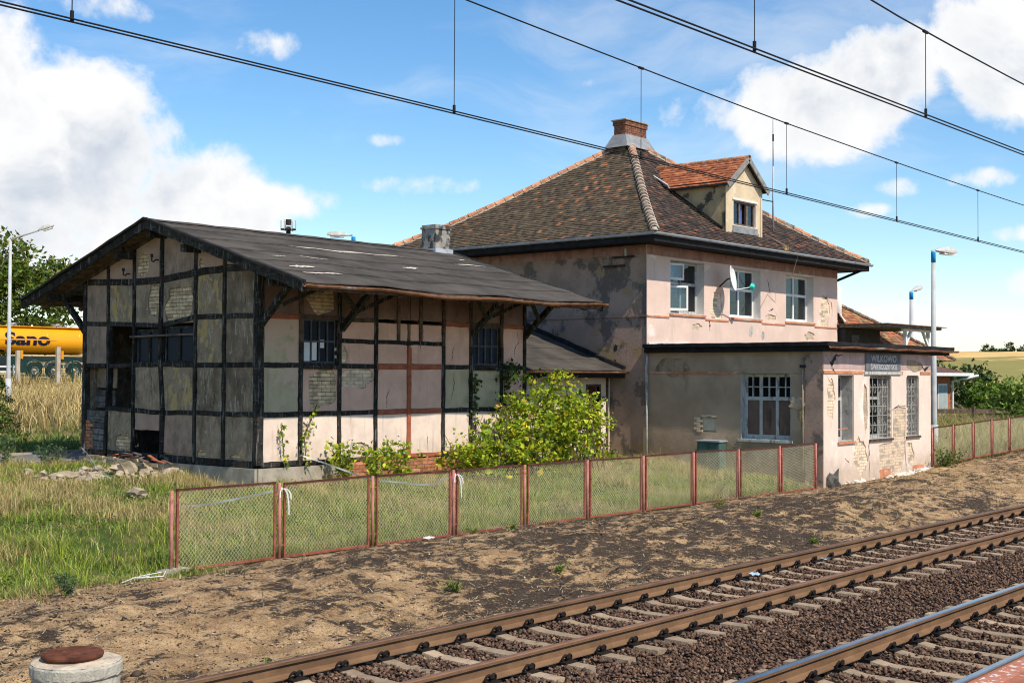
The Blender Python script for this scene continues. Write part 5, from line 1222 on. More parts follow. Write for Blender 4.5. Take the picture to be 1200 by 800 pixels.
# ================================================================== fences
def fence(label, xs, y, htop, zf, foot=True, tilt=.012):
    f = thing('mesh_fence', (xs[0], y, zf(xs[0])), label, 'fence')
    rg = random.Random(int(xs[0]))
    lean_ = [rg.uniform(-tilt, tilt) for _ in xs]
    for i, x in enumerate(xs):
        z = zf(x); b = B(); b.tube([(x, y, z-.2), (x+lean_[i], y+lean_[i]*.7, z+htop)], .026, 10); b.build('post', 'fence_red', f, smooth=True)
    for i in range(len(xs)-1):
        x0, x1 = xs[i]+.10, xs[i+1]-.10; z0, z1_ = zf(xs[i]), zf(xs[i+1])
        lo0, lo1, hi0, hi1 = z0+.06, z1_+.06, z0+htop-.03+rg.uniform(-.015, .015), z1_+htop-.03+rg.uniform(-.015, .015)
        b = B(); w = .035
        b.beam((x0, y, lo0), (x0, y, hi0), w, w, side=(1, 0, 0)); b.beam((x1, y, lo1), (x1, y, hi1), w, w, side=(1, 0, 0))
        b.beam((x0-.017, y, lo0-.018), (x1+.017, y, lo1-.018), w, w)
        p = b.build('panel_frame', 'fence_dark', f)
        b = B(); b.beam((x0-.017, y, hi0+.018), (x1+.017, y, hi1+.018), w, w); b.build('top_rail', 'fence_top', p)
        for xx, s in ((x0, -1), (x1, 1)):
            zz0, zz1 = (lo0, hi0) if s < 0 else (lo1, hi1)
            for t in (.15, .85): b = B(); b.beam((xx, y, zz0+(zz1-zz0)*t), (xx+s*.085, y, zz0+(zz1-zz0)*t), .015, .015); b.build('bracket', 'fence_red', p)
        # woven diamond mesh: two families of slanting wires
        b = B(); W = x1-x0-w; Ht = (hi0-lo0)+.002; ph_, pv = .066, .074; r = .0025
        L0 = x0+w/2
        def zz(xr, t): a = xr/W; return (lo0+(lo1-lo0)*a)*(1-t)+(hi0+(hi1-hi0)*a)*t
        n = int((W+Ht*ph_/pv)/ph_)+1
        for dirn in (0, 1):
            for k in range(n+1):
                s0 = k*ph_-(Ht*ph_/pv)
                xa, ta, xb, tb = s0, 0., s0+Ht*ph_/pv, 1.
                if xa < 0: ta = -xa/(xb-xa); xa_ = 0.
                else: xa_ = xa
                if xb > W: tb = (W-xa)/(xb-xa); xb_ = W
                else: xb_ = xb
                if tb-ta < .02: continue
                if dirn: xa_, xb_ = W-xa_, W-xb_
                b.tube([(L0+xa_, y+(.003 if dirn else -.003), zz(xa_, ta)), (L0+xb_, y+(.003 if dirn else -.003), zz(xb_, tb))], r, 4, cap=False)
        b.build('wire_mesh', 'wire', p, fixn=False)
    return f
FX = [10.80+2.0*i for i in range(11)]; FX[-1] = 30.72
fl = fence('long rusty red mesh fence in front of the shed and house', FX, 16.05, 1.22, lambda x: -.15-.003*(x-10.8))
fr_ = fence('short red mesh fence to the right of the annex', [38.32+1.66*i for i in range(8)], 16.05, 1.20, lambda x: .02+.022*(x-38.3))
b = B(); b.add([(10.55, 15.72, -.30), (11.05, 15.78, -.30), (11.02, 16.2, -.3), (10.55, 16.2, -.3), (10.60, 15.76, -.10), (11.0, 15.82, -.06), (10.98, 16.18, -.06), (10.6, 16.16, -.1)], BF); b.build('post_footing', 'concrete', fl)
b = B(); b.add([(12.62, 15.85, -.3), (13.0, 15.85, -.3), (13.0, 16.2, -.3), (12.62, 16.2, -.3), (12.66, 15.9, -.15), (12.98, 15.92, -.14), (12.95, 16.15, -.14), (12.66, 16.15, -.15)], BF); b.build('post_footing', 'concrete', fl)
# barrier tapes
def ribbon(name, pts, w, label, tw=2.0, cat='tape'):
    P = [V(p) for p in pts]; fine = []
    for i in range(len(P)-1):
        a, b_, c, d = P[max(i-1, 0)], P[i], P[i+1], P[min(i+2, len(P)-1)]
        for k in range(8):
            t = k/8; fine.append(.5*((2*b_)+(c-a)*t+(2*a-5*b_+4*c-d)*t*t+(3*b_-a-3*c+d)*t**3))
    fine.append(P[-1]); vs = []
    for i, p in enumerate(fine):
        t = i*.35*tw; s = V((math.sin(t)*.3, math.cos(t)*.3, .8)).normalized()*w/2; vs += [p-s, p+s]
    b = B(); b.add(vs, [(2*i, 2*i+1, 2*i+3, 2*i+2) for i in range(len(fine)-1)])
    o = b.build(name, 'tape', None, P[0], fixn=False); tag(o, label, cat); o.modifiers.new('t', 'SOLIDIFY').thickness = .002; return o
ribbon('barrier_tape', [(16.86, 29.0, .92), (16.1, 27.4, .86), (15.33, 25.64, .66), (14.96, 24.17, .40), (14.59, 22.68, .22), (14.11, 21.32, .26), (13.78, 19.78, .36), (13.45, 18.24, .59), (12.95, 16.6, .86), (12.83, 16.08, .95)], .035, 'white barrier tape sagging from the shed corner to the second fence post')
ribbon('barrier_tape', [(18.1, 21.9, .98), (18.45, 21.35, .78), (18.3, 20.25, .62), (17.81, 19.23, .63), (17.46, 18.11, .66), (17.2, 17.1, .70), (16.9, 16.3, .88), (16.83, 16.1, .93)], .035, 'white barrier tape running from the shed wall down to the fourth fence post')
for x, lab in ((12.82, 'knotted white tape hanging from the second fence post'), (16.82, 'knotted white tape hanging from the fourth fence post')):
    b = B(); 
    b.tube([(x, 16.05+.03*math.cos(t), .92+.012*t+.0) for t in np.linspace(0, 6.3, 9)], .020, 6)
    for dx, L in ((.14, .18), (.10, .42), (-.08, .14)):
        n = 6; vs = []
        for i in range(n+1): t = i/n; px, pz = x+dx*math.sin(t*1.7), .97-L*t*t; vs += [(px-.010, 15.99-.03*t, pz), (px+.010, 15.985-.03*t, pz+.01)]
        b.add(vs, [(2*i, 2*i+1, 2*i+3, 2*i+2) for i in range(n)])
    tag(b.build('tape_knot', 'tape', None, (x, 16.05, .9), fixn=False), lab, 'tape')

# ================================================================== concrete drum with rusty lid
zt = .10; dxy = (6.34, 10.94); dr = .415
drum = thing('concrete_manhole', (*dxy, -.25), 'round concrete shaft ring with a rusty iron lid in the near corner', 'manhole')
b = B(); b.lathe([(0, -.75), (dr-.02, -.75), (dr-.02, -.13), (dr-.004, -.115), (dr, -.10), (dr, -.02), (dr-.012, 0.0)], (*dxy, zt), 64); b.v = [(x+random.uniform(-.005, .005), y+random.uniform(-.005, .005), z+random.uniform(-.006, .003)) for x, y, z in b.v]; b.build('shaft', 'conc_drum', drum, smooth=False)
b = B(); b.lathe([(dr-.012, 0), (dr-.05, .012), (.22, .028), (0, .03)], (*dxy, zt), 48); b.build('top', 'conc_top', drum, smooth=True)
b = B(); b.lathe([(0, .030), (.27, .032), (.275, .045), (.283, .05), (.283, .066), (.275, .078), (.25, .080), (.245, .074), (.10, .076), (.09, .083), (0, .085)], (dxy[0]-.03, dxy[1]+.02, zt), 44); o = b.build('lid', 'rustlid', drum, smooth=False)
o.rotation_euler = (0, 0, 0)

# ================================================================== overhead line
def wire(name, pts, r, label, cat='wire'):
    b = B(); b.tube(pts, r, 6); o = b.build(name, 'cable', None, pts[0], smooth=True, fixn=False); return tag(o, label, cat) if label else o
def line(yc, zc, zm, drops, lab):
    t = thing('overhead_line', (0, yc, 5), lab, 'overhead line')
    X = np.concatenate([np.arange(-30, 60, 1.5), np.arange(60, 130, 5)])
    for s in (-1, 1): b = B(); b.tube([(x, yc+s*.022, zc(x)-s*.006) for x in X], .0075, 6); b.build('contact_wire', 'cable', t, smooth=True, fixn=False)
    b = B(); b.tube([(x, yc, zm(x)) for x in X], .0085, 6); b.build('messenger_wire', 'cable', t, smooth=True, fixn=False)
    for x in drops:
        b = B(); b.tube([(x, yc, zc(x)), (x+.0, yc, zm(x))], .0045, 6); b.tube([(x, yc, zc(x)-.01), (x, yc, zc(x)+.075)], .016, 8); b.tube([(x-.05, yc, zm(x)), (x+.05, yc, zm(x))], .017, 6); b.build('dropper', 'cable', t, fixn=False)
c1x, c1z = [-30, 4.57, 9.5, 16.5, 26.4, 60, 130], [5.70, 5.565, 5.53, 5.46, 5.35, 5.1, 5.0]
m1x, m1z = [-30, 2, 5, 9.66, 12.85, 16.54, 20.3, 23.9, 26.4, 31, 45, 130], [8.2, 7.1, 6.95, 6.75, 6.62, 6.49, 6.40, 6.34, 6.31, 6.30, 6.6, 7]
line(9.1, lambda x: float(np.interp(x, c1x, c1z)), lambda x: float(np.interp(x, m1x, m1z)), [5.16, 9.5, 12.86, 16.53, 20.29, 23.9, 28, 33], 'overhead contact wires and messenger above the far track')
line(5.35, lambda x: 5.50-.0005*x, lambda x: float(np.interp(x, [-30, 5, 11.3, 12.65, 15.5, 22, 40, 130], [7.6, 6.72, 6.41, 6.37, 6.33, 6.3, 6.5, 7])), [5.4, 9.18, 12.64, 16.3, 20.2], 'overhead contact wires and messenger above the track beside the platform')

# ================================================================== lamps, mast, dish, small things
def lamp(loc, h, arm, lab, top='blue', r=.09, head=(.75, .16), armr=.03):
    t = thing('street_lamp', loc, lab, 'street lamp', None); x, y, z = loc
    b = B(); b.tube([(x, y, z-.3), (x, y, z+1.2), (x, y, z+h)], [r*1.25, r*1.1, r*.72], 14); b.build('pole', 'pole', t, smooth=True)
    b = B(); b.tube([(x, y, z+.0), (x, y, z+1.0)], r*1.5, 14); b.build('base', 'pole', t, smooth=True)
    a = V(arm); d = V((a.x, a.y, 0)).normalized()
    if top: b = B(); b.tube([(x, y, z+h-.42), (x, y, z+h-.1), (x, y, z+h)], [r*.85, r*.85, r*.6], 12); b.build('collar', top, t, smooth=True)
    tip = V((x, y, z+h))+a
    b = B(); b.tube([(x, y, z+h-.05), V((x, y, z+h))+a*.3+V((0, 0, .0)), tip], armr, 8); b.build('arm', top or 'pole', t, smooth=True)
    L, W = head; u = a.normalized(); s = V((0, 0, 1)).cross(u).normalized(); w = u.cross(s)
    vs = []
    prof = [(-.1, .30, .10), (.12, .75, .55), (.45, 1.0, .9), (.8, .9, .8), (1.0, .45, .35)]
    for tt, ww, hh in prof:
        for sx, hz in ((-1, -.35), (1, -.35), (1, .1), (.55, 1.0), (-.55, 1.0), (-1, .1)): vs.append(tip+u*(tt*L)+s*(sx*ww*W/2)+w*(hz*hh*W*.62))
    b = B(); b.add(vs, [(i*6+j, i*6+(j+1) % 6, (i+1)*6+(j+1) % 6, (i+1)*6+j) for i in range(4) for j in range(6)]+[tuple(range(5, -1, -1)), tuple(24+j for j in range(6))]); hd = b.build('lamp_head', 'lamp_grey', t)
    vs = [tip+u*(tt*L)+s*(sx*.36*W)+w*(-.23*W) for tt, sx in ((.25, -1), (.25, 1), (.85, 1), (.85, -1))]; vs += [p-w*.05 for p in vs]
    b = B(); b.add(vs, BF); b.build('lamp_glass', 'white', hd); return t
lamp((41.93, 17.5, z1(41.9, 17.5)), 6.95, (.30, 0.0, .01), 'tall white lamp post with blue collar right beside the annex', 'blue', .092, (1.7, .28))
lamp((61.43, 26.79, z1(61.4, 26.8)), 6.4, (.2, 0, .04), 'distant slim lamp post with blue top behind the canopy', 'blue', .12, (1.1, .26))
lamp((33.05, 37.05, z1(33, 37)), 7.25, (-.12, .14, .005), 'lamp head on blue post showing above the shed roof', 'blue', .10, (.85, .26))
lamp((24.6, 47.8, z1(24.6, 47.8)), 6.5, (.72, -.86, .36), 'slim grey street lamp with raised curved arm at the left edge', None, .075, (.62, .22), .045)
mast = thing('antenna_mast', (44.47, 55.22, 2), 'small antenna platform on a mast peeping over the shed roof ridge', 'mast')
b = B(); b.tube([(44.47, 55.22, 1.5), (44.47, 55.22, 10.9)], .13, 10); b.build('pole', 'iron', mast, smooth=True)
b = B(); b.lathe([(.2, 0), (.42, .02), (.42, .08), (.2, .1)], (44.47, 55.22, 10.7), 16); b.build('platform', 'iron', mast)
for k in range(6): a = k*math.pi/3+.3; b = B(); b.tube([(44.47+.4*math.cos(a), 55.22+.4*math.sin(a), 10.7), (44.47+.4*math.cos(a), 55.22+.4*math.sin(a), 11.25)], .03, 6); b.build('aerial', 'lamp_grey', mast)
b = B(); b.tube([(44.47, 55.22, 11.0), (44.47, 55.22, 11.3)], .16, 10); b.build('beacon', 'iron', mast)
am = thing('roof_aerial', (39.72, 22.4, 8.2), 'thin tall aerial pole standing beside the dormer', 'aerial')
b = B(); b.tube([(39.72, 22.4, 7.8), (39.72, 22.4, 10.2)], .035, 8); b.tube([(39.72, 22.4, 10.2), (39.72, 22.4, 11.9)], .022, 8); b.build('pole', 'pole', am, smooth=True)
b = B(); b.tube([(37.84, 22.1, 8.85), (39.72, 22.4, 8.95)], .02, 6); b.build('bracket', 'iron', am)
b = B(); b.tube([(39.72, 22.4, 11.1), (39.72, 22.4, 11.35)], .032, 8); b.build('clamp', 'iron', am)
# satellite dish, seen edge on
dish = thing('satellite_dish', (35.35, 21.8, 5.7), 'white satellite dish with cyan rag on its arm beside the middle upstairs window', 'satellite dish')
dn = V((.30, -.94, .16)).normalized(); dc = V((35.10, 21.32, 5.90)); du = dn.cross(V((0, 0, 1))).normalized(); dw = du.cross(dn)
vs, fs = [], []; nr, na = 6, 28
for i in range(nr+1):
    for j in range(na): t = 2*math.pi*j/na; rr = i/nr; vs.append(dc+du*(.36*rr*math.cos(t))+dw*(.41*rr*math.sin(t))+dn*(.09*rr*rr))
for i in range(nr):
    for j in range(na): fs.append((i*na+j, i*na+(j+1) % na, (i+1)*na+(j+1) % na, (i+1)*na+j))
b = B(); b.add(vs, fs); o = b.build('reflector', 'white', dish, smooth=True, fixn=False); o.modifiers.new('t', 'SOLIDIFY').thickness = .012
b = B(); b.tube([dc-dn*.01, dc-dn*.12, (35.25, 21.84, 5.66)], .025, 8); b.build('wall_mount', 'iron', dish)
lnb = V((35.86, 20.98, 5.66)); b = B(); b.tube([dc-dw*.38, lnb], .015, 6); b.build('arm', 'white', dish)
b = B(); vs = []
for i in range(5):
    for j in range(8): t = 2*math.pi*j/8; r_ = (.04, .10, .12, .09, .03)[i]*random.uniform(.8, 1.25); vs.append(lnb+V((r_*math.cos(t), r_*math.sin(t)*.8, .12-.06*i+random.uniform(-.015, .015))))
b.add(vs, [(i*8+j, i*8+(j+1) % 8, (i+1)*8+(j+1) % 8, (i+1)*8+j) for i in range(4) for j in range(8)]); b.build('rag', 'cyan', dish)
b = B(); b.tube([(37.9, 21.7, 7.6), (38.6, 20.9, 7.0), (38.75, 20.92, 6.85)], .012, 5); b.tube([(38.75, 20.92, 6.85), (38.72, 21.1, 6.2), (38.3, 21.8, 5.6), (37.7, 21.8, 5.0)], .010, 5); tag(b.build('loose_cable', 'pl_grey', None, (38.3, 21.8, 5)), 'thin loose cable hanging from the dormer over the gutter to the wall', 'cable')
# teal cabinet
cab = thing('utility_cabinet', (31.0, 19.45, .0), 'weathered teal cabinet at the foot of the annex side wall', 'cabinet')
b = B(); b.box(30.80, 31.17, 19.08, 19.82, .0, .92); b.build('body', 'teal', cab, bevel=.01)
for y0 in (19.10, 19.46): b = B(); b.box(30.785, 30.80, y0, y0+.33, .06, .86); b.build('door', 'teal', cab)
b = B(); b.box(30.76, 31.19, 19.05, 19.85, .92, .96); b.build('top', 'zinc', cab)
# soot-black stub at annex corner

# ================================================================== road, rubble
rb = B(); xs_ = np.linspace(-60, 60, 121); vs = []
for y in (29.35, 31.6):
    for x in xs_: vs.append((x, y, z1(x, y)+.03))
rb.add(vs, [(i, i+1, 121+i+1, 121+i) for i in range(120)]); rb.build('road', 'road', None, kind='structure', fixn=False)
ki = bpy.data.objects['road']
b = B()
for i in range(40):
    x = -10+i*1.0; b.box(x, x+.985, 31.6, 31.72, z1(x, 31.6)-.1, z1(x, 31.6)+.10)
b.build('kerb', 'concrete', ki)
rub = thing('rubble_pile', (15.6, 25.6, .35), 'pale heap of fallen plaster and stones in the grass before the gable', 'rubble')
def rock(p, s, parent, name, mat, flat=.6):
    import bmesh
    bm = bmesh.new(); bmesh.ops.create_icosphere(bm, subdivisions=2, radius=1)
    sd = random.uniform(0, 99)
    for v in bm.verts:
        k = 1+1.0*(float(fbm(np.array([v.co.x*1.3+sd]), np.array([v.co.y*1.3+v.co.z*2+sd]), 1.0, 3)[0])-.5)*2
        v.co = V((v.co.x*s[0]*k, v.co.y*s[1]*k, max(v.co.z, -.6)*s[2]*k))
    me = bpy.data.meshes.new(name); bm.to_mesh(me); bm.free(); me.materials.append(M[mat])
    o = bpy.data.objects.new(name, me); link(o, parent); o.location = V(p)-(OFF[parent.name] if parent else V((0, 0, 0))); o.rotation_euler = (random.uniform(-.2, .2), random.uniform(-.2, .2), random.uniform(0, 6)); return o
for (x, y, sx, sy, sz) in ((14.6, 25.7, .62, .35, .20), (15.05, 25.3, .4, .3, .16), (15.75, 25.2, .55, .4, .32), (16.15, 25.0, .42, .3, .22), (16.0, 25.7, .3, .3, .2), (14.15, 25.9, .3, .25, .18), (16.4, 24.6, .3, .25, .15), (14.9, 25.0, .22, .2, .12), (15.4, 24.9, .2, .2, .14)):
    rock((x, y, z1(x, y)+sz*.25), (sx*.55, sy*.55, sz*.55), rub, 'stone', 'rubble')
for i in range(48):
    x, y = random.uniform(14.0, 16.75), random.uniform(24.4, 26.6); s = random.uniform(.05, .13); rock((x, y, z1(x, y)+s*.4), (s, s*.8, s*.7), rub, 'stone', 'rubble')
b = B(); 
for i in range(14):
    x, y = random.uniform(16.45, 16.88), random.uniform(24.6, 27.2); z = z1(x, y)+.2+random.uniform(0, .15); a = random.uniform(-.6, .6)
    bb = B(); bb.beam((x, y, z), (x+.1*math.sin(a), y+random.uniform(.2, .5), z+random.uniform(-.08, .1)), .09, .02); bb.build('splintered_board', random.choice(['timber_red', 'wood_grey', 'board_brown']), rub)
deb = thing('plaster_debris', (36.5, 15.8, -.05), 'white crumbled plaster lying along the foot of the annex front', 'debris')
for i in range(60):
    x = random.choice((random.uniform(32.4, 38.2), random.uniform(35.6, 37.6))); y = 16.05-abs(random.gauss(0, .16)); sz_ = random.uniform(.025, .09); rock((x, y, z1(x, y)+sz_*.2), (sz_*1.6, sz_, sz_*.6), deb, 'piece', 'debris')
M['stub'] = surf('dark_stub', (.13, .12, .105), .4, 10, bump=.6)
tag(rock((31.5, 15.95, -.12), (.17, .12, .30), None, 'stone_stub', 'stub'), 'short dark stone stub at the foot of the annex corner', 'stub')
for (x, y, s, lab) in ((13.75, 21.6, .16, 'lone pale stone in the grass behind the fence'), ):
    o = rock((x, y, z1(x, y)+.12), (s*1.3, s, s*.8), None, 'stone', 'rubble'); tag(o, lab, 'stone')

# ================================================================== tank trailer on the far road
TZ = 4.80; TR_ = .99; TY = 75.0
tk = thing('tank_trailer', (38, TY, 2.4), 'yellow road tank trailer with navy lettering parked beyond the shed', 'trailer')
b = B(); prof = [(0, -6.2), (.5, -6.17), (.85, -6.0), (TR_, -5.7), (TR_, 5.7), (.85, 6.0), (.5, 6.17), (0, 6.2)]
vs = []; na = 40
for j in range(na):
    t = 2*math.pi*j/na
    for r, x in prof: vs.append((37.6+x, TY+r*1.08*math.cos(t), TZ+r*.9*math.sin(t)))
b.add(vs, [(j*8+i, ((j+1) % na)*8+i, ((j+1) % na)*8+i+1, j*8+i+1) for j in range(na) for i in range(7)]); b.build('tank', 'tank', tk, smooth=True)
for x in (33.5, 36.2, 38.9, 41.6): 
    b = B(); b.beam((x, TY-1.0, 3.62), (x, TY-1.0, 4.15), .16, .12); b.build('support_strut', 'tank_dark', tk)
for x in (34.0, 37.0, 40.6, 42.8):
    b = B(); n = 40; vs = []
    for j in range(n):
        t = 2*math.pi*j/n
        for dx, k in ((-.035, 1.0), (-.02, 1.012), (.02, 1.012), (.035, 1.0)): vs.append((x+dx, TY+TR_*1.08*k*math.cos(t), TZ+TR_*.9*k*math.sin(t)))
    b.add(vs, [(j*4+i, ((j+1) % n)*4+i, ((j+1) % n)*4+i+1, j*4+i+1) for j in range(n) for i in range(3)]); b.build('weld_band', 'tank', tk, smooth=True)
for x in (35.4, 38.8, 41.8): b = B(); b.lathe([(0, .2), (.22, .2), (.28, .12), (.28, -.05)], (x, TY, TZ+.88), 16); b.build('hatch', 'rim', tk)
b = B(); b.box(31.6, 43.6, TY-.75, TY+.75, TZ+.80, TZ+.86); wk = b.build('walkway', 'tank_dark', tk)
for i in range(13):
    b = B(); x = 31.8+i*.95; b.beam((x, TY-.75, TZ+.86), (x+.4, TY-.75, TZ+1.05), .035, .035); b.beam((x+.4, TY-.75, TZ+1.05), (x+.95, TY-.75, TZ+1.05), .035, .035); b.build('railing', 'iron', wk, kind='stuff')
b = B(); b.box(31.8, 43.4, TY-.95, TY+.95, 3.45, 3.80); b.build('chassis', 'chassis', tk)
b = B(); b.box(32.5, 39.2, TY-1.12, TY-1.05, 2.75, 3.55); b.build('side_guard', 'chassis', tk)
for x in (39.75, 41.05, 42.45):
    b = B(); b.lathe([(.27, -.16), (.42, -.17), (.5, -.12), (.5, .12), (.42, .17), (.27, .16)], (x, TY-.95, 2.92), 26, 'y'); w = b.build('wheel', 'tyre', tk, smooth=True)
    b = B(); b.lathe([(0, -.06), (.1, -.12), (.12, -.02), (.22, .0), (.27, -.15), (.275, .1)], (x, TY-.95, 2.92), 20, 'y'); b.build('rim', 'rim', w, smooth=True)
    b = B(); b.lathe([(0, -.17), (.075, -.16), (.085, -.1)], (x, TY-.95, 2.92), 12, 'y'); b.build('hub_cap', 'tank', w, smooth=True)
    b = B(); n = 14; vs = []
    for i in range(n+1): t = math.pi*(.08+.84*i/n); vs += [(x+.60*math.cos(t), TY-1.12, 2.95+.60*math.sin(t)), (x+.60*math.cos(t), TY-.75, 2.95+.60*math.sin(t))]
    b.add(vs, [(2*i, 2*i+1, 2*i+3, 2*i+2) for i in range(n)]); o = b.build('mudguard', 'rim', tk, fixn=False); o.modifiers.new('t', 'SOLIDIFY').thickness = .03
def tank_y(z): return TY-1.08*TR_*math.sqrt(max(.02, 1-((z-TZ)/(.9*TR_))**2))-.012
vs, fs = text_mesh('Sano', 1.25, .045, .0, 1.22)
import bmesh
bm = bmesh.new(); bv = [bm.verts.new(v) for v in vs]
for f in fs:
    try: bm.faces.new([bv[i] for i in f])
    except ValueError: pass
for _ in range(5):
    bmesh.ops.triangulate(bm, faces=bm.faces[:])
    le = [e for e in bm.edges if e.calc_length() > .16]
    if le: bmesh.ops.subdivide_edges(bm, edges=le, cuts=1)
bmesh.ops.triangulate(bm, faces=bm.faces[:]); bm.verts.index_update()
vs = [tuple(v.co) for v in bm.verts]; fs = [tuple(v.index for v in f.verts) for f in bm.faces]; bm.free()
me_v = []
for x, y, z in vs: zz_ = TZ-.30+y*.86; me_v.append((39.28+x*1.0, tank_y(zz_), zz_))
b = B(); b.add(me_v, fs); b.build('lettering', 'navy', tk, fixn=False)
b = B(); b.add([(x, tank_y(z)-.006, z) for x in (37.4, 41.2) for z in (TZ-.02, TZ+.05)], [(0, 2, 3, 1)]); b.build('lettering_stripe', 'tank', tk, fixn=False)
b = B(); pts = [(37.35+.0, TZ-.45), (37.55, TZ-.66), (37.95, TZ-.72), (38.3, TZ-.58), (38.35, TZ-.5)]
vs = [(x, tank_y(z+dz), z+dz) for x, z in pts for dz in (-.05, .05)]; b.add(vs, [(2*i, 2*i+1, 2*i+3, 2*i+2) for i in range(4)]); b.build('lettering', 'navy', tk, fixn=False)
for i, (x, y, h, lab) in enumerate(((34.8, 66.6, 1.85, 'short concrete post standing before the lettering of the yellow tank'), (36.25, 64.9, 2.1, 'taller concrete post before the wheels of the yellow tank'))):
    z = z1(x, y); b = B(); b.beam((x, y, z-.2), (x, y, z+h), .22, .18, seg=5, jit=.004, cham=.12); o = b.build('concrete_post', surf('post_concrete'+str(i), (.42, .36, .28), .15, 3, bump=.3), None, (x, y, z)); tag(o, lab, 'post')
wr_ = thing('white_railing', (34.5, 70, 2.4), 'low white two-bar railing at the far left below the yellow tank', 'railing')
for z in (2.82, 3.12): b = B(); b.beam((30.0, 70, z), (35.9, 69.0, z), .06, .09); b.build('bar', 'white', wr_)
for x in (31, 33.4, 35.8): b = B(); b.beam((x, 70-(x-30)*.17, 2.1), (x, 70-(x-30)*.17, 3.2), .08, .08); b.build('post', 'white', wr_)
net = thing('green_netting', (38, 68, 2.3), 'dark green netting fence below the yellow tank', 'netting')
b = B(); z0 = 2.3
for k in range(60): x = 35.2+k*.09; b.tube([(x, 68.0, z0), (x+.02, 68.0, 3.6-.7*max(0, (x-38.9)/1.5))], .012, 4, cap=False)
for k in range(14): b.tube([(35.2, 68.0, z0+k*.095), (38.9+max(0, 1.5*(1-k/13)), 68.0, z0+k*.095)], .012, 4, cap=False)
b.build('net', 'net', net, fixn=False)
for x in (35.2, 38.9): b = B(); b.tube([(x, 68, 2.0), (x, 68, 3.65)], .04, 6); b.build('stake', 'net', net)

# ================================================================== brick house and garden fence far right
far = thing('brick_cottage', (60, 25, .3), 'small white and red brick cottage with brown roof at the right', 'cottage')
fx0, fx1, fy0, fy1 = 55.0, 61.75, 25.0, 31.0
b = B(); b.box(fx0, fx1, fy0, fy1, 0, 3.0); b.build('wall', 'house_white', far)
b = B(); b.box(59.9, 61.8, fy0-.05, fy0-.002, .7, 2.9); b.build('brick_facing', 'house_red', far)
b = B(); b.box(60.25, 61.35, fy0-.08, fy0-.051, .95, 2.45); w_ = b.build('window', 'white', far)
for x0_, x1_ in ((60.33, 60.77), (60.83, 61.27)): b = B(); b.box(x0_, x1_, fy0-.09, fy0-.081, 1.03, 2.37); b.build('pane', surf('far_pane%d' % int(x0_*10), (.35, .42, .42), .1, 2, rough=.15, bump=0), w_)
b = B(); b.box(60.15, 61.45, fy0-.2, fy0-.05, .84, .94); b.build('sill', 'white', far)
b = B(); ov = .3; zA = 2.95; vs = [(fx0-ov, fy0-ov-.4, zA), (fx1+ov+.9, fy0-ov-.4, zA), (fx1+ov+.9, fy1+ov, zA), (fx0-ov, fy1+ov, zA), (fx0+1, (fy0+fy1)/2, zA+1.05), (fx1-2, (fy0+fy1)/2, zA+1.05)]
b.add(vs, [(0, 1, 5, 4), (1, 2, 5), (2, 3, 4, 5), (3, 0, 4), (3, 2, 1, 0)]); b.build('roof', 'house_roof', far)
b = B(); b.box(fx0-ov, fx1+ov+.95, fy0-ov-.48, fy0-ov-.41, zA-.12, zA+.03); b.build('gutter', 'white', far)
b = B(); b.tube([(fx1+1.0, fy0-1.1, zA-.1), (fx1+.2, fy0-.1, zA-.4), (fx1+.2, fy0-.1, .3)], .07, 8); b.build('downpipe', 'white', far)
gf = thing('garden_fence', (54, 22.5, .4), 'dark wooden garden fence under the bushes at the right', 'fence')
for i in range(3): b = B(); b.beam((50, 24.9, .75+i*.28), (66, 17.2, .6+i*.28), .03, .2, side=(0, 1, 0)); b.build('board', 'timber_old', gf)
for i in range(6): x, y = 50.5+i*3, 24.7-i*1.45; b = B(); b.beam((x, y-.04, .0), (x, y-.04, 1.5), .16, .12); b.build('post', 'timber_old', gf)

# ================================================================== vegetation
def leaves(name, P, size, cols, parent=None, mat='leaf', upb=.5, asp=.6, kind=None, fold=.18, droop=0., sizes=None):
    n = len(P); P = np.asarray(P)
    N_ = RNG.normal(size=(n, 3)); N_[:, 2] += upb*2; N_ /= np.linalg.norm(N_, axis=1, keepdims=True)
    T = RNG.normal(size=(n, 3)); T[:, 2] -= droop*2; T -= N_*(T*N_).sum(1, keepdims=True); T /= np.linalg.norm(T, axis=1, keepdims=True)
    S = np.cross(N_, T); L = (size if sizes is None else sizes)*RNG.uniform(.6, 1.25, n); L = L[:, None]
    vs = np.stack([P-T*L*.5, P+S*L*asp*.5-N_*L*fold-T*L*.08, P+T*L*.55, P-S*L*asp*.5-N_*L*fold-T*L*.08], 1)
    F = np.arange(n*4).reshape(n, 4)
    F = np.concatenate([F[:, [0, 1, 2]], F[:, [0, 2, 3]]])
    return np_obj(name, vs.reshape(-1, 3), F, mat, np.repeat(cols, 4, 0), parent, kind)
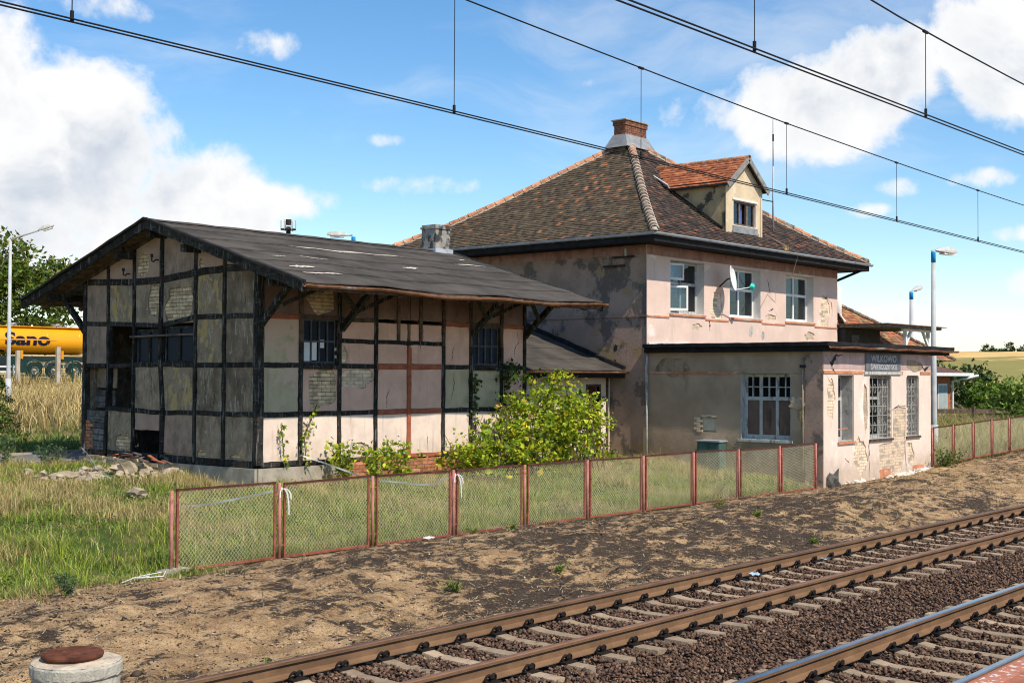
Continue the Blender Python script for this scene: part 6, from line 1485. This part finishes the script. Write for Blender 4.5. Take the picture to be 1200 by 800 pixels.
def clump_pts(ells, ncl, per, rad, shell=.55):
    """leaf positions in clumps spread through ellipsoids (cx,cy,cz,rx,ry,rz[,weight])"""
    w = np.array([(e[6] if len(e) > 6 else e[3]*e[4]*e[5]) for e in ells], float); w /= w.sum(); out = []; shade = []
    for e, k in zip(ells, RNG.multinomial(ncl, w)):
        d = RNG.normal(size=(k, 3)); d /= np.linalg.norm(d, axis=1, keepdims=True); d *= 1+.22*np.sin(d[:, :1]*7+d[:, 2:]*5+e[0]*3); rr = (shell+(1-shell)*RNG.random((k, 1)))**.8*(1+RNG.normal(0, .07, (k, 1)))
        c = np.array(e[:3])+d*rr*np.array(e[3:6])
        m = RNG.integers(int(per*.4), int(per*1.6)+1, k); cc = np.repeat(c, m, 0); r_ = np.repeat(rad*RNG.uniform(.5, 1.3, k), m)[:, None]
        out.append(cc+RNG.normal(size=cc.shape)*r_*np.array([1, 1, .7])); shade.append(np.repeat(RNG.uniform(.75, 1.25, k), m))
    return np.concatenate(out), np.concatenate(shade)
def tree(name, base, h, ells, ncl, per, rad, leaf, cols, label, cat='tree', group=None, trunk_r=.2, limbs=6, mat='leaf', upb=.5, asp=.6, w=None):
    t = thing(name, base, label, cat, group); bx_, by_, bz_ = base
    top = np.array(ells[0][:3]); b = B()
    mid = V((bx_+(top[0]-bx_)*.4, by_+(top[1]-by_)*.4, bz_+(top[2]-bz_)*.55))
    b.tube([(bx_, by_, bz_-.2), (bx_, by_, bz_+h*.12), mid, tuple(top)], [trunk_r*1.3, trunk_r, trunk_r*.7, trunk_r*.2], 9)
    for i in range(limbs):
        e = ells[i % len(ells)]; q = V(e[:3])+V((random.uniform(-.7, .7)*e[3], random.uniform(-.7, .7)*e[4], random.uniform(-.3, .7)*e[5])); s = V((bx_, by_, bz_+h*.12)).lerp(mid, random.random())
        b.tube([s, s.lerp(q, .5)+V((0, 0, .1*h*random.random()*.5)), q], [trunk_r*.5, trunk_r*.3, trunk_r*.08], 6)
    b.build('trunk', 'bark', t, smooth=True, fixn=False)
    P, sh = clump_pts(ells, ncl, per, rad)
    leaves('crown', P, leaf, pal(len(P), cols, .25, w)*sh[:, None], t, mat, upb, asp)
    return t
GREENS = [(.055, .10, .018), (.085, .14, .022), (.04, .075, .015), (.13, .17, .03)]
# maple behind the tanker
tree('leafy_tree', (44, 90, 2.4), 11, [(43.5, 90.5, 9.0, 4.6, 4, 3.6), (47.5, 89, 8.0, 4.2, 4, 3.2), (40, 92, 8, 4.5, 4, 3.4), (45.5, 89, 11.0, 2.6, 2.6, 1.8), (49.5, 88, 9.5, 2.5, 2.5, 2), (43, 90, 5.6, 7, 4, 1.6)], 620, 26, .5, .42,
     [(.10, .16, .025), (.15, .21, .03), (.06, .10, .018), (.24, .25, .045), (.34, .22, .04)], 'large leafy green tree rising behind the yellow tank', trunk_r=.4, limbs=10, w=[.33, .3, .22, .12, .03])
# conifer at left edge
def conifer():
    base = (16.45, 32.9, z1(16.45, 32.9)); t = thing('conifer_shrub', base, 'dark green drooping conifer shrub at the left edge', 'shrub'); b = B(); b.tube([base, (16.45, 32.9, base[2]+2.0)], [.09, .02], 7); b.build('trunk', 'bark', t)
    P = []
    for i in range(120):
        f = RNG.random()**.8; a = RNG.uniform(0, 6.28); r = (1-f)**.75*1.15+.12; L = r*RNG.uniform(.75, 1.12); z = base[2]+.1+f*2.1
        for k in range(48): s = RNG.random(); P.append((16.45+L*s*math.cos(a)+RNG.normal(0, .05), 32.9+L*s*math.sin(a)+RNG.normal(0, .05), z+.25*s-.35*s*s-abs(RNG.normal(0, .07))))
    P = np.array(P); leaves('foliage', P, .10, pal(len(P), [(.12, .19, .025), (.07, .12, .018), (.20, .28, .04), (.04, .07, .015)], .25), t, 'needle', .1, .28, droop=.5)
conifer()
# vine-covered bush in front of the shed's right end
YG = [(.36, .45, .03), (.24, .34, .025), (.54, .56, .04), (.10, .17, .02), (.70, .56, .04), (.48, .25, .05)]
bt = thing('climber_bush', (25.4, 21.0, .25), 'big sunlit yellow-green climber bush against the right end of the shed', 'bush')
P, sh = clump_pts([(23.2, 20.9, .85, 1.5, .8, .68), (24.9, 21.0, 1.25, 1.5, .8, 1.0), (26.1, 21.1, 1.55, 1.25, .8, 1.15), (27.0, 21.2, 1.35, 1.2, .8, 1.0), (25.7, 21.2, 2.35, .75, .5, .5), (24.6, 21.1, 1.9, .7, .6, .4), (28.4, 21.6, .55, .8, .5, .3), (22.4, 21.0, .55, .7, .5, .35), (26.3, 21.3, 2.5, .25, .2, .35), (24.1, 21.2, 1.75, .3, .3, .5), (27.7, 21.3, 1.9, .3, .3, .4), (25.1, 21.5, 2.5, .2, .15, .4), (22.9, 20.9, 1.4, .25, .25, .35)], 560, 26, .12, .30)
leaves('foliage', P, .115, pal(len(P), YG, .3, [.30, .25, .17, .17, .08, .03])*sh[:, None], bt, 'leaf', .5, .75, sizes=.088*RNG.lognormal(0, .38, len(P)))
b = B()
for i in range(60):
    x, y = random.uniform(22.6, 27.6), random.uniform(20.4, 21.5); b.tube([(x, y, .1), (x+random.uniform(-.3, .3), y, .8), (x+random.uniform(-.5, .5), y+random.uniform(-.2, .2), random.uniform(1.2, 2.4))], [.018, .014, .006], 5)
b.build('stems', 'bark', bt, fixn=False)
def vine(pts, n, spread, label, cols=YG[:4], leaf=.11, parent=None):
    t = thing('climbing_vine', pts[0], label, 'vine', None); b = B(); b.tube(pts, [.012]*len(pts), 5); b.build('stem', 'bark', t, fixn=False)
    A = np.array(pts); k = RNG.integers(0, len(A)-1, n); u = RNG.random((n, 1)); P = A[k]*(1-u)+A[k+1]*u+RNG.normal(size=(n, 3))*np.array([spread, .03, spread*.8]); P[:, 1] = np.minimum(P[:, 1], A[0, 1]-.01)
    leaves('foliage', P, leaf, pal(n, cols, .3), t, 'leaf', -.1, .8, droop=.6)
DV = [(.05, .085, .02), (.035, .06, .016), (.08, .12, .025)]
vine([(24.9, 21.92, .8), (24.8, 21.92, 2.0), (24.9, 21.92, 2.9), (25.5, 21.92, 2.9)], 260, .17, 'dark ivy climbing the last panel of the shed wall', DV)
vine([(23.75, 21.92, .8), (23.72, 21.92, 1.9), (23.7, 21.92, 2.75)], 110, .10, 'narrow dark ivy strand on the shed post under the right window', DV)
vine([(26.4, 21.9, .8), (26.0, 21.85, 2.0), (26.6, 22.3, 2.7), (27.3, 22.3, 2.75)], 170, .2, 'ivy running along the gutter of the lean-to', YG[:4])
vine([(17.6, 21.9, .75), (17.55, 21.92, 1.3), (17.5, 21.92, 1.7)], 40, .05, 'thin vine strand on the first white panel of the shed', YG[:4], .09)
vine([(18.2, 21.9, .75), (18.15, 21.92, 1.4), (18.5, 21.92, 2.1)], 70, .08, 'straggly vine strand by the broken second panel of the shed', YG[:4], .09)
def weed(name, base, r, h, n, leaf, cols, label, cat='plant', upb=.2, asp=.4, group=None, stems=6):
    x, y, z = base; t = thing(name, base, label, cat, group); b = B()
    tips = [(x+random.uniform(-r, r), y+random.uniform(-r, r), z+h*random.uniform(.6, 1)) for _ in range(stems)]
    for q in tips: b.tube([(x, y, z-.02), ((x+q[0])/2, (y+q[1])/2, z+h*.5), q], [.008, .006, .003], 4)
    b.build('stems', 'bark', t, fixn=False)
    A = np.array(tips); k = RNG.integers(0, stems, n); u = RNG.random((n, 1))**.7; P = np.array([[x, y, z]])*(1-u)+A[k]*u+RNG.normal(size=(n, 3))*r*.18; P[:, 2] = np.maximum(P[:, 2], z+.01)
    leaves('foliage', P, leaf, pal(n, cols, .3), t, 'leaf', upb, asp); return t
def gpt(x, y): return (x, y, z1(x, y))
BW = [(.09, .16, .06), (.06, .11, .045), (.14, .21, .08)]
weed('weed_plant', gpt(8.42, 14.72), .17, .30, 420, .05, BW, 'blue-green bushy weed on the bare soil at lower left', asp=.3)
for x, y, lab in ((19.6, 21.2, 'leafy vine bush before the third shed panel'), (20.3, 21.1, 'green shrub before the brick plinth left of the shed door'), (18.9, 21.4, 'low shrub at the foot of the shed corner plinth')):
    weed('shrub', gpt(x, y), .45, 1.0, 300, .11, YG[:4], lab, 'shrub', .1, .75, stems=9)
weed('shrub', gpt(38.1, 15.6), .45, .55, 380, .10, GREENS+[(.2, .28, .04)], 'small green shrub at the foot of the annex right corner', 'shrub', .3, .5)
weed('weed_plant', gpt(39.0, 16.5), .5, 1.1, 160, .09, [(.22, .19, .05), (.15, .16, .04)], 'tall dry weed behind the first panel of the short fence', asp=.3)
weed('weed_plant', gpt(30.3, 18.2), .35, 1.1, 120, .06, [(.34, .27, .05), (.26, .22, .05)], 'tall yellow flowering weed under the annex side window', asp=.35, stems=7)
for x, y, h, lab in ((14.9, 29.0, .8, 'blue-grey thistle beside the road left of the shed'), (14.0, 28.6, .7, 'blue-green weed at the road edge near the left border'), (15.9, 28.9, .6, 'grey-green weed close to the shed back corner'), (12.9, 27.6, .8, 'tall grey-green weed by the left picture edge')):
    weed('weed_plant', gpt(x, y), .35, h, 260, .10, BW, lab, asp=.3)
for i, (x, y, lab) in enumerate(((8.3, 10.6, 'small grass tuft beside the far rail in front'), (17.1, 14.95, 'light green weed tuft on the dark bank below the fourth fence panel'), (15.0, 12.1, 'tiny green sprout halfway down the bank'), (12.7, 12.1, 'small sprout on the sandy patch of the bank'), (23.9, 14.8, 'grass tuft in front of the eighth fence panel'), (21.3, 11.2, 'green tuft low on the bank near the rails'), (22.8, 13.2, 'small weed on the bank right of the middle'), (17.1, 15.8, 'tuft at the foot of the fence by the tape knot'), (10.6, 15.3, 'green weeds beside the first fence post'))):
    weed('grass_tuft', gpt(x, y), .14, .16, 90, .09, [(.14, .23, .03), (.22, .30, .05), (.36, .34, .1)], lab, 'tuft', .0, .18, 'scattered tufts on the bank', 5)
b_ = B(); 
for i in range(40): a = random.uniform(0, 6.28); x = 38.0+random.uniform(-.12, .12); b_.add([(x-.006, 20.9, 6.98), (x+.006, 20.9, 6.98), (x+.22*math.cos(a), 20.9+.2*math.sin(a)-.08, 7.0+random.uniform(.0, .32))], [(0, 1, 2)])
b_.col = None; tag(b_.build('gutter_straw', surf('straw', (.55, .40, .16), .2, 9, bump=0), None, (38, 20.9, 6.98), fixn=False), 'tuft of dry straw sticking out of the roof gutter below the dormer', 'straw')
# bushes and trees on the right
tree('garden_bush', gpt(59.5, 20.6), 2.4, [(58.9, 21.0, 1.3, 1.2, 1.1, 1.1), (60.2, 20.2, 1.7, 1.8, 1.6, 1.25), (61.5, 19.6, 1.6, 2, 1.6, 1.3), (64, 18.6, 1.5, 2, 1.5, 1.2)], 420, 20, .3, .30, [(.17, .26, .04), (.24, .34, .06), (.11, .18, .025), (.32, .40, .09)], 'wide pale green leafy bush above the short fence', 'bush', trunk_r=.08, asp=.35)
tree('garden_bush', gpt(63.2, 23.6), 2.2, [(63.2, 23.6, 1.3, 1.0, 1.0, 1.1), (64.6, 22.6, 1.2, 1.2, 1.2, 1.0)], 170, 20, .28, .24, [(.10, .19, .015), (.06, .12, .012), (.16, .25, .02)], 'dark round bush beside the brick cottage', 'bush', trunk_r=.08)
tree('garden_bush', gpt(72, 28.5), 3, [(70.6, 31.4, 2.6, 3.0, 2, 1.5), (75, 29.3, 2.2, 2.2, 2, 1.3)], 220, 20, .4, .32, [(.05, .085, .02), (.07, .11, .025), (.035, .06, .015)], 'olive green trees behind the brick cottage', 'tree', trunk_r=.12)
for i, (x, y, r, h, lab) in enumerate(((429.6, 160.6, 2.6, 2.0, 'leftmost round hilltop tree'), (431.2, 159.0, 4.2, 1.3, 'broad low hilltop copse left of centre'), (434.9, 155.0, 1.9, 2.7, 'tallest hilltop tree'), (433.3, 157, 2.0, 1.2, 'small hilltop bush between the copses'), (438.0, 151.6, 2.6, 1.8, 'rightmost hilltop tree at the picture edge'))):
    z = z1(x, y); tree('hilltop_tree', (x, y, z), h*2, [(x, y, z+h*.9, r*.75, r*.75, h*.95), (x+r*.4, y-r*.35, z+h*.6, r*.55, r*.55, h*.6), (x-r*.4, y+r*.35, z+h*.5, r*.55, r*.55, h*.5)], 110, 12, .35, .5, [(.030, .055, .02), (.045, .075, .025), (.02, .04, .015)], lab+' on the field ridge', 'tree', 'trees on the ridge', trunk_r=.25)

# ---- grass
def grass(name, x, y, h, w, col, label, lean=1.0):
    n = len(x); z = gz(x, y); a = RNG.uniform(0, 6.28, n); l = RNG.uniform(.1, 1.6, n)*lean*h; d = np.stack([np.cos(a), np.sin(a)], -1)
    s = np.stack([-d[:, 1], d[:, 0]], -1)*(w/2)[:, None]
    def row(t, k, lf):
        p = np.stack([x, y], -1)+d*(l*t*t)[:, None]; return np.concatenate([p+s*k, (z+h*lf-.01)[:, None]], 1)
    b0, b1 = row(0, -1, 0), row(0, 1, 0); m0, m1 = row(.55, -.8, .55), row(.55, .8, .55); tp = row(1, 0, .92)
    vs = np.stack([b0, b1, m1, m0, tp], 1).reshape(-1, 3); o = np.arange(n)*5
    F = np.concatenate([np.stack([o, o+1, o+2], 1), np.stack([o, o+2, o+3], 1), np.stack([o+3, o+2, o+4], 1)])
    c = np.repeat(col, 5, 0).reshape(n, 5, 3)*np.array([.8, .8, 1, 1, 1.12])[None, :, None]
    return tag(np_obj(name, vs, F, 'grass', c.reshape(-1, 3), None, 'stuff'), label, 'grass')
def lawn():
    n = 340000
    x = RNG.uniform(2.5, 31.1, n); y = 15.2+RNG.random(n)**1.15*13.8
    keep = np.where(x < 10.9, y > 15.25+.55*fbm(x, y, 1.3, 2)+np.clip((9-x)*.12, -.2, .8)*0, y > 16.12+.25*fbm(x, y, 2, 2))
    keep &= ~((x > 16.75) & (y > 21.9)); keep &= (y < 29.2)
    keep &= (y-16 > (x-31)*.9) | (y < 22)
    dens = fbm(x+9, y, .9, 3); keep &= RNG.random(n) < np.clip(dens*1.9-.15, .2, 1)
    keep &= ~((np.abs(x-15.2) < 1.6) & (np.abs(y-25.5) < .8) & (RNG.random(n) < .8))
    x, y = x[keep], y[keep]; n = len(x)
    pn = fbm(x+40, y+7, .55, 4); near = np.clip((y-19.2)/2.2, 0, 1)*np.clip((x-9)/4, 0, 1)
    dry = np.clip((pn-.49)*6+near*.85-.25*(y < 19.5), 0, 1)
    isdry = RNG.random(n) < dry*.75+.15
    col = np.where(isdry[:, None], pal(n, [(.56, .43, .18), (.44, .33, .13), (.64, .52, .25), (.32, .22, .10)], .2), pal(n, [(.17, .28, .025), (.28, .40, .035), (.10, .19, .02), (.46, .50, .06), (.06, .12, .02)], .28))
    h = RNG.uniform(.04, .15, n)*(1+1.2*(dens[keep]-.5))*(1+.3*isdry)+(RNG.random(n) < .03)*RNG.uniform(.05, .28, n)+np.clip(fbm(x+90, y, 1.8, 3)-.53, 0, 1)*.9; w = RNG.uniform(.005, .010, n)
    grass('meadow_grass', x, y, h, w, col, 'unmown green and straw-coloured grass between the fence and the buildings')
lawn()
def fence_weeds():
    n = 9000; x = RNG.uniform(10.6, 31, n); y = 16.1+np.abs(RNG.normal(0, .10, n)); k = fbm(x+70, y, 1.1, 3) > .46; x, y = x[k], y[k]; n = len(x)
    grass('fence_foot_grass', x, y, RNG.uniform(.06, .34, n), RNG.uniform(.006, .011, n), pal(n, [(.18, .29, .03), (.30, .38, .05), (.50, .42, .18), (.10, .19, .02)], .25), 'ragged longer grass along the foot of the long mesh fence')
fence_weeds()
def border():
    n = 9000; x = RNG.uniform(2.5, 11.2, n); y = 15.75-np.abs(RNG.normal(0, .42, n)); k = fbm(x+31, y, 1.7, 3) > .47+.10*np.clip(15.5-y, 0, 2); x, y = x[k], y[k]; n = len(x)
    grass('border_grass', x, y, RNG.uniform(.04, .16, n), RNG.uniform(.005, .010, n), pal(n, [(.20, .28, .03), (.50, .40, .18), (.36, .27, .12), (.12, .19, .02)], .25), 'thin straggling grass where the meadow meets the bare soil')
    n = 5000; x = RNG.uniform(24, 46, n); y = RNG.uniform(11.5, 15.9, n); k = fbm(x+11, y, .7, 3) > .56; x, y = x[k], y[k]; n = len(x)
    grass('dry_bank_grass', x, y, RNG.uniform(.03, .12, n), RNG.uniform(.006, .012, n), pal(n, [(.52, .40, .19), (.38, .27, .13), (.26, .27, .06)], .25), 'sparse dry grass on the bank before the annex')
border()
def broadleaf():
    n = 26000; x = RNG.uniform(3, 31, n); y = RNG.uniform(15.5, 22, n); k = np.where(x < 10.9, y > 15.7, y > 16.3) & (fbm(x+200, y+20, .8, 3) > .52) & ~((x > 16.7) & (y > 21.8)); x, y = x[k], y[k]; n = len(x)
    P = np.stack([x, y, gz(x, y)+RNG.uniform(.02, .16, n)], -1)
    tag(leaves('meadow_weeds', P, .06, pal(n, [(.09, .17, .03), (.14, .24, .04), (.06, .11, .03), (.20, .28, .05)], .25), None, 'leaf', .6, .5, 'stuff'), 'low broad-leaved weeds growing among the grass', 'weeds')
broadleaf()
def far_grass():
    n = 60000; x = RNG.uniform(4, 48, n); y = 31.9+RNG.random(n)**1.3*38
    keep = (y > 31.9) & ((x-0)/(y) < .85); x, y = x[keep], y[keep]; n = len(x)
    t = fbm(x, y, .25, 3); dry = np.clip((y-34.5)/3, 0, 1)
    col = np.where((RNG.random(n) < dry*.9+.1)[:, None], pal(n, [(.52, .38, .15), (.38, .26, .10), (.60, .47, .24), (.30, .25, .08), (.20, .14, .06)], .25), pal(n, [(.13, .19, .03), (.2, .26, .05)], .2))*np.clip(.55+1.0*fbm(x, y, .9, 3), .6, 1.3)[:, None]
    h = RNG.uniform(.12, .30, n)+dry*RNG.uniform(.1, .6, n)*(t > .5); w = RNG.uniform(.015, .035, n)
    grass('bank_grass', x, y, h, w, col, 'tall dry golden grass on the bank behind the road')
    n = 30000; x = RNG.uniform(38, 66, n); y = 16.15+RNG.random(n)**1.4*9; k = ~((x < 39.6) & (y > 15.8) & (x < 38.4)); x, y = x[k], y[k]; n = len(x)
    col = pal(n, [(.42, .34, .13), (.5, .4, .18), (.18, .22, .05), (.26, .26, .07)], .2)
    grass('verge_grass', x, y, RNG.uniform(.25, .75, n), RNG.uniform(.012, .025, n), col, 'long yellowing grass behind the short fence')
far_grass()
# ---- crumbs, straw and litter on the bare bank
def bank():
    n = 60000; x = 3+42*RNG.random(n)**1.6; y = RNG.uniform(9.98, 16.3, n); z = gz(x, y)
    s = RNG.lognormal(-4.45, .5, n); S = np.stack([s*RNG.uniform(.8, 1.6, n), s, s*RNG.uniform(.4, .8, n)], -1)
    dk = fbm(x, y, .6, 3)+.12*np.clip((x-12)/5, 0, 1)*np.clip((30-x)/6, 0, 1)
    dark = RNG.random(n) < np.clip((dk-.38)*3.5, .25, .85)
    col = np.where(dark[:, None], pal(n, [(.06, .045, .035), (.09, .065, .05), (.04, .033, .028)], .3), pal(n, [(.42, .27, .145), (.32, .20, .105), (.38, .26, .15), (.66, .60, .5)], .2, [.36, .34, .28, .02]))
    lumps('soil_crumbs', np.stack([x, y, z+s*.15], -1), S, col, 'clod', 'crumbs of earth and small stones on the bare bank', 'soil')
    n = 15000; x = 3+38*RNG.random(n)**1.4; y = RNG.uniform(10.05, 16.2, n); k = fbm(x+3, y, .5, 3) > .40; x, y = x[k], y[k]; n = len(x)
    z = gz(x, y)+.008; a = RNG.uniform(0, 6.28, n); L = RNG.uniform(.04, .18, n); w = RNG.uniform(.003, .007, n); d = np.stack([np.cos(a), np.sin(a), RNG.uniform(-.05, .25, n)], -1)*L[:, None]; s = np.stack([-np.sin(a), np.cos(a), np.zeros(n)], -1)*w[:, None]
    p = np.stack([x, y, z], -1); vs = np.stack([p-s, p+s, p+d+s*.6, p+d-s*.6], 1).reshape(-1, 3); F = np.arange(n*4).reshape(n, 4)
    tag(np_obj('straw_litter', vs, F, 'grass', np.repeat(pal(n, [(.40, .31, .18), (.26, .19, .12), (.55, .46, .32), (.14, .10, .07)], .2), 4, 0), None, 'stuff'), 'dead grass stalks lying on the bare bank', 'straw')
bank()
def scrap(p, s, mat, label):
    b = B(); x, y, z = p; n = 5; vs = []
    for i in range(n):
        for j in range(3): vs.append((x+s*(i-2)*.45+random.uniform(-.02, .02), y+s*(j-1)*.4+random.uniform(-.02, .02), z+.03+random.uniform(0, .05)))
    b.add(vs, [(i*3+j, i*3+j+1, (i+1)*3+j+1, (i+1)*3+j) for i in range(n-1) for j in range(2)]); o = b.build('litter', mat, None, p, fixn=False); o.modifiers.new('t', 'SOLIDIFY').thickness = .003; tag(o, label, 'litter')
scrap((16.33, 9.55, -.15), .14, 'litter_blue', 'pale blue plastic scrap between the far rails'); scrap((18.5, 9.5, -.15), .10, 'litter_blue', 'small bright blue scrap by the far rail')
scrap((15.6, 15.5, z1(15.6, 15.5)), .12, 'tape', 'white paper scrap at the foot of the fence')
b = B(); P0 = V((9.65, 15.0, z1(9.65, 15.0)+.03))
for pts in ([(-.45, -.1), (-.1, .05), (.05, -.08), (.3, -.16), (.55, .15)], [(-.1, .05), (.1, .25), (.5, .2)], [(.05, -.08), (-.05, .12), (.2, .1)]):
    b.tube([P0+V((x*.8, y*.8, .02+random.uniform(0, .05))) for x, y in pts], .007, 5)
tag(b.build('plastic_strip', 'tape', None, P0, fixn=False), 'tangle of white plastic strips on the soil near the first fence post', 'litter')
